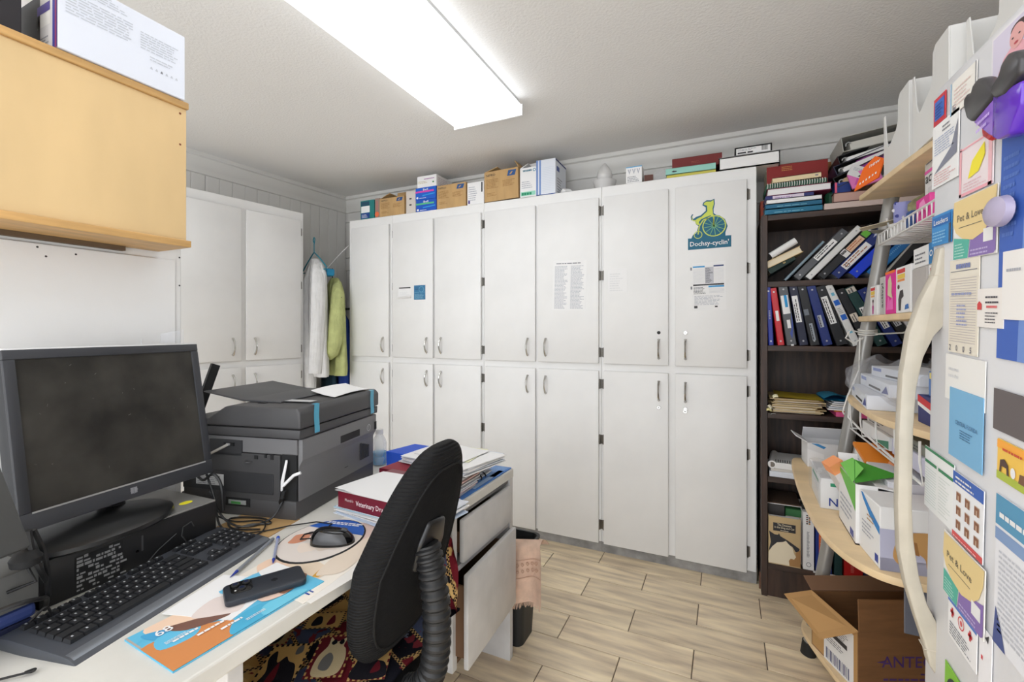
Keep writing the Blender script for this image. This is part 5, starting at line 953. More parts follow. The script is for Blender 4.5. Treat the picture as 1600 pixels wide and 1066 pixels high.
t = thing('monitor', 'black monitor with a dusty dark screen standing on the flat computer', 'monitor', (-1.30,.575,.849))
b = B(FR((-1.285,.527,.8492), rz=8)); b.lathe([(.001,0),(.125,.001),(.13,.006),(.128,.014),(.115,.021),(.06,.03),(.03,.036),(.001,.037)], (0,0,0), mat('satin_black',(28,28,28),.3), n=48, sx=.86, sy=1.22); b.done('base', t, smooth=True)
MN = FR((-1.261,.592,.905), rz=9, ry=-9.5)
b = B(MN); b.box((-.06,-.03,.05), (-.035,.03,.16), BLK, bev=.004); b.tube([(-.06,0,.10),(-.085,0,.02),(-.075,0,-.035)], .028, BLK, n=14, flat=.5); b.done('stand', t, smooth=True)
W2, HM = .204, .362; sx, st, sb2 = .0195, .021, .036
b = B(MN); b.prism([(-W2,0),(W2,0),(W2,HM),(-W2,HM)], 'x', -.042, -.006, mat('monitor_case',(44,45,48),.45), bev=.006)
b.box((-.041,-W2,HM-.003), (.0,W2,HM+.002), mat('monitor_top',(210,210,210),.35), bev=.002); b.done('case', t, smooth=True)
b = B(MN); bz = mat('monitor_bezel', (56,57,61), .42)
b.box((-.008,-W2,0), (0,W2,sb2), bz, bev=.002); b.box((-.008,-W2,HM-st), (0,W2,HM), bz, bev=.002); b.box((-.008,-W2,sb2), (0,-W2+sx,HM-st), bz, bev=.002); b.box((-.008,W2-sx,sb2), (0,W2,HM-st), bz, bev=.002); b.done('bezel', t, smooth=True)
def screen_mat():
    m = mat('dusty_screen', (54,52,48), .38, noise=(9,.35,(1,1,1)), bump=(420,.12), spec=.35)
    return m
B(MN).box((-.007,-W2+sx,sb2), (-.0035,W2-sx,HM-st), screen_mat()).done('screen', t)
B(MN).box((-.0005,-W2+sx,sb2-.0032), (.0009,W2-sx,sb2+.0002), mat('silver_trim',(206,206,204),.3, metal=.6)).done('trim_strip', t)
b = B(MN); 
for yy in range(2): b.box((.0002,-.007+.0075*yy,.011), (.0008,-.0005+.0075*yy,.0245), mat('emblem_grey',(140,140,144),.4))
b.ring((.0006,-.009,.0095), (0,.018,0), (0,0,.0165), mat('emblem_grey'), t=.06, n=4); b.done('emblem', t)
b = B(MN); rg = random.Random(8)
for k in range(16):
    y, z = rg.uniform(-W2+.03, W2-.03), rg.uniform(.05,HM-.03); a = rg.uniform(0,6.28); l = rg.uniform(.001,.006)
    b.quad((-.0035,y,z), (0,l*math.cos(a)+.0004,l*math.sin(a)), (0,-.0005*math.sin(a),.0006*math.cos(a)+.0003), C(116,114,108), off=.0004)
b.done('dust_specks', t)

# keyboard: local x towards the user, y along the length
KBM = FR((-1.125,.330,ZD+.002), rz=13.5, ry=4)
t = thing('keyboard', 'full-size black keyboard lying slanted in front of the flat computer', 'keyboard', (-1.09,.56,ZD))
KL, KW = .452, .168
b = B(KBM); KC = mat('keyboard_case',(66,69,75),.42)
b.prism([(-.01,0),(-.008,.019),(.02,.022),(.128,.0195),(.150,.0175),(.168,.009),(.168,.001),(.16,-.001)], 'y', 0, KL, KC, bev=.002); b.done('case', t, smooth=True)
b = B(KBM); b.prism([(.140,.0192),(.1505,.018),(.158,.0142),(.156,.0130),(.1495,.0165),(.140,.0180)], 'y', .004, KL-.004, mat('keyboard_edge',(112,116,122),.3, metal=.4)); b.done('front_strip', t, smooth=True)
KEY = mat('key_black',(33,34,37),.5); KT = mat('key_legend',(176,178,182),.6); keys = {}
def key(x, y, wx, wy, leg=True):
    kk = (round(wx,4), round(wy,4), leg)
    if kk not in keys:
        b = B(); b.prism([(-wx/2,-wy/2),(wx/2,-wy/2),(wx/2,wy/2),(-wx/2,wy/2)], 'z', 0, .0001, KEY); b.bm.clear()
        h = .0065; i = .0016; vs = [(-wx/2,-wy/2,0),(wx/2,-wy/2,0),(wx/2,wy/2,0),(-wx/2,wy/2,0),(-wx/2+i,-wy/2+i,h),(wx/2-i,-wy/2+i,h),(wx/2-i,wy/2-i,h),(-wx/2+i,wy/2-i,h)]
        b.faces(vs, [(4,5,6,7),(0,1,5,4),(1,2,6,5),(2,3,7,6),(3,0,4,7)], KEY)
        if leg: b.quad((-.0035,-.0028,h), (.004,0,0), (0,.003,0), KT, off=.0002)
        me = bpy.data.meshes.new('key'); b.bm.to_mesh(me); b.bm.free()
        for m_ in b.mats: me.materials.append(m_)
        keys[kk] = me
    o = bpy.data.objects.new('key', keys[kk]); COL.objects.link(o); o.parent = t
    o.matrix_local = parent_world(t).inverted() @ KBM @ FR((x,y,.0225-.0185*0-(x-.02)*.024), ry=1.3)
U_ = .0188; g = .0012
rows = [(.012,[1,0,1,1,1,1,.5,1,1,1,1,.5,1,1,1,1],.0125),(.038,[1]*13+[2],None),(.0568,[1.5]+[1]*12+[1.5],None),(.0756,[1.75]+[1]*11+[2.25],None),(.0944,[2.25]+[1]*10+[2.75],None),(.1132,[1.25,1.25,1.25,6.25,1.25,1.25,1.25,1.25],None)]
for x, ks, hx in rows:
    y = .022
    for q in ks:
        wy = q*U_*.98
        if q >= 1: key(x, y+wy/2, (hx or U_-g), wy-g, q < 2)
        y += wy
for i, x in enumerate((.012,.038,.0568,.0944,.1132)):
    for k in range(3):
        if i == 3 and k != 1: continue
        key(x, .322+U_*k+U_/2-.012, (.0125 if i == 0 else U_-g), U_-g)
for i, x in enumerate((.038,.0568,.0756,.0944,.1132)):
    for k in range(4):
        if i == 4 and k == 1: continue
        key(x, .385+.0168*k-.012+U_/2, U_-g, .0155)

# ---------------------------------------------------------------- printer: local x to the right (+x), y to the back, origin near right corner
PR = FR((-1.118,.919,ZD), rz=12.5)
t = thing('printer', 'dark grey multifunction laser printer with document feeder on the desk', 'printer', PR @ Vector((-.2,.21,0)))
W, D = .405, .43
b = B(PR); b.prism([(-W,0),(0,0),(0,D),(-W,D)], 'z', 0, .055, CHAR, bev=.004); b.done('paper_tray', t, smooth=True)
b = B(PR); b.prism([(0,.05),(0,.150),(.012,.172),(.012,.232),(-W,.232),(-W,.05)], 'y', .012, D, CHARL, bev=.003); b.done('body', t, smooth=True)
b = B(PR); b.box((-W+.01,.0,.05), (-.055,.013,.185), CHAR, bev=.002); b.box((-W+.01,-.003,.07), (-.075,.0,.13), mat('rear_panel',(52,52,54),.5), bev=.002); b.box((-.05,.004,.05), (-.002,.014,.19), BLKM); b.done('rear_cover', t)
b = B(PR); b.box((-W,.004,.188), (-.0,.014,.232), CHARL); b.box((-.30,.0,.176), (-.185,.005,.222), mat('rear_panel')); b.lathe([(.012,0),(.012,.004)], (-.16,.0,.16), CHAR, n=8); b.done('rear_frame', t)
b = B(PR); b.box((-.245,-.004,.205), (-.21,.002,.215), BLKM); b.box((-.235,-.006,.207), (-.222,0,.213), SILV); b.tube([(-.23,-.004,.209),(-.27,-.03,.185),(-.32,-.06,.15)], .004, C(176,172,166), n=7); b.box((-.14,-.002,.171),(-.128,.004,.182),BLKM); b.box((-.105,-.002,.176),(-.098,.004,.186),BLKM); b.box((-.085,-.002,.172),(-.075,.004,.186),BLKM); b.done('ports', t)
b = B(PR); b.quad((-.345,-.0033,.085), (.10,0,0), (0,0,.034), C(206,206,204)); b.lines((-.34,-.0036,.088), (.09,0,0), (0,0,.028), 5, GREYINK, seed=3, off=.001); b.done('rating_label', t)
b = B(PR); b.box((-.24,-.002,.028), (-.155,.004,.052), BLKM); b.box((-.228,-.004,.034), (-.168,0,.046), C(150,152,150)); b.box((-.218,-.0045,.035), (-.185,-.003,.042), C(70,140,70)); b.done('memory_slot', t)
b = B(PR); b.tube([(-.028,-.004,.175),(-.034,-.016,.118),(-.036,-.014,.09)], .003, PAPER, n=6); b.tube([(-.036,-.014,.09),(-.026,-.02,.125),(-.026,-.006,.172)], .003, PAPER, n=6); b.tube([(-.03,-.016,.105),(.0,-.01,.135),(.018,-.004,.142)], .0045, PAPER, n=6); b.tube([(-.05,-.002,.05),(-.035,-.014,.07),(-.03,-.012,.09)], .006, BLKM, n=6); b.done('power_cord', t, smooth=True)
b = B(PR); b.box((.006,.20,.176), (.0128,.315,.2), BLKM, bev=.001); b.box((.009,.415,.176),(.0129,.43,.205),BLKM); b.done('side_handle', t)
b = B(PR)
for k in range(5): b.box((.0,.335+.0125*k,.082+.0*k), (.0026,.344+.0125*k,.142-.004*k), mat('vent_dark',(50,50,52),.6))
b.done('vents', t)
b = B(PR); b.ring((.0122,.362,.18), (0,.024,0), (0,0,.024), C(196,196,196), t=.09); b.lines((.0002,.24,.082),(0,.02,0),(0,0,.006),1,C(30,30,30),seed=1); b.quad((.0121,.372,.186),(0,.0015,0),(0,0,.013),C(196,196,196)); b.done('badge', t)
b = B(PR); b.prism([(-W-.003,.236),(.014,.236),(.016,.262),(-W-.004,.262)], 'y', -.004, D+.004, CHAR, bev=.003); b.done('scanner_bed', t, smooth=True)
b = B(PR); b.prism([(-W-.004,.2645),(.018,.2645),(.018,.312),(.005,.326),(-.215,.326),(-.24,.322),(-.30,.286),(-W-.004,.279)], 'y', -.006, D+.008, CHAR, bev=.006, seg=3); b.done('document_feeder', t, smooth=True)
b = B(PR); b.prism([(-.10,.327),(-.235,.3275),(-.385,.352),(-.385,.356),(-.235,.3335),(-.10,.331)], 'y', .06, .36, mat('tray_grey',(74,74,76),.5), bev=.001); b.done('input_tray', t, smooth=True)
b = B(PR); b.box((-.30,.03,.279), (-.28,.34,.281), BLKM); b.box((-.17,.045,.326), (-.145,.058,.3275), BLKM); b.quad((-.125,.075,.3305), (.115,.0,0), (0,.035,0), C(186,186,186)); b.done('feeder_details', t)
b = B(PR)
for y in (.055, .375):
    b.grid(lambda s, q, y=y: Vector((.0085+.0105*min(1,q*3)-.0 if q < .34 else .0195, y+.024*s+.002*math.sin(8*q), .3285-.004*q if q < .34 else .327-.085*(q-.34)/.66)), 3, 10, CLEARB)
b.done('blue_tape', t)
b = B(PR); b.grid(lambda s, q: Vector((-.13+.17*s*.75, .24+.21*q-.05*s, .330+.012*(1-s)*(1-s)+.004*math.sin(3*q))), 8, 8, PAPER); b.grid(lambda s, q: Vector((-.13+.17*s*.75, .24+.21*q-.05*s, .3293+.012*(1-s)*(1-s)+.004*math.sin(3*q))), 8, 8, PAPER)
b.done('white_sheet', label='white sheet of paper lying on top of the printer', cat='paper', smooth=True)


# ---------------------------------------------------------------- loose things on the desk (top z .75)
def sheet(name, label, cat, pts, z, m, fn=None, th=.0006, group=None):
    """flat sheet on the desk from four corners (p, p+u, p+u+v, p+v given by three: origin, along u, along v)"""
    o, a, c = [Vector((q[0], q[1], z)) for q in pts]; u, v = a-o, c-o; b = B(); n = Vector((0,0,th))
    b.faces([o,a,a+v,o+v,o+n,a+n,a+v+n,o+v+n], [(3,2,1,0),(4,5,6,7),(0,1,5,4),(1,2,6,5),(2,3,7,6),(3,0,4,7)], m)
    if fn: fn(b, o+n, u, v)
    return b.done(name, label=label, cat=cat, group=group)
def blob(rg, x, y, rx, ry, n=9, j=.25): return rnd([(x+rx*math.cos(6.283*k/n)*(1+j*rg.uniform(-1,1)), y+ry*math.sin(6.283*k/n)*(1+j*rg.uniform(-1,1))) for k in range(n)], 4)
AQ, ORG, PCH, BRN = C(96,184,218), C(206,134,78), C(236,204,178), C(120,84,72)
def f_mag(b, p, u, v):
    i_ = 0
    for pts, c in (([(0,0),(.2,0),(.14,.14),(0,.18)],AQ),([(.0,.1),(.3,.12),(.36,.3),(.2,.5),(0,.36)],PCH),([(.1,.06),(.36,.1),(.5,.3),(.3,.22)],C(70,160,206)),([(.35,0),(1,0),(1,.35),(.75,.42),(.5,.28)],ORG),([(.3,.1),(.55,.05),(.62,.22),(.4,.3)],AQ),([(.2,.16),(.45,.22),(.6,.42),(.5,.44),(.3,.28)],BRN),([(.25,.3),(.5,.4),(.62,.5),(.4,.6),(.1,.5)],C(226,212,206)),([(.75,.42),(1,.33),(1,.62),(.9,.72),(.72,.6)],C(74,170,206)),([(.8,.6),(1,.55),(1,.85),(.85,.8)],C(110,196,222)),([(.0,.55),(.35,.62),(.4,.8),(.1,.85),(0,.8)],C(110,190,224)),([(.3,.7),(.7,.62),(.8,.8),(.5,.92)],C(226,196,180)),([(.45,.8),(.8,.75),(.7,.98),(.45,1)],C(140,96,74)),([(0,.85),(.4,.82),(.4,1),(0,1)],PAPER)):
        i_ += 1; b.poly(p, u, v, rnd(pts), c, off=.0003+.00012*i_)
    b.quad(p+u*.0, u, v*.012, C(176,168,160), off=.0006)
    for q in range(3): b.lines(p+u*(.55+.13*q)+v*(.12+.1*q), v*.2, -u*.045, 1, PAPER, fill=.8, seed=q, off=.0022)
    b.text('68', p+u*.30+v*.10, v, -u, .02, PAPER, off=.0022); b.lines(p+u*.52+v*.09, v*.13, -u*.06, 3, PAPER, seed=7, off=.0022); b.lines(p+u*.9+v*.45, v*.14, -u*.05, 2, PAPER, seed=8, off=.0022)
sheet('magazine', 'glossy blue and orange veterinary magazine lying under the phone near the desk edge', 'magazine', [(-.962,.436),(-.801,.428),(-.962+.008,.436+.295)], .7502, AQ, f_mag, th=.003)
def f_news(b, p, u, v):
    rg = random.Random(5)
    for x, y, rx, ry, c in ((.2,.15,.18,.1,PCH),(.55,.2,.3,.14,C(226,206,182)),(.8,.5,.18,.3,C(224,208,190)),(.35,.45,.12,.08,C(200,120,84)),(.62,.48,.1,.05,C(206,162,84)),(.3,.3,.1,.06,AQ),(.75,.24,.05,.05,C(214,160,60)),(.5,.75,.2,.14,C(214,190,180)),(.8,.85,.14,.08,C(206,206,214)),(.2,.7,.12,.12,C(190,150,130))):
        b.poly(p, u, v, blob(rg, x, y, rx, ry), c, off=.0004+.0005*x+.0002*y)
    for k in range(4): b.quad(p+u*(.45+.03*k)+v*(.34), u*.006, v*.24, PAPER, off=.0012)
    b.lines(p+u*.86+v*.06, u*.1, v*.05, 2, BLUEINK, seed=3, off=.0008)
sheet('newspaper', 'printed cream and tan paper spread under the mouse on the desk', 'paper', [(-.985,.66),(-.768,.648),(-1.02,1.06)], .7504, C(234,226,214), f_news)
sheet('leaflet', 'white leaflet half under the newspaper at the desk front edge', 'leaflet', [(-.86,.665),(-.755,.655),(-.845,.88)], .7501, C(226,222,216))
sheet('white_sheet', 'blank white sheet under the lower end of the phone', 'paper', [(-.983,.505),(-.843,.549),(-1.015,.645)], .7535, PAPER)
t = sheet('cardboard_sheet', 'piece of tan cardboard under the cables in front of the printer', 'cardboard', [(-1.28,.772),(-1.095,.806),(-1.305,.90)], .7502, C(190,154,104), th=.002)
# phone
PH = FR((-.884,.565,.7548), rz=-28.4)
t = thing('phone', 'black smartphone in a dark case lying face down on a magazine', 'phone', PH @ Vector((.0,.07,0)))
b = B(PH @ FR(rz=0)); r_ = .012; pts = []
for cx, cy, a0 in ((.074-r_,r_,-90),(.074-r_,.150-r_,0),(r_,.150-r_,90),(r_,r_,180)):
    pts += [(cx-.074+r_*math.cos(R(a0+15*k)), cy+r_*math.sin(R(a0+15*k))) for k in range(7)]
b.prism(pts, 'z', 0, .0125, mat('phone_case',(40,44,52),.45), bev=.003); b.done('case', t, smooth=True)
b = B(PH); q = [(x*.42-.037, y*.30+.008) for x, y in ((.2,0),(.8,0),(1,.15),(1,.85),(.8,1),(.2,1),(0,.85),(0,.15))]; b.prism([(x-.012,y+.006) for x, y in [(-.0+(px+.037)*0+px, py) for px, py in [(-.055,.006),(-.020,.006),(-.012,.012),(-.012,.040),(-.020,.046),(-.055,.046),(-.060,.040),(-.060,.012)]]], 'z', .012, .0135, BLKG, bev=.0006)
for x, y in ((-.058,.022),(-.058,.042),(-.038,.032)): b.lathe([(.0075,.0135),(.0075,.016),(.005,.0165)], (x,y,0), BLKM, n=16); b.lathe([(.0045,.0165),(.0045,.0167)], (x,y,0), mat('lens_blue',(30,40,70),.08), n=12)
b.disc((-.036,.018,.0137), (.004,0,0), (0,.004,0), PAPER); b.done('camera', t, smooth=True)
b = B(PH); rg = random.Random(2); b.poly((-.045,.085,.0126), (.016,0,0), (0,.016,0), blob(rg,.5,.45,.42,.42,10,.12), C(24,26,32,.2), off=.0003); b.done('emblem', t)
# pens
def pen(label, a, c, cap, body):
    t = thing('ballpoint_pen', label, 'pen', ((a[0]+c[0])/2,(a[1]+c[1])/2,.7515)); a, c = Vector((*a,.7572)), Vector((*c,.7572)); d = c-a
    B().tube([a+d*.08, a+d*.86], .0038, body, n=8).done('barrel', t, smooth=True); B().tube([a, a+d*.02, a+d*.085], .0043, cap, n=8).done('cap', t, smooth=True)
    B().tube([a+d*.86, a+d*.96, a+d], [.0038,.0015,.0006], C(24,50,150), n=8).done('tip', t, smooth=True); B().tube([a+d*.05, a+d*.9], .0015, C(40,70,170), n=6).done('refill', t, smooth=True)
pen('clear ballpoint pen with a blue cap lying on the newspaper', (-1.062,.818), (-.955,.722), C(30,80,190), mat('pen_clear',(200,206,226),.2,alpha=.55))
pen('grey-barrelled pen with a blue tip pointing at the white sheet', (-1.066,.806), (-.985,.640), C(120,124,128), mat('pen_grey',(150,154,158),.3,alpha=.8))
# mouse pad and mouse
t = thing('mouse_pad', 'oval clear-topped mouse pad with a blue printed band', 'mouse pad', (-.955,.862,.751))
MP = FR((-.955,.865,.7512), rz=12)
B(MP).lathe([(.001,0),(.118,0),(.119,.0015),(.117,.0025),(.001,.0026)], (0,0,0), BLKM, n=40, sx=.86, sy=1.05).done('base', t)
b = B(MP); rg = random.Random(9)
b.disc((-.098,-.12,.0027), (.196,0,0), (0,.24,0), C(222,212,204), n=40, off=.0003)
E_ = lambda a: (.5+.5*math.cos(R(a)), .5+.5*math.sin(R(a)))
b.poly((-.098,-.12,.0027), (.196,0,0), (0,.24,0), [E_(a) for a in range(20,151,10)], C(34,92,180), off=.0006)
for x, y, rx, ry, c in ((.2,.45,.12,.14,C(206,140,110)),(.3,.6,.1,.06,C(140,120,120)),(.65,.4,.2,.15,C(214,200,186)),(.45,.3,.14,.1,C(230,214,200))): b.poly((-.098,-.12,.0027), (.196,0,0), (0,.24,0), blob(rg,x,y,rx,ry), c, off=.0005+.0004*x)
b.lines((-.05,.088,.0028), (.11,0,0), (0,.018,0), 2, PAPER, seed=4, rag=.1, fill=.6, off=.0009); b.done('print', t)
t = thing('computer_mouse', 'glossy black computer mouse on the oval mouse pad', 'mouse', (-.925,.862,.754))
MS = FR((-.915,.862,.7545), rz=-62)
def mousef(s, q):
    a = 6.2832*s; k = max(0, math.cos(q*1.5708)); y = .056*math.sin(a)*k**.6; x = .033*math.cos(a)*k**.6*(1-.08*math.cos(2*a)); return Vector((x, y, .036*math.sin(q*1.5708)*(1-.25*(y/.056))+.0))
b = B(MS); b.grid(mousef, 32, 12, BLKG, closed_u=True); b.done('shell', t, smooth=True, ang=80)
b = B(MS); b.tube([(0,.024,.033),(0,.030,.0325),(0,.036,.0295)], .005, C(60,60,62), n=8); b.done('wheel', t, smooth=True)
b = B(MS); b.grid(lambda s, q: mousef(s*.28-.14, .1+.55*q)+Vector((.0008,0,.0004)), 8, 6, C(70,70,72,.3)); b.grid(lambda s, q: mousef(.36+s*.28, .1+.55*q)+Vector((-.0008,0,.0004)), 8, 6, C(70,70,72,.3)); b.done('side_grip', t, smooth=True)
b = B(); b.tube([(-.965,.838,.765),(-1.0,.835,.757),(-1.015,.86,.757),(-.99,.905,.757),(-1.0,.94,.757),(-1.05,.93,.757),(-1.10,.88,.756),(-1.13,.83,.756),(-1.17,.79,.757)], .0018, BLKM, n=6); b.done('cable', t, smooth=True)
# cables behind the keyboard
def cable(label, pts, r=.0028, m=BLK):
    b = B(); q = [Vector(p) for p in pts]; out = []
    for i in range(len(q)-1):
        p0, p1, p2, p3 = q[max(0,i-1)], q[i], q[i+1], q[min(len(q)-1,i+2)]
        for k in range(6):
            t = k/6; out.append(.5*((2*p1)+(-p0+p2)*t+(2*p0-5*p1+4*p2-p3)*t*t+(-p0+3*p1-3*p2+p3)*t**3))
    b.tube(out+[q[-1]], r, m, n=6); return b.done('cable', label=label, cat='cable', smooth=True)
cable('black cable looping over the cardboard in front of the printer', [(-1.34,.80,.90),(-1.30,.80,.83),(-1.25,.79,.758),(-1.20,.84,.757),(-1.16,.87,.757),(-1.22,.88,.757),(-1.29,.84,.758),(-1.22,.80,.758),(-1.15,.83,.757)])
cable('black cable running from the flat computer to the printer socket', [(-1.28,.775,.86),(-1.26,.80,.78),(-1.2,.82,.7585),(-1.17,.88,.765),(-1.155,.905,.81)])
cable('second black cable crossing the cardboard towards the keyboard', [(-1.31,.78,.80),(-1.27,.83,.758),(-1.18,.86,.7625),(-1.13,.82,.757),(-1.14,.77,.757)], .0022)
cable('thick black cable hanging behind the monitor base', [(-1.36,.77,.92),(-1.33,.785,.88),(-1.29,.79,.90),(-1.27,.80,.87),(-1.26,.80,.80)], .004)
b = B(FR((-1.56,.93,1.09), rx=0) @ Matrix.Rotation(R(-20), 4, 'X')); b.box((-.005,-.014,-.19), (.005,.014,.10), BLKM); b.done('black_bar', label='black slanted bar behind the monitor, beside the printer', cat='bar')
# things at the left edge: terminal screen, grey box, cables
t = thing('touch_terminal', 'grey tilted touch terminal cut off at the left edge, in front of the monitor', 'terminal', (-1.07,.26,.75))
TM = FR((-1.02,.337,.950), rz=6, ry=-27, rx=4)
B(TM).box((-.018,-.26,0), (0,0,.185), mat('terminal_grey',(66,66,65),.5), bev=.004).done('case', t, smooth=True)
b = B(TM); b.box((.0,-.235,.045), (.0012,-.045,.16), mat('terminal_screen',(150,176,180),.15)); b.quad((.0013,-.10,.05), (0,.05,0), (0,0,.012), C(90,190,214)); b.done('screen', t)
b = B(TM); [b.disc((.0002,-.05-.03*k,.018), (0,.009,0), (0,0,.007), C(140,140,138)) for k in range(3)]; b.done('button', t)
b = B(); b.tube([(-1.10,.24,1.0),(-1.13,.22,.88),(-1.15,.20,.756)], .02, BLKM, n=10); b.lathe([(.07,0),(.07,.008),(.02,.014)], (-1.15,.20,.7505), BLKM, n=20); b.done('stand', t, smooth=True)
b = B(FR((-1.145,.388,.7508), rz=6)); b.box((-.15,-.2,.052), (0,0,.118), mat('router_grey',(104,104,102),.5), bev=.003); b.box((.0,-.085,.088), (.0008,-.062,.094), BLKM); b.done('grey_box', label='grey plastic box under the touch terminal at the left edge', cat='box', smooth=True)
b = B(FR((-1.15,.382,.7508), rz=6)); b.box((-.14,-.2,0), (-.004,0,.022), C(36,42,72), bev=.002); b.box((-.14,-.2,.025), (.004,.004,.050), C(48,64,120), bev=.008); b.done('blue_notebooks', label='dark blue notebook block under the grey plastic box', cat='notebook')
b = B(FR((-1.13,.375,.9))); b.lathe([(.012,-.012),(.02,-.008),(.022,.004),(.014,.016),(.004,.02)], (0,-.01,-.01), BLKM, n=14); b.tube([(0,-.01,-.018),(.01,.0,-.05),(-.01,-.03,-.06)], .003, BLKM, n=6); b.done('plug', label='round black plug resting above the grey plastic box', cat='plug', smooth=True)
for i, pts in enumerate(([(-1.12,.365,.945),(-1.125,.372,.90),(-1.13,.385,.86),(-1.15,.40,.83)],[(-1.13,.375,.94),(-1.135,.388,.90),(-1.14,.396,.86),(-1.155,.404,.80)],[(-1.12,.31,.822),(-1.10,.345,.83),(-1.11,.375,.82),(-1.145,.398,.80),(-1.17,.404,.77)],[(-1.10,.36,.79),(-1.11,.385,.80),(-1.125,.398,.77),(-1.14,.40,.757),(-1.17,.402,.757)])):
    cable(['thick black cable hanging from the touch terminal','second cable hanging from the touch terminal','black lead draped over the grey plastic box','thin lead curling in front of the dark blue notebooks'][i], pts, (.005,.0045,.004,.0022)[i])
cable('clear coiled wire bundle beside the keyboard corner', [(-1.10,.385,.757),(-1.09,.40,.764),(-1.11,.41,.77),(-1.12,.39,.765),(-1.09,.385,.762),(-1.08,.405,.757)], .002, PAPER2)
cable('thin black cord end at the front left of the desk', [(-1.06,.25,.754),(-1.03,.295,.755),(-1.005,.322,.757),(-.998,.33,.757),(-1.004,.335,.756),(-1.01,.325,.755)], .002)

# books and papers at the printer side
def paper_pile(M, n, w, d, name, label, group, cols, seed, dz=.0016, jit=.012, ang=4, th=.0012):
    rg = random.Random(seed)
    for k in range(n):
        b = B(M @ FR((rg.uniform(-jit,jit), rg.uniform(-jit,jit), dz*k), rz=rg.uniform(-ang,ang))); b.box((0,0,0), (w,d,th), cols[k % len(cols)])
        b.done(name, label=label, cat='paper', group=group)
paper_pile(FR((-1.06,1.005,.7512), rz=-5), 7, .33, .22, 'paper_sheet', 'sheet in the pile under the maroon drug handbook', 'sheets under the maroon handbook', [PAPER2, C(196,210,230), C(232,226,222), C(206,180,176), PAPER, C(170,198,214), PAPER2], 3, .0033, th=.0026)
M = FR((-1.045,1.005,.7752), rz=-3)
t = thing('drug_handbook', 'thick maroon veterinary drug handbook under a blank sheet on the desk', 'book', M @ Vector((.16,.11,0)))
MAR = mat('maroon_cover', (116,24,44), .35)
b = B(M); b.box((0,0,0), (.28,.23,.003), MAR); b.box((0,0,.047), (.28,.23,.05), MAR); b.box((0,0,0), (.28,.003,.05), MAR, bev=.001)
b.text("Plumb's", (.03,0,.022), X, Z, .008, C(214,190,190), width=.034); b.text('Veterinary Drug Handbook', (.074,0,.016), X, Z, .014, C(240,224,224), width=.19); b.done('cover', t)
B(M).box((.004,.004,.003), (.275,.226,.047), CREAM).done('page_block', t)
b = B(M); b.grid(lambda s, q: Vector((-.005+.28*s, -.008+.2*q, .0515+.004*math.sin(2.2*s)*q+.006*(1-q)*(s < .15))), 8, 6, PAPER); b.grid(lambda s, q: Vector((-.005+.28*s, -.008+.2*q, .0508+.004*math.sin(2.2*s)*q)), 8, 6, PAPER)
b.done('white_sheet', label='blank white sheet lying on the maroon drug handbook', cat='paper', smooth=True)
M = FR((-1.10,1.245,.7512), rz=-4)
t = thing('red_handbook', 'second dark red book behind the maroon drug handbook', 'book', M @ Vector((.13,.1,0)))
b = B(M); b.box((0,0,.0), (.17,.2,.003), MAR); b.box((0,0,.062), (.17,.2,.065), C(140,30,50)); b.box((0,0,0), (.17,.003,.065), MAR); b.done('cover', t); B(M).box((.004,.004,.003), (.165,.195,.062), CREAM).done('page_block', t)
def pile2(M, n, w, d, label, group, cols, seed, dz, ang, jit=.014):
    paper_pile(M, n, w, d, 'paper_sheet', label, group, cols, seed, dz, jit, ang, th=dz*.8)
pile2(FR((-.865,1.145,.7512), rz=4), 14, .085, .25, 'paper in the low pile at the desk edge, beside the spiral calendar', 'low paper pile by the spiral calendar', [PAPER, C(206,204,204), PAPER2, C(226,190,184)], 4, .0042, 5, .006)
pile2(FR((-1.075,1.335,.8172), rz=-10), 8, .30, .225, 'sheet in the tall fanned paper stack behind the chair', 'fanned paper stack behind the chair', [PAPER, C(214,214,216), PAPER2, PAPER], 6, .0034, 7, .01)
pile2(FR((-.93,1.30,.7512), rz=6), 15, .12, .26, 'paper at the bottom of the fanned stack behind the chair', 'lower part of the fanned paper stack', [C(200,200,202), PAPER, C(150,150,152), PAPER2], 8, .0044, 6, .008)
sheet('yellow_printed_sheet', 'sheet with a pale yellow band near the top of the fanned stack', 'paper', [(-.95,1.34),(-.80,1.35),(-.97,1.52)], .8455, C(232,232,196), lambda b, p, u, v: b.lines(p+u*.1+v*.1, u*.8, v*.6, 8, PALEINK))
sheet('top_sheet', 'white sheet on the very top of the fanned stack, with a short printed line', 'paper', [(-1.06,1.31),(-.82,1.285),(-1.04,1.53)], .848, PAPER, lambda b, p, u, v: (b.lines(p+u*.3+v*.8, u*.2, v*.05, 1, GREYINK), b.lines(p+u*.1+v*.2, u*.7, v*.05, 1, PALEINK)))
b = B(FR((-.90,1.20,.812), rz=10)); b.box((0,0,0), (.10,.16,.004), C(120,104,170)); b.done('purple_leaflet', label='purple leaflet sticking out of the low paper pile', cat='leaflet')
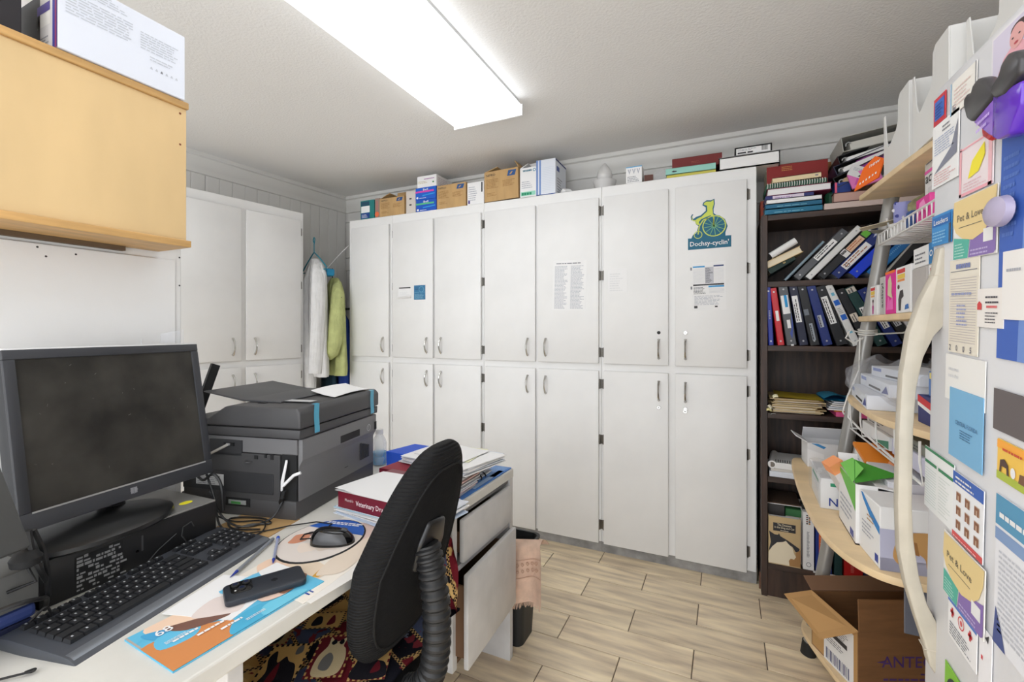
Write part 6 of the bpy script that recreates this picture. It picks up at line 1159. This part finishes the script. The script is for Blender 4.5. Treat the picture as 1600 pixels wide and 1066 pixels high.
# spiral calendar at the edge
t = thing('desk_calendar', 'blue desk calendar pad with a black spiral along the desk edge', 'calendar', (-.81,1.43,.7505))
b = B(); b.box((-.95,1.215,.7506), (-.772,1.635,.754), C(70,124,196)); b.quad((-.80,1.36,.754), (.02,0,0), (0,.22,0), C(160,190,226)); b.quad((-.95,1.50,.754), (.17,0,0), (0,.13,0), C(120,160,214)); b.done('pad', t)
b = B()
for k in range(6): y = 1.335+.03*k; b.tube([(-.822+.016*math.cos(a), y, .758+.013*math.sin(a)) for a in [i*.6 for i in range(11)]], .003, BLKM, n=6)
b.done('spiral', t, smooth=True)
sheet('navy_flyer', 'white-edged navy flyer at the desk edge in front of the spiral calendar', 'flyer', [(-.85,1.10),(-.77,1.10),(-.85,1.25)], .7545, PAPER, lambda b, p, u, v: b.quad(p+u*.08+v*.15, u*.6, v*.6, C(44,54,112)), th=.004)
# water bottle, blue bag
t = thing('water_bottle', 'clear plastic water bottle with a white cap behind the printer', 'bottle', (-1.285,1.455,.7508))
BO = FR((-1.285,1.455,.7508)); BOT = mat('bottle_pet', (236,240,244), .06, alpha=.3, spec=.9)
B(BO).lathe([(.026,0),(.030,.006),(.030,.03),(.028,.035),(.030,.04),(.030,.085),(.024,.105),(.0135,.122),(.0135,.128)], (0,0,0), BOT, n=24).done('body', t, smooth=True)
B(BO).lathe([(.0155,.126),(.0155,.141),(.0145,.144)], (0,0,0), PAPER, n=24).done('cap', t, smooth=True)
B(BO).lathe([(.0275,.004),(.0285,.03),(.0265,.036),(.0285,.042),(.0285,.052)], (0,0,0), mat('blue_water',(40,160,220),.08,alpha=.85), n=20).done('water', t, smooth=True)
flat('blue_folder', 'royal blue folder leaning behind the water bottle', 'folder', FR((-1.235,1.44,.7508), rz=-12, ry=-3), .15, .15, .062, C(28,84,206))

# ---------------------------------------------------------------- office chair
CH = (-.70,.935)
ch = thing('office_chair', 'black fabric office chair with a ribbed bellows post, pushed up to the desk', 'chair', (-.93,.93,0))
FAB = mat('black_chair_fabric', (19,19,20), .95, spec=.2, bump=(150,.5,(1,1,1)), noise=(60,.15))
RIB = mat('ribbed_black_fabric', (27,27,28), .85, spec=.25, bump=('wave',42,.004))
CB = FR((-.69,.897,.772), rz=1, ry=15)
def back(s, q, side):
    a = 6.2832*s; e = .62
    cy = math.copysign(abs(math.cos(a))**e, math.cos(a)); cz = math.copysign(abs(math.sin(a))**e, math.sin(a))
    k = math.sin(q*1.5708)**.55
    z = .262*cz*k; zt = max(0, z/.262); y = .172*cy*k*(1-.34*zt)*(1-.10*max(0, -z/.262))+.04*zt
    dome = .042*max(0, math.cos(q*1.5708))**.8
    bend = .35*y*y-.25*z*z*0
    return Vector((side*dome-bend*1.2, y, z))
b = B(CB); b.grid(lambda s, q: back(s, q*.5, 1), 48, 8, FAB, closed_u=True); b.done('back_shell', ch, smooth=True, ang=70)
b = B(CB); b.grid(lambda s, q: back(s, .5+.5*q, 1), 48, 8, RIB, closed_u=True); b.grid(lambda s, q: back(s, q, -1.1), 48, 12, RIB, closed_u=True); b.done('back_pad', ch, smooth=True, ang=100)
b = B(CB); b.tube([back(k/48, .5, 1)+Vector((.0012,0,0)) for k in range(49)], .0026, mat('seam_black',(10,10,10),.9), n=6); b.done('piping', ch, smooth=True)
b = B(CB); b.prism([(-.05,-.02),(.045,-.02),(.055,.03),(.04,.09),(-.03,.10),(-.05,.05)], 'x', .034, .051, mat('bracket_black',(30,30,31),.3), bev=.008); b.disc((.0515,-.012,.0), (0,.014,0), (0,0,.018), BLKG); b.done('back_bracket', ch, smooth=True, ang=50)
b = B(); path = [Vector(p) for p in ((-.634,.878,.80),(-.618,.878,.74),(-.606,.878,.66),(-.604,.878,.58),(-.615,.878,.51),(-.65,.885,.455),(-.70,.895,.425),(-.80,.91,.42))]
fine = []
for i in range(len(path)-1):
    for k in range(14): fine.append(path[i].lerp(path[i+1], k/14))
sm = fine[:]
for it in range(12): sm = [sm[0]]+[(sm[i-1]+sm[i]*2+sm[i+1])/4 for i in range(1, len(sm)-1)]+[sm[-1]]
b.tube(sm, [.0335 if (k//2) % 2 else .0285 for k in range(len(sm))], mat('bellows_rubber',(27,27,28),.5), n=14); b.done('bellows', ch, smooth=True, ang=30)
b = B(FR((-.94,.93,.445), rz=4)); b.grid(lambda s, q: Vector((.235*math.copysign(abs(math.cos(6.2832*s))**.5, math.cos(6.2832*s))*math.sin(3.1416*min(.999,q+.0005))**.35, .235*math.copysign(abs(math.sin(6.2832*s))**.5, math.sin(6.2832*s))*math.sin(3.1416*min(.999,q+.0005))**.35, -.035*math.cos(3.1416*q))), 40, 10, FAB, closed_u=True); b.done('seat', ch, smooth=True, ang=70)
b = B(); b.tube([(-.94,.93,.42),(-.94,.93,.10)], .028, BLK, n=14); b.box((-1.02,.86,.385), (-.74,1.0,.41), BLKM, bev=.005); b.done('gas_lift', ch, smooth=True)
for k in range(5):
    a = R(72*k+20); d = Vector((math.cos(a), math.sin(a), 0)); c0 = Vector((-.94,.93,0))
    b = B(); b.tube([c0+Z*.10, c0+d*.15+Z*.10, c0+d*.29+Z*.075], [.03,.026,.02], BLK, n=8); o = b.done('base_leg', ch, smooth=True)
    n_ = Vector((-d.y, d.x, 0)); b = B(); b.tube([c0+d*.29+Z*.026-n_*.022, c0+d*.29+Z*.026+n_*.022], .026, BLKM, n=14); b.tube([c0+d*.29+Z*.075, c0+d*.29+Z*.03], .007, BLKM, n=8); b.done('caster', o, smooth=True)
# tapestry throw on the seat
def tapestry():
    m = bpy.data.materials.new('cat_tapestry'); m.use_nodes = True; n = m.node_tree.nodes; l = m.node_tree.links; bs = n['Principled BSDF']; bs.inputs['Roughness'].default_value = .95; bs.inputs['Specular IOR Level'].default_value = .1
    tc = n.new('ShaderNodeTexCoord'); mp = n.new('ShaderNodeMapping'); mp.inputs['Rotation'].default_value = (0,0,R(24)); l.new(tc.outputs['Object'], mp.inputs[0])
    br = n.new('ShaderNodeTexBrick'); br.offset = .37; br.inputs['Scale'].default_value = 1; br.inputs['Brick Width'].default_value = .10; br.inputs['Row Height'].default_value = .085; br.inputs['Mortar Size'].default_value = .005; br.inputs['Mortar Smooth'].default_value = .1
    br.inputs['Color1'].default_value = (0,0,0,1); br.inputs['Color2'].default_value = (1,1,1,1); br.inputs['Mortar'].default_value = (.5,.5,.5,1); l.new(mp.outputs[0], br.inputs['Vector'])
    rp = n.new('ShaderNodeValToRGB'); rp.color_ramp.interpolation = 'CONSTANT'; e = rp.color_ramp.elements
    cols = [(0,(24,24,32)),(.12,(112,32,42)),(.3,(214,174,108)),(.58,(78,86,112)),(.7,(34,32,38)),(.8,(200,158,96))]
    e[0].position = 0; e[0].color = lin(cols[0][1]); e[1].position = cols[1][0]; e[1].color = lin(cols[1][1])
    for p_, c_ in cols[2:]: q = e.new(p_); q.color = lin(c_)
    l.new(br.outputs['Color'], rp.inputs[0])
    vo = n.new('ShaderNodeTexVoronoi'); vo.inputs['Scale'].default_value = 13; l.new(mp.outputs[0], vo.inputs['Vector'])
    ns = n.new('ShaderNodeTexNoise'); ns.inputs['Scale'].default_value = 24; ns.inputs['Detail'].default_value = 2; l.new(mp.outputs[0], ns.inputs['Vector'])
    def thr(sock, lo, hi):
        r_ = n.new('ShaderNodeMapRange'); r_.inputs[1].default_value = lo; r_.inputs[2].default_value = hi; l.new(sock, r_.inputs[0]); return r_.outputs[0]
    def mixc(fac, a, c):
        x = n.new('ShaderNodeMix'); x.data_type = 'RGBA'; l.new(fac, x.inputs[0])
        if isinstance(a, tuple): x.inputs[6].default_value = a
        else: l.new(a, x.inputs[6])
        if isinstance(c, tuple): x.inputs[7].default_value = c
        else: l.new(c, x.inputs[7])
        return x.outputs[2]
    ad = n.new('ShaderNodeMath'); ad.operation = 'ADD'; l.new(vo.outputs['Distance'], ad.inputs[0]); sc = n.new('ShaderNodeMath'); sc.operation = 'MULTIPLY'; sc.inputs[1].default_value = .9; l.new(ns.outputs[0], sc.inputs[0]); l.new(sc.outputs[0], ad.inputs[1])
    c1 = mixc(thr(ad.outputs[0], .80, .76), rp.outputs[0], lin((214,178,116)))     # pale animal shapes
    c2 = mixc(thr(ad.outputs[0], .56, .52), c1, lin((38,34,44)))
    c3 = mixc(thr(ns.outputs[0], .62, .64), c2, lin((120,44,52)))
    ch_ = n.new('ShaderNodeTexChecker'); ch_.inputs['Scale'].default_value = 170; ch_.inputs['Color1'].default_value = lin((26,22,26)); ch_.inputs['Color2'].default_value = lin((196,160,104)); l.new(mp.outputs[0], ch_.inputs['Vector'])
    c4 = mixc(br.outputs['Fac'], c3, ch_.outputs[0]); l.new(c4, bs.inputs['Base Color'])
    wv = n.new('ShaderNodeTexNoise'); wv.inputs['Scale'].default_value = 400; l.new(tc.outputs['Object'], wv.inputs['Vector']); bp = n.new('ShaderNodeBump'); bp.inputs['Strength'].default_value = .4; bp.inputs['Distance'].default_value = .002; l.new(wv.outputs[0], bp.inputs['Height']); l.new(bp.outputs[0], bs.inputs['Normal'])
    return m
TAP = tapestry()
def throwf(s, q):
    x = -1.19+.49*s; y = .655+.48*q
    dx, dy = abs(x+.94)-.242, abs(y-.93)-.242
    z = .490+.005*math.sin(9*s+5*q)+.005*math.sin(17*q)
    ov = max(dx, dy, 0); z -= min(.14, 2.2*ov*ov/.06+ov*.9) if ov > 0 else 0
    return Vector((x, y, z))
b = B(); b.grid(throwf, 40, 40, TAP); b.grid(lambda s, q: throwf(s, q)-Vector((0,0,.004)), 40, 40, TAP); b.done('tapestry_throw', label='woven tapestry throw with cat and dog patches draped over the chair seat', cat='throw', smooth=True)
b = B(); b.grid(lambda s, q: Vector((-.735+.035*s+.012*math.sin(6*q), 1.095+.02*math.sin(7*q+3*s)+.02*s, .48+.20*q+.015*math.sin(5*s)*q)), 7, 12, TAP); b.grid(lambda s, q: Vector((-.739+.035*s+.012*math.sin(6*q), 1.103+.02*math.sin(7*q+3*s)+.02*s, .48+.20*q+.015*math.sin(5*s)*q)), 7, 12, TAP)
b.done('gathered_corner', bpy.data.objects['tapestry_throw'], smooth=True)

# woven figures on the throw: a pale cat on a maroon patch, dark dogs on tan patches
def patch(name, cx, cy, w, h, rot, ground, shapes, border):
    M = FR((cx,cy,.5005), rz=rot); b = B(M); p = Vector((-w/2,-h/2,0)); u, v = Vector((w,0,0)), Vector((0,h,0))
    b.quad(p, u, v, ground, off=.0004)
    n = int(w/.006)
    for k in range(n):
        if k % 2:
            b.quad(p+u*(k/n), u/n, v*.05, border, off=.0008); b.quad(p+u*(k/n)+v*.95, u/n, v*.05, border, off=.0008); b.quad(p+v*(k/n), u*.05, v/n, border, off=.0008); b.quad(p+u*.95+v*(k/n), u*.05, v/n, border, off=.0008)
    for i, (pts, c) in enumerate(shapes): b.poly(p, u, v, rnd(pts), c, off=.0009+.0003*i)
    b.done(name, bpy.data.objects['tapestry_throw'])
WTAN, WMAR, WBLK, WCRM, WNAV = [mat('woven_'+n_, c_, .95, spec=.1, bump=(300,.5)) for n_, c_ in (('tan',(212,172,108)),('maroon',(112,34,44)),('black',(34,32,38)),('cream',(226,206,164)),('navy',(50,58,86)))]
patch('cat_patch', -.878, .823, .088, .15, 30, WMAR, [([(.2,.06),(.8,.06),(.92,.35),(.84,.62),(.74,.72),(.76,.92),(.6,.84),(.45,.84),(.3,.94),(.3,.72),(.14,.45)],WCRM), ([(.36,.80),(.44,.88),(.52,.80),(.44,.74)],WBLK), ([(.58,.80),(.66,.88),(.72,.80),(.66,.74)],WBLK), ([(.3,.2),(.55,.16),(.6,.4),(.45,.55),(.3,.42)],C(120,118,116,.95))], WTAN)
patch('lion_patch', -.955, .742, .095, .16, 30, WTAN, [([(.1,.05),(.9,.05),(.85,.5),(.62,.62),(.5,.72),(.35,.6),(.2,.85),(.08,.7),(.2,.4)],WBLK), ([(.3,.2),(.5,.25),(.4,.6)],WMAR), ([(.7,.75),(.85,.8),(.8,.95),(.68,.9)],C(110,108,106,.95))], WBLK)
patch('dog_patch', -.782, .862, .085, .15, 30, WTAN, [([(.05,.05),(.95,.05),(.9,.35),(.6,.45),(.42,.7),(.2,.75),(.1,.4)],WBLK), ([(.55,.15),(.8,.2),(.7,.4)],WMAR), ([(.6,.6),(.8,.62),(.75,.85),(.6,.8)],C(120,116,110,.95))], WMAR)
patch('bird_patch', -1.00, .915, .10, .07, 30, WTAN, [([(.2,.2),(.45,.25),(.4,.7),(.25,.7)],WBLK), ([(.6,.2),(.8,.3),(.7,.8)],WMAR)], WBLK)
patch('bear_patch', -.80, .965, .08, .07, 30, C(104,110,132,.95), [([(.15,.1),(.8,.05),(.9,.5),(.6,.9),(.3,.7)],WMAR)], WBLK)
patch('deer_patch', -1.075, .82, .09, .10, 30, C(150,126,84,.95), [([(.2,.1),(.7,.1),(.8,.5),(.6,.85),(.3,.7)],WBLK)], WMAR)

# ---------------------------------------------------------------- waste bin with a towel
t = thing('waste_bin', 'black plastic waste bin beside the end of the desk', 'bin', (-.81,1.76,0))
def rrect(hx, hy, r, n=5):
    o = []
    for sx, sy, a0 in ((1,-1,-90),(1,1,0),(-1,1,90),(-1,-1,180)): o += [(sx*(hx-r)+r*math.cos(R(a0+90*k/n)), sy*(hy-r)+r*math.sin(R(a0+90*k/n))) for k in range(n+1)]
    return o
b = B(FR((-.84,1.765,0))); rings = [(.082,.07,0),(.102,.09,.395),(.109,.097,.398),(.109,.097,.408),(.099,.087,.408),(.079,.067,.012)]
vs = [(x,y,z) for hx, hy, z in rings for x, y in rrect(hx, hy, .03)]; k = 24
b.faces(vs, [(i*k+j, i*k+(j+1) % k, (i+1)*k+(j+1) % k, (i+1)*k+j) for i in range(len(rings)-1) for j in range(k)]+[tuple(range(k))[::-1], tuple((len(rings)-1)*k+j for j in range(k))], mat('bin_black',(34,35,36),.5)); b.done('bucket', t, smooth=True)
TOW = mat('peach_towel', (218,186,164), .95, bump=(220,.7,(1,1,1),.003), noise=(30,.06))
tw = thing('hand_towel', 'peach hand towel with a curled border and fringe hung over the waste bin', 'towel', (-.74,1.69,.2))
def towel(s, q):
    x = -.835+.17*s+.006*math.sin(3*q); 
    fold = .014*math.sin(9*s+1.5*q)*min(1, q*2)
    if q < .18: return Vector((x+.02*(1-q/.18)*s, 1.69-.035*(1-(q/.18))*-1, .405+.03*math.sin(q/.18*1.57)+.03*s))
    z = .435+.03*s-(q-.18)*.285
    return Vector((x+.018*(q-.18)*s, 1.662-.012*math.sin(2*q)+fold, z))
b = B(); b.grid(towel, 30, 24, TOW); b.grid(lambda s, q: towel(s, q)+Vector((0,.004,-.001)), 30, 24, TOW); b.done('cloth', tw, smooth=True, ang=80)
b = B(); rg = random.Random(6)
for i in range(46):
    p = towel(i/45, 1); b.tube([p, p+Vector((rg.uniform(-.004,.004), rg.uniform(-.004,.004), -rg.uniform(.012,.022)))], .0014, TOW, n=4)
o = b.done('fringe', tw); o['kind'] = 'stuff'
b = B()
for r_ in range(2):
    for i in range(9):
        c0 = towel(.08+.1*i, .46+.09*r_)+Vector((0,-.005,0)); b.tube([c0+Vector((.007*math.cos(a)*(1-a/14), -.001, .008*math.sin(a)*(1-a/14))) for a in [j*.7 for j in range(13)]], .0015, mat('towel_scroll',(196,160,138),.9), n=4)
for q in (.40, .64): b.tube([towel(i/20, q)+Vector((0,-.004,0)) for i in range(21)], .0018, mat('towel_scroll'), n=4)
b.done('scroll_border', tw)

# ---------------------------------------------------------------- clothes in the corner between the cabinets
RY = lambda q: 2.45+.12*q
rod = B(); rod.tube([(-2.99,2.56,1.46),(-2.60,2.74,1.47)], .009, BLK, n=10); rod.done('coat_rail', label='black coat rail spanning the corner behind the lime jacket', cat='rail', smooth=True)
cable('white string tied from the board wall to the back cabinet', [(-2.86,2.60,1.75),(-2.74,2.68,1.92),(-2.625,2.76,2.06)], .003, PAPER)
def hanger(label, p, a, m, w=.2, h=.11):
    b = B(FR(p, rz=a)); b.tube([(-.012,0,.075),(-.014,0,.098),(0,0,.112),(.014,0,.10),(.012,0,.085),(0,0,.06),(0,0,.0)], .004, m, n=8)
    b.tube([(0,0,0),(w*.5,0,-h*.45),(w,0,-h),(w*.96,0,-h-.012),(-w*.96,0,-h-.012),(-w,0,-h),(-w*.5,0,-h*.45),(0,0,0)], .0045, m, n=8); return b.done('coat_hanger', label=label, cat='hanger', smooth=True)
hanger('teal plastic hanger carrying the white lab coat', (-2.80,2.46,1.885), -18, C(20,130,150,.3), w=.21, h=.13)
hanger('dark hanger inside the lime jacket', (-2.735,2.575,1.66), -22, BLKM, w=.17, h=.12)
def garment(name, label, c, a, prof, m, th, folds, seed, cat='coat', sleeve=None):
    """hanging cloth: prof = [(z, half width, depth)], folds ripple the width"""
    M = FR(c, rz=a); t = thing(name, label, cat, c); n = 44
    def fn(s, q):
        z = q*(len(prof)-1); i = min(int(z), len(prof)-2); f = z-i; f = f*f*(3-2*f)
        zz, hw, dp = [prof[i][k]*(1-f)+prof[i+1][k]*f for k in range(3)]
        an = 6.2832*s; x = hw*math.cos(an); r = 1+folds*(.5+q)*math.sin(9*an+seed)+.5*folds*math.sin(15*an+2*seed+3*q)
        return Vector((x*(1+.03*math.sin(7*q+seed)), dp*math.sin(an)*r, zz))
    b = B(M); b.grid(fn, n, 26, m, closed_u=True); b.done('body', t, smooth=True, ang=80)
    if sleeve:
        for sl in sleeve:
            b = B(M); k = len(sl); b.tube([Vector(p[:3]) for p in sl], [p[3] for p in sl], m, n=14, flat=.7); b.done('sleeve', t, smooth=True, ang=80)
    return t
COATW = mat('white_cotton', (226,225,224), .85, bump=(9,.8,(4,4,.5),.02), noise=(20,.03)); LIMEJ = mat('lime_cloth', (190,196,132), .85, bump=(9,.9,(3,3,1),.02), noise=(16,.08))
garment('lab_coat', 'white lab coat hanging at the end of the left white cabinet', (-2.775,2.45,0), -20, [(1.83,.03,.025),(1.79,.10,.035),(1.72,.155,.045),(1.5,.165,.05),(1.2,.175,.055),(.98,.18,.055),(.96,.178,.05)], COATW, .05, .2, 1, sleeve=[[(.05,-.01,1.80,.006),(.09,-.02,1.77,.032),(.125,-.03,1.70,.045),(.145,-.035,1.55,.05),(.15,-.04,1.35,.05),(.145,-.05,1.12,.048),(.14,-.055,.99,.046)],[(-.02,-.035,1.78,.006),(-.04,-.045,1.6,.05),(.0,-.055,1.3,.055),(.045,-.06,1.05,.05),(.05,-.06,.95,.048),(.05,-.06,.875,.044)]])
garment('lime_jacket', 'lime green jacket hanging behind the white lab coat', (-2.735,2.595,0), -22, [(1.70,.04,.025),(1.66,.10,.035),(1.58,.15,.045),(1.4,.165,.05),(1.2,.175,.05),(1.02,.19,.055),(.96,.185,.055)], LIMEJ, .05, .12, 2.2, sleeve=[[(.05,-.01,1.67,.006),(.10,-.02,1.63,.036),(.14,-.03,1.56,.048),(.165,-.05,1.4,.052),(.172,-.065,1.22,.054),(.16,-.085,1.14,.052),(.12,-.10,1.11,.044)]])
garment('blue_scrubs', 'royal blue scrubs hanging behind the lime jacket in the corner', (-2.765,2.70,0), -24, [(1.42,.05,.025),(1.38,.10,.04),(1.2,.115,.05),(.95,.12,.05),(.75,.12,.05)], mat('blue_scrub_cloth',(34,66,150),.85,bump=(60,.3)), .05, .13, 4, cat='scrubs')
garment('teal_scrubs', 'dark teal scrubs showing below the lime jacket', (-2.84,2.64,0), -24, [(1.5,.04,.02),(1.45,.1,.03),(1.2,.13,.03),(.95,.135,.035),(.75,.14,.035)], mat('teal_scrub_cloth',(34,64,82),.85,bump=(60,.3)), .05, .13, 6, cat='scrubs')
b = B(FR((-2.66,2.475,1.70), rz=-20)); b.box((-.05,-.03,0), (.03,.03,.055), C(20,128,170), bev=.012); b.done('turquoise_collar', label='turquoise cloth bunched at the shoulder of the white lab coat', cat='cloth', smooth=True)

b = B(FR((-1.462,.70,1.262), rz=84)); b.grid(lambda s, q: Vector((.10*s, .012*math.sin(5*s), .03*q*(.4+s))), 8, 4, CLEAR); b.done('clear_film', label='scrap of clear film standing behind the top corner of the monitor', cat='film', smooth=True)
